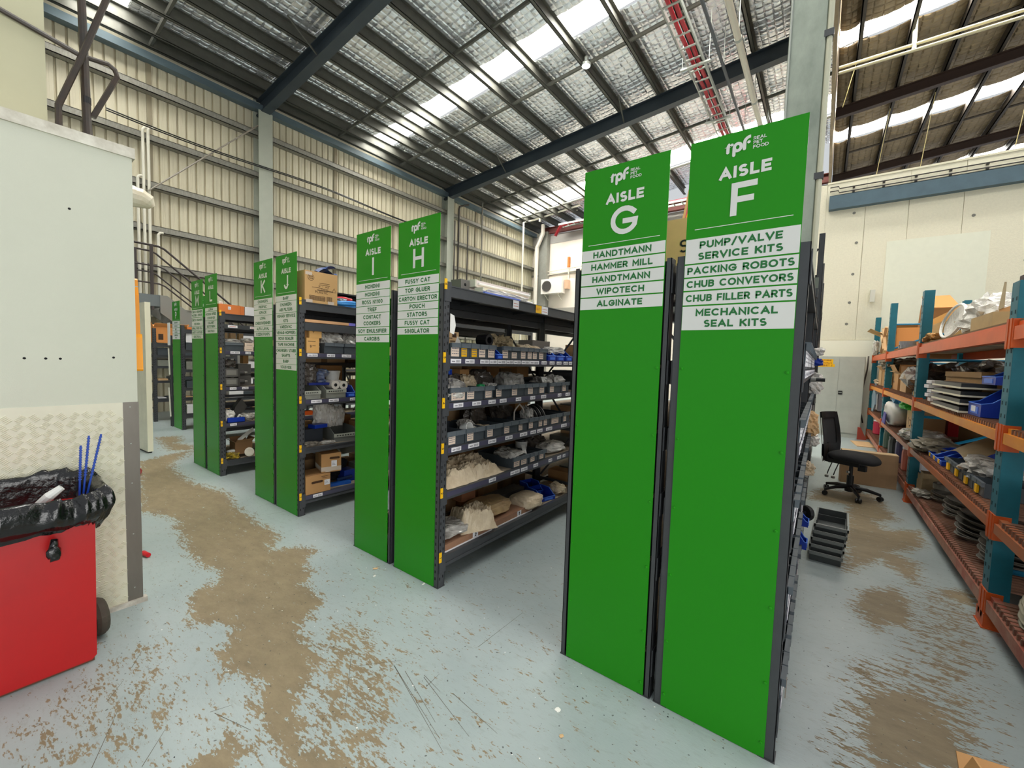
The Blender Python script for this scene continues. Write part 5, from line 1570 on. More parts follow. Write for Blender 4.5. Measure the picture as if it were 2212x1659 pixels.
while z < 1.17:
    yy = -1.285 - (.034 if row % 2 else 0)
    col = 0
    while yy > -2.35:
        an = R(38) if (row + col) % 2 else R(-38)
        for q in range(5):
            d = (q - 2) * .0078
            bar(yy - d * math.sin(an) * 1.0, z + d * math.cos(an), an)
        yy -= .046
        col += 1
    z += .040
    row += 1
mb.obj('tread_pattern', MATS['cream_painted_plate'], wc)['kind'] = 'stuff'
st = MB().box(CX, CX + .0045, CY - .064, CY + .003, .028, 1.188).box(CX - .02, CX, CY, CY + .003, .028, 1.188).obj('corner_strip', M_STAIN, wc)
for zz in (.1, .42, .72, .95, 1.16):
    MB().lathe([(.004, 0), (.003, .002), (0, .0025)], 8).obj('rivet', M_GALV, st, loc=(CX + .0045, CY - .034, zz), rot=(0, R(90), 0))
for (y, zz) in ((-1.62, 1.43), (-1.55, 1.43), (-1.50, 1.43), (-1.30, 1.44), (-1.45, 2.20)):
    MB().lathe([(.006, 0), (.0, .001)], 8).obj('screw_hole', M_DARK, wc, loc=(CX + .0006, y, zz), rot=(0, R(90), 0))
# upper plant box on the roof of the cool room
ub = MB().box(-5.5, -3.32, -4.5, -1.497, 2.602, 6.5).obj('plant_box', mat('olive_cream_panel', (196, 192, 160), .6, n=.3, ns=3, rgb2=(178, 172, 140)), wc)
# dark pipework rail
t = thing('pipe_rail', 'dark pipe frame with sloping braces standing on the cool room roof', 'pipework', (-3.30, -1.35, 2.601))
M_PIPE = mat('dark_brown_pipe', (50, 45, 40), .45, n=.4, ns=12, rgb2=(86, 62, 46))
def rel(y, z):
    return (0, y + 1.35, z - 2.601)
MB().tube([rel(-1.352, 2.605), rel(-1.354, 2.75), rel(-1.362, 3.5)], [.022, .019, .017], 10).obj('post', M_PIPE, t)
MB().tube([rel(-1.78, 3.15), rel(-1.37, 3.062), rel(-1.262, 3.078), rel(-1.236, 3.062), rel(-1.226, 3.03), rel(-1.33, 2.76)], .013, 8).obj('rail', M_PIPE, t)
MB().tube([(.03, rel(-1.463, 0)[1], 0), (.03, rel(-1.462, 0)[1], rel(0, 2.75)[2]), (.03, rel(-1.375, 0)[1], rel(0, 3.03)[2]), (.03, rel(-1.24, 0)[1], rel(0, 3.5)[2])], .014, 8).obj('brace', M_PIPE, t)
MB().lathe([(.0195, 0), (.0195, .035)], 12).obj('tape_band', M_BLACK, t, loc=rel(-1.3535, 2.82))
MB().box(-.04, .0, -.075, -.01, 0, .03).obj('foot', M_PIPE, t)
t = MB().box(-3.6, -3.36, -1.50, -1.24, 2.602, 2.665).obj('white_tray_section', M_WHITE)
tag(t, 'white cable tray end lying behind the dark pipe frame on the cool room roof', 'cable tray')
# white elbow pipe out of the cool room side
t = thing('pvc_elbow', 'stained white plastic pipe elbow sticking out past the cool room corner', 'pipe', (-3.85, -1.0, 2.535))
MB().tube([(0, -.2, 0), (0, -.06, 0)], .070, 14).obj('socket', mat('stained_white_pvc', (226, 220, 200), .4, n=.5, ns=12, rgb2=(176, 150, 112)), t)
MB().tube([(0, -.08, 0), (0, -.03, -.002), (0, .01, -.018), (.0, .035, -.045)], [.066, .066, .056, .02], 14).obj('elbow', MATS['stained_white_pvc'], t)
# amber plastic strip bundle hanging by the corner
t = thing('amber_strip', 'amber plastic strip hanging down beside the cool room corner', 'plastic strip', (-3.36, -1.17, 1.36))
mb = MB()
mb.prism([(-.08, 0), (.10, 0), (.105, .01), (.098, .20), (.092, .22), (-.08, .22)], -.018, .018, 'y')
mb.obj('lower_block', mat('amber_deep', (248, 160, 4), .35), t)
mb = MB()
mb.prism([(-.08, .22), (.092, .22), (.085, .30), (.078, .45), (.06, .50), (.058, .54), (.05, .55), (-.08, .55)], -.011, .011, 'y')
mb.obj('upper_sheet', M_AMBER, t)
MB().lathe([(.012, 0), (.009, .004), (0, .005)], 10).obj('rivet', mat('brown_rivet', (150, 84, 10), .5), t, loc=(.025, -.011, .52), rot=(R(90), 0, 0))
MB().box(-.14, .06, -.03, .012, .50, .505).obj('hanger', M_GALV, t)
# white slab leaf
t = thing('white_slab_door', 'tall cream white insulated door leaf standing beyond the cool room corner', 'door leaf', (-8.01, -.284, 0), math.atan2(.023, .43))
MB().box(0, .43, 0, .058, .022, 2.135).obj('leaf', mat('cream_white_leaf', (226, 222, 200), .5, n=.3, ns=3), t)
MB().box(.425, .432, -.002, .06, .022, 2.137).obj('edge_trim', mat('cream_trim', (232, 228, 204), .5), t)
MB().box(.02, .41, .005, .05, .0, .024).obj('bottom_seal', M_BLACK, t)
# red wheelie bin with a black liner
t = thing('wheelie_bin', 'red plastic wheelie bin with a black bag folded over its rim', 'bin', (-2.905, -1.72, 0))
mb = MB()
mb.prism([(-.26, .03), (-.24, .012), (.245, .012), (.262, .03), (.270, .69), (-.29, .69)], -.17, .215, 'x')
mb.obj('bin_body', M_RED, t)
MB().box(-.17, .212, -.29, .27, .69, .72).obj('bin_rim', M_RED, t)
MB().box(-.19, .205, -.25, .255, 0, .014).obj('base_edge', mat('scuffed_brown_base', (96, 62, 44), .8), t)
MB().lathe([(.02, -.025), (.085, -.025), (.095, -.01), (.095, .01), (.085, .025), (.02, .025)], 22).obj('wheel', mat('dusty_tyre', (74, 66, 56), .8, n=.5, ns=12), t, loc=(-.03, .30, .095), rot=(R(90), 0, R(8)))
MB().tube([(-.03, -.2, .095), (-.03, .30, .095)], .01, 8).obj('axle', M_STEEL, t)
def liner(u, v):
    """folded bag: inside wall, over the rim, outside skirt"""
    g_ = math.sin(u * 2 * PI * 9 + 3 * v) * .5 + math.sin(u * 2 * PI * 23 + 5 * v) * .35 + math.sin(u * 2 * PI * 41 + 11 * v) * .25
    ang = u * 2 * PI
    c, s_ = math.cos(ang), math.sin(ang)
    sx = math.copysign(abs(c) ** .45, c)
    sy = math.copysign(abs(s_) ** .45, s_)
    prof = [(-.035, .36), (-.022, .58), (-.005, .74), (.015, .80), (.045, .82), (.068, .785), (.076, .735), (.056, .68), (.032, .63)]
    k = v * (len(prof) - 1)
    i = min(int(k), len(prof) - 2)
    f = k - i
    off = prof[i][0] * (1 - f) + prof[i + 1][0] * f
    z = prof[i][1] * (1 - f) + prof[i + 1][1] * f
    amp = .010 + .012 * math.sin(PI * min(1, max(0, (v - .3) / .7)))
    sag = .03 * math.sin(ang * 1 + 2.2) * (1 if v > .85 else 0)
    kx = 1.0 if sx > 0 else .35
    return (((.205 if sx > 0 else .165) + off * kx + amp * g_ * kx) * sx + .008, (.275 + off + amp * g_) * sy - .01, z + .016 * g_ * (1 if v > .3 else .3) + .03 * math.sin(ang * 2 + .5) * (v > .9) + sag + (.045 * max(0, -sx) if .3 < v < .75 else 0))
MB().sheet(liner, 190, 30).obj('bin_liner', mat('black_bin_liner', (14, 14, 15), .24, bump=.35, bs=36, coat=.3), t, True)
lk = MB()
lk.blob(.045, .04, .06, 5, .4, 12, 8)
lk.tube([(0, 0, .05), (-.02, .005, .085)], [.016, .012], 8)
lk.obj('liner_knot', MATS['black_bin_liner'], t, True, loc=(.285, .13, .565))
MB().box(-.19, .19, -.26, .25, .45, .46).obj('rubbish', M_BLACK, t)
for i, (x, y, z, dx, dy, lb, l) in enumerate([(.10, .235, .72, .0, .012, 'shortest of the blue cable ties standing in the bin', .30), (.105, .245, .72, .0, .03, 'middle of the blue cable ties standing in the bin', .345), (.115, .25, .72, .01, .065, 'blue cable tie leaning outwards from the bin', .35)]):
    b_ = Vector((-2.93 + x, -1.72 + y, z))
    e_ = b_ + Vector((dx, dy, l))
    mb = MB()
    d = (e_ - b_)
    mb.tube([b_, b_ + d * .5, e_], .004, 6)
    for q in range(14):
        p = b_ + d * (.45 + .55 * q / 14)
        mb.box(p.x - .0055, p.x + .0055, p.y - .0055, p.y + .0055, p.z - .002, p.z + .002)
    tag(mb.obj('cable_tie', mat('blue_tie', (10, 66, 170), .4)), lb, 'cable tie')
o = MB().tube([(-2.80, -1.66, .72), (-2.745, -1.585, .82), (-2.74, -1.548, .852)], [.018, .02, .014], 10).obj('white_stick', M_WHITE)
tag(o, 'white plastic handle poking out of the black bin liner', 'handle')
# stair with handrails by the ribbed wall
t = thing('steel_stair', 'dark steel landing and stair with tube handrails against the ribbed wall', 'stair', (-11.62, .75, 0))
M_RAIL = mat('dark_handrail', (60, 52, 50), .5)
MB().box(-.75, .30, -1.6, .06, 2.38, 2.62).obj('landing', mat('blue_grey_landing', (108, 116, 118), .5), t)
for x in (-.42, .30):
    MB().prism([(.0, 2.62), (.12, 2.62), (2.9, .25), (2.9, 0), (2.7, 0), (-.0, 2.25)], x - .02, x + .02, 'x').obj('stringer', mat('grey_stringer', (134, 134, 128), .5), t)
for k in range(11):
    MB().box(-.40, .28, .14 + .245 * k, .40 + .245 * k, 2.36 - .205 * k, 2.39 - .205 * k).obj('stair_tread', M_GREYM, t)
for x in (-.40, .27):
    for zo, r in ((1.06, .022), (.64, .016), (.28, .016)) if x > 0 else ((1.06, .02), (.6, .016)):
        MB().tube([(x, -1.6, 2.62 + zo), (x, .0, 2.58 + zo), (x, .10, 2.54 + zo), (x, 2.8, .28 + zo)], r, 7).obj('handrail', M_RAIL, t)
    for y, zb in ((-.12 if x > 0 else -.25, 2.3), (1.3, 1.45), (2.7, .3)):
        MB().box(x - .025, x + .025, y - .025, y + .025, zb, zb + (1.36 if y < 0 else 1.1)).obj('rail_post', M_RAIL, t)
# pipes on the ribbed wall
for i, (y, za, zb) in enumerate(((.60, 2.2, 5.2), (.70, 2.2, 6.25), (.79, 2.2, 6.28), (.93, 2.2, 4.05))):
    mb = MB()
    mb.tube([(XL + .25, y, za), (XL + .25, y, zb), (XL + .25, y + .03, zb + .05), (XL + .24, y + .09, zb + .06)], .028, 8)
    tag(mb.obj('riser_pipe', M_CREAM), '%s cream pipe from the left rising up the ribbed wall behind the landing' % ORD[i], 'pipe')
o = MB().tube([(XL + .30, .76, 4.95), (XL + .30, 3.0, 7.36)], .018, 6).obj('brace_rod', mat('grey_rod', (140, 132, 120), .5))
tag(o, 'thin diagonal brace rod across the ribbed wall left of the first column', 'rod')
for i, (za, zb) in enumerate(((6.36, 6.28), (6.32, 6.25))):
    pts = [(XL + .40, .1 + .3 * k, za - .05 * math.sin(PI * k / 10) + (zb - za) * k / 20) for k in range(30)]
    tag(MB().tube(pts, .014, 5).obj('strung_cable', M_BLACK), '%s black cable strung along the girt on the ribbed wall' % ('upper' if i == 0 else 'lower'), 'cable')
# downpipe and conduits in the far corner
o = MB().tube([(-11.50, YB - .48, 8.2), (-11.50, YB - .48, 7.75), (-11.84, YB - .48, 7.08), (-11.84, YB - .48, 0)], .10, 8).obj('downpipe', mat('white_downpipe', (222, 216, 204), .45))
tag(o, 'white square downpipe with an offset bend in the far corner of the hall', 'downpipe')
t = thing('corner_conduit', 'pale conduit running down the ribbed wall near the far corner', 'conduit', (0, 0, 0))
MB().tube([(-9.2, 15.2, 8.55), (-11.7, 15.2, 8.32), (-11.96, 14.7, 8.1), (-11.96, 14.7, 0)], .045, 8).obj('conduit_run', M_CREAM, t)
for (x, zb) in ((-11.35, 9.0), (-9.35, 9.1)):
    MB().box(x - .04, x + .04, 15.16, 15.24, 8.35, zpur(x)).obj('hanger', M_CREAM, t)
o = MB().tube([(-11.98, 10.85, 7.75), (-11.98, 10.33, 7.52), (-11.98, 10.30, 7.4), (-11.98, 10.30, 0)], .035, 8).obj('dark_conduit', mat('dark_conduit', (58, 52, 46), .5))
tag(o, 'dark conduit bending down the ribbed wall right of the second column', 'conduit')
o = MB().tube([(-11.98, 11.7, 8.1), (-11.98, 11.7, 0)], .032, 8).obj('grey_conduit', M_GIRT)
tag(o, 'grey conduit dropping from the purlin onto the ribbed wall', 'conduit')
for i, y in enumerate((10.2, 10.95)):
    tag(MB().tube([(-11.98, y - .12, 6.9), (-11.98, y - .12, 0)], .028, 6).obj('thin_conduit', mat('dark_conduit', (58, 52, 46), .5)), ('left' if i == 0 else 'right') + ' thin dark conduit on the ribbed wall beside the second column', 'conduit')
# outdoor unit on the far white wall
t = thing('condenser_unit', 'white air conditioner outdoor unit on brackets on the far white wall', 'air conditioner', (-10.95, YB - .42, 4.80))
MB().box(-.60, .60, 0, .36, 0, .72).obj('casing', mat('white_appliance', (240, 234, 226), .4), t)
fan = MB().lathe([(.27, 0), (.27, .012), (.255, .012), (.255, 0)], 24, caps=False).obj('fan_guard', M_GREYM, t, loc=(-.26, -.012, .36), rot=(R(90), 0, 0))
mb = MB()
for k in range(9):
    a = (k - 4) * .055
    l = math.sqrt(max(0, .26 ** 2 - a * a))
    mb.box(a - .003, a + .003, -.004, .004, -l, l)
    mb.box(-l, l, -.004, .004, a - .003, a + .003)
mb.obj('guard_wire', M_GREYM, t, loc=(-.26, -.02, .36))
MB().lathe([(.25, 0), (0, .001)], 24).obj('fan_opening', mat('shadow_grey', (96, 92, 90), .7), t, loc=(-.26, -.003, .36), rot=(R(90), 0, 0))
for x in (-.35, .4):
    mb = MB()
    mb.tube([(x, .36, -.3), (x, -.05, -.04), (x, .4, -.02)], .02, 6)
    mb.obj('bracket', M_CREAM, t)
MB().box(.66, .84, .15, .4, .2, .62).obj('isolator', mat('rusty_isolator', (206, 170, 140), .6), t)
MB().box(.70, .80, .30, .41, 1.25, 1.75).obj('rust_mark', mat('rust_orange', (214, 128, 60), .8, n=.6, ns=9), t)
MB().box(.72, .78, .34, .41, .62, 1.25).obj('riser_duct', M_CREAM, t)
for i, dz in enumerate((.86, 1.02)):
    tag(MB().tube([(-11.6, YB - .16, 5.0 + dz - .1), (-9.4, YB - .16, 5.1 + dz - .1)], .02, 6).obj('conduit_run', M_CREAM), ('lower' if i == 0 else 'upper') + ' thin conduit running across the far white wall above the outdoor unit', 'conduit')

# ================================================================== UNDER THE ROOF: cable ladder, pipes
t = thing('cable_ladder', 'hanging cable ladder carrying red cables below the silver roof', 'cable ladder', (-2.56, 4.2, 7.9))
for x in (-.16, .16):
    MB().box(x - .012, x + .012, 0, 11.4, 0, .09).obj('side_rail', M_GALV, t)
for k in range(28):
    MB().box(-.16, .16, .2 + .4 * k, .24 + .4 * k, .01, .03).obj('rung', M_GALV, t)
for k, y in enumerate((1.2, 3.6, 6.0, 8.4)):
    MB().box(-.30, .30, y - .03, y + .03, -.04, -.005).obj('support_channel', M_GALV, t)
    for x in (-.27, .27):
        MB().tube([(x, y, -.04), (x, y, zpur(-2.56 + x) - 7.9)], .008, 5).obj('hanger_rod', M_GALV, t)
M_RC = mat('red_cable', (172, 28, 44), .45)
for i, x in enumerate((-.055, .055)):
    pts = [(-2.56 + x, 4.2 + .3 * k, 7.965 + .022 * math.sin(k * 1.3 + i)) for k in range(37)] + [(-2.75 + x, 15.2, 7.97), (-3.2, 15.45 + x, 7.98), (-9.6, 15.55 + x, 7.98), (-10.4, 15.55 + x, 7.9), (-10.7, 15.6 + x, 7.5)]
    tag(MB().tube(pts, .038, 7).obj('red_cable', M_RC, None, True), ('left' if i == 0 else 'right') + ' bundle of red cables lying in the hanging cable ladder', 'cable')
t = thing('high_cable_ladder', 'cable ladder with red cables running along the top of the far white wall', 'cable ladder', (-10.4, 15.35, 7.88))
for y in (0, .4):
    MB().box(0, 7.6, y - .012, y + .012, 0, .08).obj('side_rail', M_GALV, t)
for k in range(24):
    MB().box(.1 + .32 * k, .14 + .32 * k, 0, .4, .01, .03).obj('rung', M_GALV, t)
t = thing('grey_conduit_bank', 'dark grey conduit hanging beside the cable ladder with red cables', 'conduit', (-2.13, 4.4, 8.05))
MB().tube([(0, 0, 0), (-.02, 11, 0)], .032, 8).obj('conduit_run', mat('slate_conduit', (74, 80, 86), .5), t)
for y in (1.0, 4.0, 7.0):
    MB().tube([(0, y, .03), (0, y, zpur(-2.13) - 8.05)], .008, 5).obj('hanger_rod', M_GALV, t)
t = thing('white_sprinkler_pipe', 'thick white pipe hanging under the roof right of the cable ladder', 'pipe', (-1.72, 4.4, 7.95))
MB().tube([(0, 0, 0), (0, 11.4, 0)], .062, 10).obj('pipe_run', mat('dull_white_pipe', (206, 200, 184), .45), t)
for y in (1.1, 3.2, 5.6, 8.2):
    MB().lathe([(.07, -.03), (.07, .03)], 10).obj('pipe_clamp', M_GALV, t, loc=(0, y, 0), rot=(R(90), 0, 0))
    MB().tube([(0, y, .06), (0, y, zpur(-1.72) - 7.95)], .009, 5).obj('hanger_rod', M_GALV, t)
for i, z in enumerate((7.73, 7.84)):
    tag(MB().tube([(-.1, 9.5, z), (6, 9.5, z)], .03, 8).obj('cream_conduit', mat('cream_conduit', (196, 186, 150), .5)), ('lower' if i == 0 else 'upper') + ' cream conduit crossing below the dull brown roof on the right', 'conduit')
o = MB().tube([(1.04, 9.5, 8.32), (1.05, 9.5, 7.75)], .035, 8).obj('hanging_tube', mat('pale_hanging_tube', (226, 226, 190), .5))
tag(o, 'short pale tube hanging from the brown roof onto the cream conduits', 'tube')
for i, (x, y, z0, z1_) in enumerate(((.80, 12.5, 6.4, 8.13), (1.59, 12.4, 6.2, 8.20), (3.17, 12.6, 6.6, 8.35), (.01, 9.9, 7.2, 8.06))):
    tag(MB().tube([(x, y, z0), (x + .18, y, z1_)], .008, 5).obj('hanging_wire', mat('pale_wire', (214, 196, 130), .5)), '%s thin loose wire hanging from the brown roof on the right' % ORD[i], 'wire', 'loose wires below the brown roof')
# ---- galvanised column by the AISLE F rack
t = thing('steel_column', 'big galvanised steel column rising behind the AISLE F panel', 'column', (-.31, 3.154, 0))
t['kind'] = 'structure'
M_GC = mat('spangled_galvanised', (152, 160, 148), .45, .25, n=.75, ns=4.5, rgb2=(112, 122, 112), stretch=(1, 1, .5))
MB().box(-.145, .145, -.012, .0, 0, 9.0).obj('flange', M_GC, t)
MB().box(-.145, .145, .28, .295, 0, 9.0).obj('flange', M_GC, t)
MB().box(-.007, .007, 0, .28, 0, 9.0).obj('web', M_GC, t)
MB().tube([(.175, .02, 0), (.175, .02, 9)], .026, 8).obj('conduit', mat('grey_cream_conduit', (182, 182, 160), .5), t)
MB().tube([(-.132, -.022, 0), (-.132, -.022, 9)], .008, 6).obj('earth_cable', M_GALV, t)
for z in (4.6, 5.05, 3.3):
    MB().box(.135, .21, -.015, .04, z, z + .06).obj('pipe_clamp', M_STEEL, t)

# ================================================================== RIGHT AISLE
# ---- grey two-door cabinet against the back wall
t = thing('steel_cabinet', 'grey two door steel cabinet with a yellow manuals notice on the far wall', 'cabinet', (-.14, 9.83, 0))
M_CAB = mat('pale_grey_cabinet', (186, 190, 180), .45, n=.2, ns=4)
MB().box(0, .88, .018, .245, 0, 1.775).obj('cabinet_body', M_CAB, t)
d1 = MB().box(.012, .436, 0, .017, .10, 1.755).obj('door', M_CAB, t)
d2 = MB().box(.440, .868, 0, .017, .10, 1.755).obj('door', M_CAB, t)
hd = MB().box(.455, .525, -.012, 0, .94, 1.02).obj('handle', M_BLACK, d2)
MB().box(.463, .517, -.014, -.012, .972, .992).obj('handle_grip', M_GALV, d2)
nt_ = MB().box(.05, .33, -.002, 0, 1.60, 1.71).box(.02, .36, -.002, 0, 1.54, 1.60).obj('notice', M_YCARD, d1)
mb = MB()
for i, (wd, x) in enumerate((('MACHINE', .19), ('MANUALS', .19), ('CABINET 2', .19))):
    text(mb, wd, x, 1.668 - .056 * i, .034, .006, -.003, fit=.25 if i < 2 else .29)
mb.obj('lettering', mat('red_brown_ink', (150, 50, 20), .6), nt_)
o = MB().tube([(.80, 10.16, 1.80), (.795, 10.16, 1.5), (.73, 10.14, .97), (.725, 10.14, .65), (.79, 10.14, .32)], .014, 7).obj('hanging_cable', mat('brown_cable', (70, 56, 46), .5), None, True)
tag(o, 'brown cable hanging down the wall between the grey cabinet and the orange rack', 'cable')
o = MB().box(.16, .24, 10.12, 10.21, 2.68, 2.94).obj('switch_box', mat('pale_switch', (206, 204, 190), .5), None, loc=(.58, 0, .30))
tag(o, 'small pale wall switch box above the far end of the orange rack', 'switch')
# ---- office chair
t = thing('office_chair', 'black mesh back office chair on casters in the right aisle', 'chair', (.345, 4.46, 0), R(-24))
M_FAB = mat('black_fabric_seat', (26, 26, 29), .85, bump=.3, bs=200)
def seat_fn(u, v):
    th, ph = u * 2 * PI, (v - .5) * PI
    c, s_ = math.cos(th), math.sin(th)
    k = max(1e-6, math.cos(ph)) ** .45
    x = .235 * k * math.copysign(abs(c) ** .75, c)
    y = .225 * k * math.copysign(abs(s_) ** .75, s_)
    dip = -.045 * max(0, (x - .05) / .2) ** 2
    return (x + .02, y, .475 + .052 * math.sin(ph) + dip)
MB().sheet(seat_fn, 32, 14).obj('seat', M_FAB, t, True)
MB().box(-.20, .12, -.14, .14, .385, .43).obj('seat_pan', M_BLACK, t)
MB().box(.10, .17, -.10, -.05, .34, .40).obj('tilt_handle', M_BLACK, t)
def back_fn(off):
    def fn(u, v):
        z = .37 + .60 * v
        w = .21 * (1 - .12 * (2 * v - 1) ** 2) * (.86 if v < .1 else 1)
        y = (u - .5) * 2 * w
        x = -.215 + .04 * (1 - ((u - .5) * 2) ** 2) * -1 - .10 * max(0, v - .35) ** 1.3 + off
        return (x, y, z)
    return fn
mb = MB()
N_ = 18
for (u0, u1, v0, v1) in ((0, .14, 0, 1), (.86, 1, 0, 1), (.14, .86, .88, 1), (.14, .86, 0, .36)):
    for off in (-.012, .012):
        fb = back_fn(off)
        mb.sheet(lambda u, v: fb(u0 + (u1 - u0) * u, v0 + (v1 - v0) * v), 8, 8)
mb.obj('back_frame', M_BLACK, t, True)
fb = back_fn(0)
MB().sheet(lambda u, v: fb(.12 + .76 * u, .34 + .56 * v), 10, 10).obj('back_mesh', mat('grey_black_mesh', (58, 58, 60), .8), t, True)
MB().tube([(-.10, 0, .40), (-.22, 0, .38), (-.265, 0, .46), (-.275, 0, .60)], .03, 8).obj('back_support', M_BLACK, t)
MB().tube([(0, 0, .10), (0, 0, .25)], .034, 12).obj('column', M_BLACK, t)
MB().tube([(0, 0, .24), (0, 0, .40)], .02, 12).obj('gas_lift', M_BLACK, t)
for x in (-.15, -.085):
    l = MB().tube([(x + .01, -.12, .40), (x, -.18, .30), (x - .008, -.19, .25)], .006, 6).obj('lever', M_BLACK, t)
    MB().lathe([(.0, -.016), (.018, -.012), (.021, 0), (.018, .012), (0, .016)], 12).obj('lever_paddle', M_METAL, l, loc=(x - .01, -.192, .225))
MB().lathe([(.0, -.016), (.016, -.012), (.018, 0), (.016, .012), (0, .016)], 12).obj('lever_paddle', M_METAL, t, loc=(.005, -.08, .30))
base = MB().lathe([(.045, .06), (.05, .10), (.034, .14)], 14).obj('base_hub', M_BLACK, t)
for k in range(5):
    a = R(165 + 72 * k)
    e = (.275 * math.cos(a), .275 * math.sin(a))
    MB().tube([(.03 * math.cos(a), .03 * math.sin(a), .115), (e[0] * .55, e[1] * .55, .105), (e[0], e[1], .075)], [.024, .021, .015], 8).obj('base_leg', M_BLACK, base)
    c_ = MB()
    for s_ in (-1, 1):
        c_.lathe([(.006, -.009), (.026, -.009), (.028, 0), (.026, .009), (.006, .009)], 14, M=TR((e[0] + .014 * s_ * math.cos(a + .9), e[1] + .014 * s_ * math.sin(a + .9), .029), a + .9, 0, R(90)))
    c_.tube([(e[0], e[1], .05), (e[0], e[1], .085)], .009, 8)
    c_.obj('caster', M_BLACK, base)
# ---- flat carton leaning behind the chair
t = thing('cardboard_box', 'long flat brown carton standing on edge behind the office chair', 'cardboard box', (.56, 5.20, 0), R(4))
carton_parts(t, .56, .16, .42, m=mat('dull_tan_carton', (182, 146, 108), .8, n=.3, ns=4))
MB().box(-.28, .28, -.004, .16, .423, .430).obj('lid_board', mat('pale_board_top', (214, 184, 140), .7), t)
# ---- five nested grey trays
M_TRAY = mat('shaded_tray_plastic', (74, 78, 77), .45, n=.2, ns=8)  # body tone darkened to imitate shade in the gaps between trays
def tray_mesh(w, d, h):
    mb = MB()
    k = .005
    mb.box(-w / 2, w / 2, 0, d, 0, k)
    for (x0, x1, y0, y1, hh) in ((-w / 2, -w / 2 + k, 0, d, h), (w / 2 - k, w / 2, 0, d, h), (-w / 2 + k, w / 2 - k, 0, k, h * .72), (-w / 2 + k, w / 2 - k, d - k, d, h)):
        mb.box(x0, x1, y0, y1, k, hh)
    return mb.mesh('tray_body', M_TRAY)
def tray_rim(w, d, h):
    mb = MB()
    mb.box(-w / 2 - .010, w / 2 + .010, -.014, .0, h * .50, h * .74)
    mb.box(-w / 2 - .010, w / 2 + .010, d, d + .006, h - .012, h)
    for s_ in (-1, 1):
        x = s_ * (w / 2 + .005)
        mb.prism([(-.014, h * .52), (d * .22, h - .024), (d, h - .024), (d, h), (d * .2, h), (-.014, h * .74)], x - .005, x + .005, 'x')
    return mb.mesh('rim', mat('lit_tray_rim', (136, 140, 136), .45))  # same plastic, colour lightened as if the rim caught the light
tm_, tr_ = tray_mesh(.195, .38, .10), tray_rim(.195, .38, .10)
for k in range(5):
    t = thing('stacking_tray', '%s grey plastic tray of the nested stack in the right aisle' % ['lowest', 'second lowest', 'middle', 'second highest', 'topmost'][k], 'tray',
              (.105 + .007 * k, 2.15 + .024 * k, .0008 + .0485 * k), R(-2), 'nested grey trays on the floor')
    put('tray_body', tm_, t)
    put('rim', tr_, t)
# ---- corner of an open carton at the bottom right
t = thing('open_carton', 'open brown carton with raised flaps at the near end of the right aisle', 'cardboard box', (.62, .02, 0), R(12))
mb = MB()
mb.box(-.16, .16, -.14, .14, .0, .005)
for (x0, x1, y0, y1) in ((-.16, -.156, -.14, .14), (.156, .16, -.14, .14), (-.156, .156, -.14, -.136), (-.156, .156, .136, .14)):
    mb.box(x0, x1, y0, y1, .005, .17)
mb.obj('box_body', M_CARTON, t)
MB().prism([(-.16, .17), (-.155, .17), (-.155 + .035, .255), (-.16 + .033, .257)], -.14, .14, 'y').obj('flap', M_CARTON, t)
MB().prism([(.16, .17), (.155, .17), (.20, .24), (.205, .238)], -.14, .14, 'y').obj('flap', M_CARTON, t)
MB().prism([(.14, .17), (.136, .17), (.175, .235), (.179, .233)], -.15, .15, 'x').obj('flap', M_CARTON, t)

# ================================================================== ORANGE AND TEAL PALLET RACK
PXF = .86
PR = thing('pallet_rack', 'long pallet rack with teal uprights and orange beams along the right aisle', 'pallet rack', (PXF, 0, 0))
UY = [0.30, 1.84, 4.70, 7.60, 10.02]
PD = .92
def upright_mesh(h):
    mb = MB()
    mb.box(-.0, .004, -.055, .055, .0, h)
    for s_ in (-1, 1):
        mb.box(.0, .085, s_ * .055 - .003, s_ * .055 + .003, 0, h)
    z = .12
    while z < h - .05:
        for s_ in (-1, 1):
            mb.box(-.0012, .0, s_ * .03 - .007, s_ * .03 + .007, z, z + .022, 1)
        z += .075
    return mb.mesh('upright', [M_TEAL, mat('teal_slot', (8, 44, 52), .7)])
PLV = [(.20, .10), (.66, .085), (1.19, .09), (1.80, .105)]
for i, y in enumerate(UY):
    h = [2.4, 2.03, 2.40, 2.62, 2.62][i]
    um = upright_mesh(h)
    put('upright', um, PR, (0, y, 0))
    o = put('upright', um, PR, (PD, y, 0))
    o.scale = (-1, 1, 1)
    MB().box(-.02, .13, y - .075, y + .075, 0, .006).box(-.012, .10, y - .068, y + .068, .006, .085).obj('foot_guard', M_ORANGE, PR)
    zz = .35
    k = 0
    while zz < h - .3:
        MB().tube([(.04, y, zz), (PD - .04, y, zz)] if k % 2 == 0 else [(.04, y, zz - .1), (PD - .04, y, zz + .3)], .016, 6).obj('frame_brace', M_TEALB, PR)
        zz += .32
        k += 1
    for (z, hh) in PLV:
        MB().box(-.008, .06, y - .062, y + .062, z - hh - .045, z + .016).box(-.012, -.008, y - .04, y - .012, z - hh - .05, z + .02).box(-.012, -.008, y + .012, y + .04, z - hh - .05, z + .02).obj('beam_connector', M_ORANGE, PR)
M_BEAMS = [mat('red_oxide_rack_beam', (150, 66, 44), .5, n=.5, ns=6, rgb2=(196, 176, 152)), mat('scuffed_orange_beam', (176, 92, 40), .45, n=.5, ns=5, rgb2=(150, 120, 100)),
           mat('yellow_orange_beam', (222, 146, 20), .42, n=.55, ns=4, rgb2=(196, 92, 26)), mat('bright_orange_beam', (222, 92, 28), .4, n=.35, ns=4, rgb2=(176, 64, 24))]
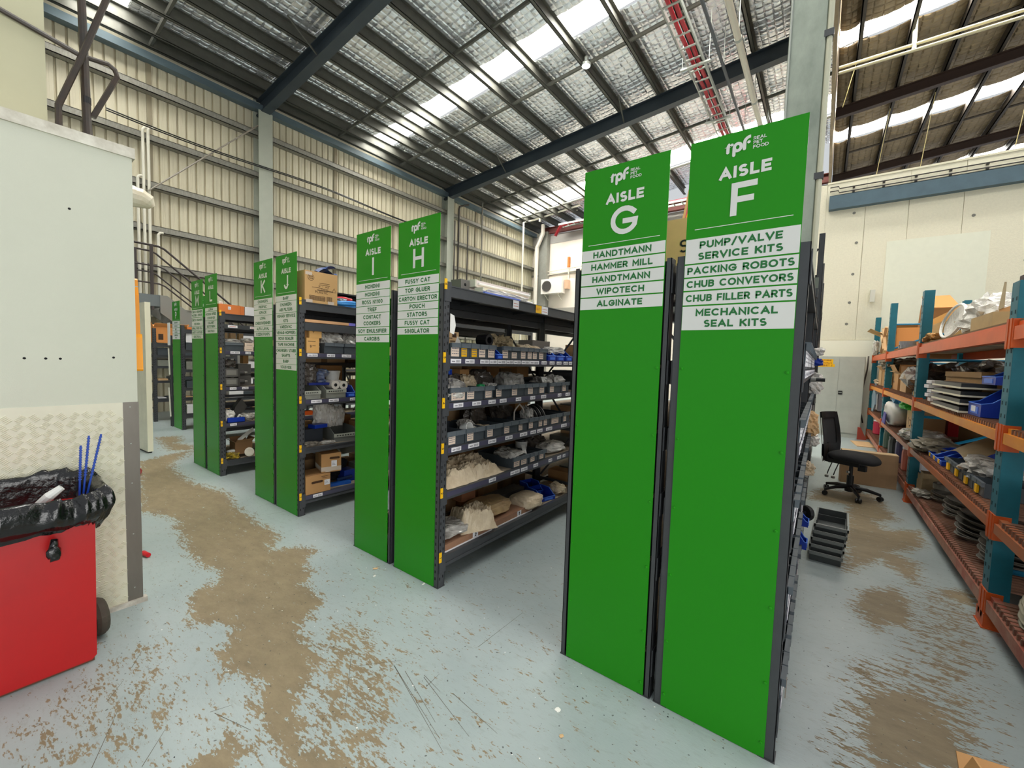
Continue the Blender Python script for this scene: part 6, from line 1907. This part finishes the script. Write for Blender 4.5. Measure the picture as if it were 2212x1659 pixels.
for a, b_ in zip(UY[:-1], UY[1:]):
    for li, (z, hh) in enumerate(PLV):
        for x, s_ in ((.0, 1), (PD, -1)):
            mb = MB()
            mb.box(x - .006 * s_ if s_ > 0 else x - .044, x + .044 if s_ > 0 else x + .006, a + .067, b_ - .067, z - hh, z - .028)
            mb.box(x + .010 if s_ > 0 else x - .044, x + .044 if s_ > 0 else x - .010, a + .067, b_ - .067, z - .028, z)
            mb.obj('beam', M_BEAMS[li], PR)
        # deck: mesh panels on the lower levels, boards on top
        if li < 3:
            n = max(1, int(round((b_ - a) / .9)))
            for k in range(n):
                y0, y1 = a + .08 + (b_ - a - .16) * k / n, a + .07 + (b_ - a - .16) * (k + 1) / n
                mb = MB()
                mb.box(.012, PD - .012, y0, y1 - .01, z - .006, z - .002)
                q = y0
                while q < y1 - .03:
                    mb.box(.004, PD - .004, q, q + .012, z - .002, z + .004)
                    mb.box(.0, .006, q, q + .012, z - .024, z + .004)
                    q += .05
                mb.obj('mesh_deck', M_MESHD, PR)
        else:
            MB().box(.012, PD - .012, a + .07, b_ - .07, z, z + .012).obj('board_deck', mat('dark_particle_board', (120, 92, 62), .8), PR)
t2 = MB()
def pt(d, y, z):
    return (PXF + d, y, z)
def pbox(d, y, z, w, dd, h, label, turn=0.0, **kw):
    """carton on the pallet rack: w along the rack, front facing the aisle"""
    t = thing('cardboard_box', label, kw.pop('cat', 'cardboard box'), (PXF + d, y, z + .0006), R(-90) + turn, kw.pop('group', None))
    return carton_parts(t, w, dd, h, **kw)
def plump(name, label, cat, d, y, z, size, m, seed, rough=.25, turn=0.0, group=None):
    return lump(None, name, label, cat, PXF + d, y, z, size, m, seed, rough, turn, group)
ZT_ = 1.8125
# top level
pbox(.06, 2.75, ZT_, .52, .40, .11, 'low tan carton next to the nearest teal upright on the top level', m=mat('dull_tan_carton2', (190, 160, 112), .8, n=.3, ns=4))
t = thing('open_flap_carton', 'dark carton with one tall raised flap on the top level by the nearest upright', 'cardboard box', (PXF + .16, 2.66, ZT_ + .112), R(-90))
mb = MB()
mb.box(-.16, .16, 0, .2, 0, .05)
mb.obj('box_body', M_CARTON, t)
MB().prism([(-.165, .05), (-.05, .05), (-.05, .235), (-.085, .24)], -.004, 0, 'y').obj('flap', mat('grey_tan_flap', (176, 160, 128), .8), t)
MB().box(.07, .14, .03, .10, .05, .25).obj('dark_part', mat('dark_violet_part', (58, 44, 50), .6), t)
t = thing('wrapped_ring', 'round hoop wrapped in clear plastic leaning on the top level of the orange rack', 'wrapped part', (PXF + .10, 3.85, ZT_))
MB().tube([(.03 * math.sin(a), .42 * math.cos(a), .172 + .15 * math.sin(a)) for a in [2 * PI * k / 28 for k in range(28)]], .012, 7, closed=True).obj('hoop', M_PAPER, t)
MB().sheet(lambda u, v: (.02 + .05 * math.sin(PI * v) * math.sin(7 * u + 3 * v) * .4 + .03 * math.sin(2 * PI * u) * v, .41 * v * math.cos(2 * PI * u), .172 + .145 * v * math.sin(2 * PI * u)), 30, 8).obj('wrap', M_BAGW, t, True)
plump('plastic_bag', 'crumpled clear plastic bag right of the wrapped hoop on the top level', 'bag', .20, 3.20, ZT_, (.26, .55, .26), M_BAGW, 201, .3)
plump('plastic_bag', 'white plastic bag peaking behind the wrapped hoop on the top level', 'bag', .40, 4.2, ZT_, (.3, .6, .44), M_BAGW, 202, .25)
plump('paper_scrap', 'torn brown packing paper beside the wrapped hoop on the top level', 'packing paper', .10, 4.55, ZT_, (.16, .36, .09), mat('torn_packing_paper', (206, 160, 98), .8, n=.8, ns=12, rgb2=(70, 56, 44)), 203, .5)
t = pbox(.20, 5.55, ZT_, 1.35, .5, .26, 'long open tan carton with one raised end flap on the top level', m=mat('tan_open_carton', (196, 156, 96), .8, n=.2, ns=3))
MB().box(-.66, .66, .46, .48, .26, .52).obj('raised_flap', mat('tan_flap', (220, 176, 108), .8), t)
MB().prism([(0, .26), (.30, .26), (.48, .58), (.40, .60), (.10, .40)], -.670, -.662, 'x').obj('end_flap', mat('tan_flap', (220, 176, 108), .8), t)
for i, (y, zo) in enumerate(((6.25, 0), (6.05, 0), (6.2, .055))):
    t = thing('tape_roll', ['left lower', 'right lower', 'upper'][i] + ' grey tape roll beside the first blue upright stub on the top level', 'tape roll', pt(.08, y, ZT_ + zo))
    MB().lathe([(.045, 0), (.09, 0), (.09, .05), (.045, .05), (.045, 0)], 18, caps=False).obj('tape', mat('grey_tape', (132, 132, 136), .4), t)
t = thing('tall_carton', 'tall brown carton with a torn white label tilted over on the top level', 'cardboard box', pt(.48, 8.35, ZT_ + .05), R(-90))
tb = MB().box(-.42, .42, 0, .34, 0, .86).obj('box_body', mat('brown_tall_board', (176, 122, 70), .8, n=.3, ns=3), t, rot=(0, R(20), 0))
MB().box(-.425, .425, -.004, .344, .86, .872).obj('box_top', mat('orange_tan_board', (222, 156, 88), .8), tb)
MB().box(-.43, .43, -.006, -.003, .74, .84).obj('torn_label', M_PAPER, tb)
MB().box(-.1, .3, -.006, -.003, .855, .90).obj('yellow_tape', M_YCARD, tb)
pbox(.10, 7.95, ZT_, .70, .36, .40, 'orange brown carton below the curved cardboard piece on the top level', m=mat('orange_tan_carton', (224, 150, 82), .8))
pbox(.10, 9.3, ZT_, .80, .40, .36, 'open tan carton with loose strips at the far end of the top level', m=mat('tan_open_carton', (196, 156, 96), .8), flaps=.28, seed=9)
for i, (y, a) in enumerate(((8.75, 30), (8.6, -40), (8.45, 38))):
    o = MB().box(-.02, .02, -.35, .35, -.012, .012).obj('cardboard_strip', M_CARTONL, None, loc=pt(.03, y, ZT_ + .25), rot=(R(a), 0, 0))
    tag(o, '%s loose cardboard strip before the open tan carton at the far end' % ORD[i], 'cardboard strip', 'loose cardboard strips')
plump('plastic_bag', 'white bag hanging over the far end of the orange top beam', 'bag', .02, 9.85, ZT_, (.10, .22, .3), M_BAGW, 204, .25)
# level 3
Z3 = 1.195
for i in range(7):
    pbox(.11 + .012 * (i % 2), 3.42 + .015 * (i % 3), Z3 + .0445 * i, 1.15, .52, .042, '%s long narrow carton from the bottom of the stack on the yellow beam level' % ORD[i], m=mat('stack_carton', (160, 124, 78), .8, n=.3, ns=3), group='long narrow cartons in one stack')
for i in range(5):
    o = MB().box(0, .10, 0, .13, 0, .034).obj('white_packet', M_LABEL, None, loc=pt(.03 - .012 * (i % 2), 4.06 + .05 * (i % 2), Z3 + .0445 * (i + .15)), rotz=R(2 * i))
    tag(o, '%s white packet from the bottom at the left end of the long carton stack' % ORD[i], 'packet', 'white packets by the carton stack')
for i in range(4):
    mb = MB()
    mb.box(-.06, .14, -.5, .5, 0, .012)
    mb.box(-.05, .13, -.46, .46, .012, .04, 1)
    o = mb.obj('display_module', [mat('pale_module_rim', (220, 212, 188), .5), mat('dark_module', (34, 36, 40), .4)], None, loc=pt(.04, 3.20, Z3 + .06 * i + .004))
    tag(o, '%s flat dark module with a pale rim from the bottom beside the blue bins' % ORD[i], 'module', 'flat modules in front of the cartons')
def big_blue(d, y, z, label, w=.30, dd=.45, h=.22, turn=R(0)):
    k = (w, dd, h)
    if k not in BBC:
        BBC[k] = blue_bin_mesh(w, dd, h)
    t = thing('blue_bin', label, 'storage bin', (PXF + d, y, z), R(-90) + turn)
    put('bin_body', BBC[k][0], t)
    put('bin_rim', BBC[k][1], t)
    return t
t = big_blue(.03, 2.55, Z3 + .002, 'large lower blue bin with a white label beside the nearest upright')
MB().box(-.06, .04, -.004, -.001, .03, .07).obj('label_card', M_LABEL, t)
big_blue(.10, 2.62, Z3 + .226, 'large blue bin stacked on the lower one on the yellow beam level', h=.14)
big_blue(.14, 2.15, Z3 + .002, 'large blue bin partly hidden behind the nearest upright on the yellow beam level', w=.26)
plump('plastic_bag', 'tall dark bag of parts behind the second upright on the yellow beam level', 'bag', .30, 4.95 + .75, Z3, (.5, .9, .40), M_BAGD, 205, .3)
plump('dark_sack', 'dark sack under the top deck behind the long carton stack', 'sack', .55, 4.7, Z3, (.5, .9, .42), M_BAGD, 206, .25)
pbox(.08, 5.35, Z3, .30, .3, .06, 'small dark tool case with a yellow label on the yellow beam level', m=M_BLACK, cat='case', sticker=None)
o = MB().box(0, .003, -.05, .05, 0, .05).obj('yellow_label', M_YCARD, None, loc=pt(.074, 5.30, Z3 + .004))
tag(o, 'yellow label card in front of the small dark tool case', 'label')
for i, (y, w, h, m) in enumerate(((8.68, .85, .28, M_CARTON), (7.45, .95, .27, M_CARTON), (6.45, .55, .24, M_CARTONL), (9.55, .5, .32, M_CARTONL))):
    pbox(.10, y, Z3, w, .45, h, ['brown printed carton beside the third upright on the yellow beam level', 'wide brown printed carton between the second and third uprights', 'narrow open carton just left of the second upright', 'upright pale carton near the far end of the yellow beam level'][i], m=m, flaps=.14 if i in (0, 1, 2) else 0, seed=i, lines=[(-.05, .12, .12, .02), (-.03, .15, .03, .06), (.02, .10, .05, .02)] if i < 2 else None)
plump('paper_bag', 'crumpled olive paper bag on the cartons under the top deck', 'paper bag', .25, 7.9, Z3 + .30, (.5, .9, .22), mat('olive_paper', (116, 104, 82), .8, n=.6, ns=7, rgb2=(70, 62, 50)), 207, .35)
plump('plastic_bag', 'pale bag at the far end of the yellow beam level', 'bag', .2, 9.85, Z3, (.3, .3, .12), M_BAGT, 208, .3)
for i in range(9):
    mb = MB()
    mb.lathe([(.03, .012), (.20, .012), (.30, 0), (.305, .006), (.20, .022), (.03, .022)], 28)
    o = mb.obj('round_plate', mat('pale_round_plate', (190, 184, 170), .5, n=.3, ns=8), None, loc=pt(.36 + .01 * (i % 2), 1.42, Z3 + .006 + .022 * i), rot=(R(1.5 * (i % 3 - 1)), 0, .3 * i))
    tag(o, '%s round pale plate from the bottom of the stack right of the nearest upright' % ORD[i], 'plate', 'pale plates stacked right of the nearest upright')
for i in range(3):
    mb = MB()
    mb.lathe([(.03, .01), (.16, .01), (.20, 0), (.204, .006), (.16, .018), (.03, .018)], 24)
    o = mb.obj('round_plate', mat('pale_round_plate', (190, 184, 170), .5), None, loc=pt(.16, 3.05 + .1 * i, Z3 + .250 + .0), rot=(0, 0, 0)) if False else None
# level 2
Z2 = .665
t = thing('yellow_lid_bucket', 'white bucket with a blue lid and a cleaner label on the second level', 'bucket', pt(.12, 6.75, Z2))
def anv(label, d, y, z, w, h, body, lid, txt=None):
    t = thing('chemical_drum', label, 'drum', pt(d, y, z))
    MB().lathe([(w * .9, 0), (w, .02), (w, h * .85), (w * .94, h)], 18).obj('drum_body', body, t)
    MB().lathe([(w * .97, h), (w * .97, h + .03), (0, h + .034)], 18).obj('lid', lid, t)
    if txt:
        mb = MB()
        for q in range(7):
            pass
        text(mb, txt, 0, h * .52, h * .28, .022, -w - .004, fit=w * 1.5)
        mb.obj('lettering', M_INK, t, rotz=R(-78))
    return t
bpy.data.objects.remove(t)
t = thing('supply_bag', 'white and violet printed supply bag with ANVI lettering on the second level', 'bag', (PXF + .10, 6.85, Z2), R(-90))
MB().blob(.85, .28, .36, 9, .10, 20, 12).obj('bag_body', mat('white_violet_bag', (226, 222, 214), .4), t, True)
mb = MB()
text(mb, 'ANVI', -.02, .225, .09, .018, -.152, fit=.5)
mb.obj('lettering', M_INK, t)
MB().prism([(-.10, .02), (.30, .02), (.34, .18), (.12, .20)], -.156, -.146, 'y').obj('violet_print', mat('violet_print', (64, 48, 150), .5), t)
plump('blue_bag', 'bright blue plastic bag lying on the white and violet supply bag', 'bag', .18, 6.75, Z2 + .33, (.3, .7, .16), mat('bright_sky_bag', (34, 140, 200), .35, n=.5, ns=6, rgb2=(180, 220, 236)), 209, .25)
plump('green_bag', 'bright green plastic bag right of the blue bag on the second level', 'bag', .16, 6.05, Z2 + .30, (.22, .4, .14), mat('bright_green_bag', (52, 196, 60), .4), 210, .3)
pbox(.14, 5.95, Z2, .5, .3, .30, 'tan carton with black marks right of the supply bag on the second level', m=M_CARTONL, lines=[(-.1, .10, .02, .10), (-.02, .08, .06, .02), (-.02, .16, .06, .02), (.08, .1, .02, .08)])
pbox(.50, 6.5, Z2, 1.2, .3, .38, 'dark red box behind the blue and green bags on the second level', m=mat('dark_red_box', (158, 14, 22), .5), lines=[(.05, .30, .3, .03)], cat='box')
pbox(.14, 8.3, Z2, .6, .4, .22, 'open brown carton left of the supply bag on the second level', m=M_CARTON, flaps=.12, seed=4)
o = MB().box(-.012, .012, -.28, .28, -.23, .23).obj('grey_board', mat('blue_grey_board', (128, 148, 160), .6), None, loc=pt(.02, 9.3, Z2 + .23), rot=(R(-28), 0, 0))
tag(o, 'tilted blue grey board leaning out of the second level near the far end', 'board')
pbox(.10, 9.6, Z2, .35, .3, .34, 'tall white carton at the far end of the second level', m=M_LABEL)
plump('plastic_bag', 'grey plastic bag by the second upright on the second level', 'bag', .16, 5.15, Z2, (.4, .7, .12), M_BAG, 211, .25)
plump('dusty_cloth', 'dusty grey plastic sheet bundle right of the second upright on the second level', 'plastic sheet', .14, 4.25, Z2, (.34, .62, .13), mat('dusty_grey_wrap', (142, 132, 112), .45, n=.7, ns=9, rgb2=(72, 68, 60), bump=.5, bs=14), 212, .25)
o = MB().sheet(lambda u, v: (.02 + .55 * u, .62 * (v - .5) - .15 * u, .03 + .30 * math.sin(PI * .5 * min(1, .15 + u * 1.1)) + .05 * math.sin(PI * v)), 16, 10).obj('bent_panel', mat('bent_brown_panel', (150, 128, 92), .5, n=.5, ns=5, rgb2=(110, 92, 66)), None, True, loc=pt(.10, 3.35, Z2))
tag(o, 'large bent brown panel curling up on the second level', 'panel')
for i in range(3):
    t = big_blue(.04, 3.88 - .19 * i, Z2 + .002, '%s small blue bin with a yellow card in front of the bent brown panel' % ORD[i], w=.18, dd=.30, h=.10)
    MB().box(-.03, .03, -.006, -.001, .008, .042).obj('label_card', M_YCARD, t)
for i in range(4):
    t = thing('dark_bin', '%s dark bin with a yellow card toward the nearest upright on the second level' % ORD[i], 'storage bin', (PXF + .05, 3.22 - .27 * i, Z2 + .001), R(-90))
    bd, lp = bin_parts(.25, .36, .10, 2)
    put('bin_body', bd, t)
    put('front_lip', lp, t)
    MB().box(-.035, .02, -.006, .006, .008, .062).obj('label_card', M_YCARD, t)
big_blue(.26, 2.95, Z2 + .12, 'dark blue tray tilted over the dark bins on the second level', w=.4, dd=.4, h=.12, turn=R(15))
plump('plastic_bag', 'grey plastic bag lying on the dark bins of the second level', 'bag', .18, 2.70, Z2 + .06, (.28, .4, .14), M_BAG, 213, .3)
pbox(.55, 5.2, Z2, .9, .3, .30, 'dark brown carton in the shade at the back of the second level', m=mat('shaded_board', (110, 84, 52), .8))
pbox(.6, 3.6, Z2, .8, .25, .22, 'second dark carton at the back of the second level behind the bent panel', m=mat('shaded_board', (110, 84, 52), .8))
# dished plates: lowest level and near bay
M_PL = M_DISH
def dish(name, label, group, d, y, z, r, tilt, k, m=M_PL, holes=False):
    mb = MB()
    mb.lathe([(.02, .004), (r * .55, .004), (r * .7, .010), (r * .97, .042), (r, .046), (r * .97, .050), (r * .7, .018), (r * .55, .012), (.02, .012)], 26)
    if holes:
        for ii in range(-4, 5):
            for jj in range(-3, 4):
                if ii * ii + jj * jj < 17:
                    mb.box(ii * .028 - .009, ii * .028 + .009, jj * .028 - .006, jj * .028 + .006, .0125, .0135, 1)
    o = mb.obj(name, [m, M_DARK], None, True, loc=pt(d, y, z), rot=(R(tilt[0]), R(tilt[1]), .5 * k))
    return tag(o, label, 'plate', group)
Z1 = .206
for s_, (y0, n, r, nm) in enumerate(((4.0, 4, .15, 'far'), (3.45, 6, .16, 'middle'), (2.85, 8, .19, 'nearer'), (2.35, 7, .17, 'tilted'))):
    for k in range(n):
        dish('dished_plate', '%s dished grey plate from the bottom of the %s stack on the lowest level' % (ORD[k], nm), 'dished plates in the %s stack' % nm, .24 + .015 * (k % 2), y0 + .012 * (k % 3), Z1 + .002 + .022 * k, r, (3 * (k % 3 - 1), -4 - 2 * (k % 2)), k)
t = thing('ring_part', 'grey ring standing on the far stack of dished plates', 'ring', pt(.20, 4.02, Z1 + .135))
MB().lathe([(.07, 0), (.10, 0), (.10, .05), (.07, .05), (.07, 0)], 20, caps=False).obj('ring_body', M_DISH, t)
for i, (y, w, zo, h) in enumerate(((4.42, .28, 0, .10), (4.40, .26, .102, .07), (4.30, .18, .174, .05))):
    pbox(.06, y, Z1 + zo, w, .35, h, ['bottom', 'middle', 'top'][i] + ' of three dusty tan cartons at the second upright on the lowest level', m=mat('dusty_tan_carton', (158, 136, 100), .8, n=.5, ns=8))
plump('metal_scrap', 'crumpled shiny scrap in front of the dusty cartons on the lowest level', 'scrap', .05, 4.18, Z1, (.14, .24, .05), mat('shiny_scrap', (170, 166, 156), .3, .4), 214, .4)
for k in range(8):
    dish('dished_plate', '%s large dished plate from the bottom of the stack right of the nearest upright foot' % ORD[k], 'large dished plates by the nearest upright', .30, 1.40 + .012 * (k % 3), Z1 + .002 + .026 * k, .27, (2 * (k % 3 - 1), -8 - 1.5 * k), k, mat('pale_dusty_plate', (186, 178, 154), .5, n=.5, ns=6, rgb2=(120, 114, 98)), k == 7)
for k in range(5):
    dish('dished_plate', '%s dished plate from the bottom of the nearest stack at the picture edge' % ORD[k], 'dished plates at the near end of the rack', .28, .85 + .01 * k, Z1 + .002 + .024 * k, .24, (0, -6), k, mat('pale_dusty_plate', (186, 178, 154), .5))
for k in range(7):
    dish('dished_plate', '%s dished plate from the bottom of the nearest stack on the second level' % ORD[k], 'dished plates on the second level', .32, 1.42, Z2 + .006 + .026 * k, .23, (2 * (k % 3 - 1), -5), k, mat('pale_dusty_plate', (186, 178, 154), .5))
# floor level, far bays: drums under the second level
for i, (y, w, h, b_, l_) in enumerate(((8.0, .15, .30, mat('yellow_drum', (214, 176, 30), .5), M_BLACK), (7.45, .15, .28, mat('dark_green_drum', (34, 60, 44), .5), M_BLACK), (6.7, .16, .26, M_BLACK, M_BLACK), (6.15, .14, .30, mat('violet_drum', (52, 44, 92), .5), M_WHITE), (5.55, .14, .28, mat('red_white_drum', (176, 84, 64), .5), M_LABEL), (5.15, .13, .24, M_LABEL, M_BLACK), (9.3, .14, .26, mat('crimson_drum', (178, 24, 60), .5), M_LABEL))):
    anv(['yellow', 'dark green', 'black', 'violet', 'red and white', 'white', 'crimson'][i] + ' drum on the lowest level of the far bays', .18, y, Z1, w, h, b_, l_)
pbox(.10, 9.65, Z1, .3, .3, .20, 'white carton on the lowest level at the far end', m=M_LABEL)
o = MB().box(0, .30, -.35, .35, 0, .012).obj('fallen_board', M_CARTONL, None, loc=(PXF - .26, 9.0, .001), rotz=R(6))
tag(o, 'pale board lying on the floor at the far foot of the orange rack', 'board')
o = MB().prism([(0, 0), (.16, 0), (.05, .26), (0, .26)], -.04, .04, 'y').obj('red_wedge', mat('red_oxide_wedge', (150, 56, 38), .6), None, loc=(PXF - .17, 9.75, 0))
tag(o, 'red oxide steel wedge on the floor by the grey cabinet', 'wedge')
# blue cable loop hanging behind the top deck
o = MB().tube([(.02 * k, .16 * math.sin(k * .5), -.05 - .16 * (1 - math.cos(k * .5)) * .5 - .006 * k) for k in range(22)], .006, 5).obj('blue_cable', mat('blue_cable', (48, 76, 190), .5), None, loc=pt(.70, 3.95, 1.66))
tag(o, 'thin blue cable looped below the top deck of the orange rack', 'cable')

# ================================================================== SMALL THINGS ON THE FLOOR
def scrap(name, label, cat, x, y, size, m, seed):
    o = MB().blob(size[0], size[1], size[2], seed, .3, 10, 6).obj(name, m, None, loc=(x, y, .0005), rotz=seed)
    return tag(o, label, cat)
scrap('leaf_scrap', 'tan crumb on the floor in front of the AISLE I panel', 'scrap', -2.418, -.106, (.035, .018, .006), M_CARTONL, 1)
scrap('paper_scrap', 'small pale scrap on the floor beside the tan crumb by AISLE I', 'scrap', -2.339, -.168, (.022, .014, .004), M_PAPER, 2)
scrap('white_disc', 'round white disc on the floor in front of the AISLE G panel', 'disc', -.818, -.31, (.024, .022, .004), M_PAPER, 3)
scrap('pale_chip', 'pale brown chip on the floor near the round white disc', 'chip', -.743, -.407, (.018, .015, .003), M_CARTONL, 4)
scrap('white_flake', 'white flake at the foot of the AISLE H panel', 'flake', -2.012, -.021, (.03, .012, .004), M_PAPER, 5)
o = MB().tube([(0, 0, .018), (.075, .015, .018)], [.017, .015], 10).obj('red_plug', mat('bright_red_plastic', (214, 18, 36), .4), None, loc=(-3.845, -1.06, 0))
tag(o, 'red plastic cap lying on the floor past the cool room corner', 'cap')
scrap('pink_cap', 'pink plastic piece on the floor farther past the cool room corner', 'plastic piece', -6.36, -.605, (.09, .06, .09), mat('pink_plastic', (232, 60, 90), .4), 6)
g = random.Random(77)
mb = MB()
for k in range(150):
    x, y = g.uniform(-3.2, .6), g.uniform(-1.4, 2.0)
    if -.55 < x < -.05 or -1.0 < x < -.5 or -2.85 < x < -1.9:
        y = -abs(y) * .6 - .02
    r_ = g.uniform(.0015, .004)
    n = 5
    a0 = g.uniform(0, 6)
    mb.add([(x + r_ * math.cos(a0 + 2 * PI * i / n) * g.uniform(.6, 1.6), y + r_ * math.sin(a0 + 2 * PI * i / n), .0012) for i in range(n)], [tuple(range(n))], 0 if g.random() < .6 else 1)
o = mb.obj('floor_crumbs', [M_PAPER, M_DARK], floor)
o['kind'] = 'stuff'
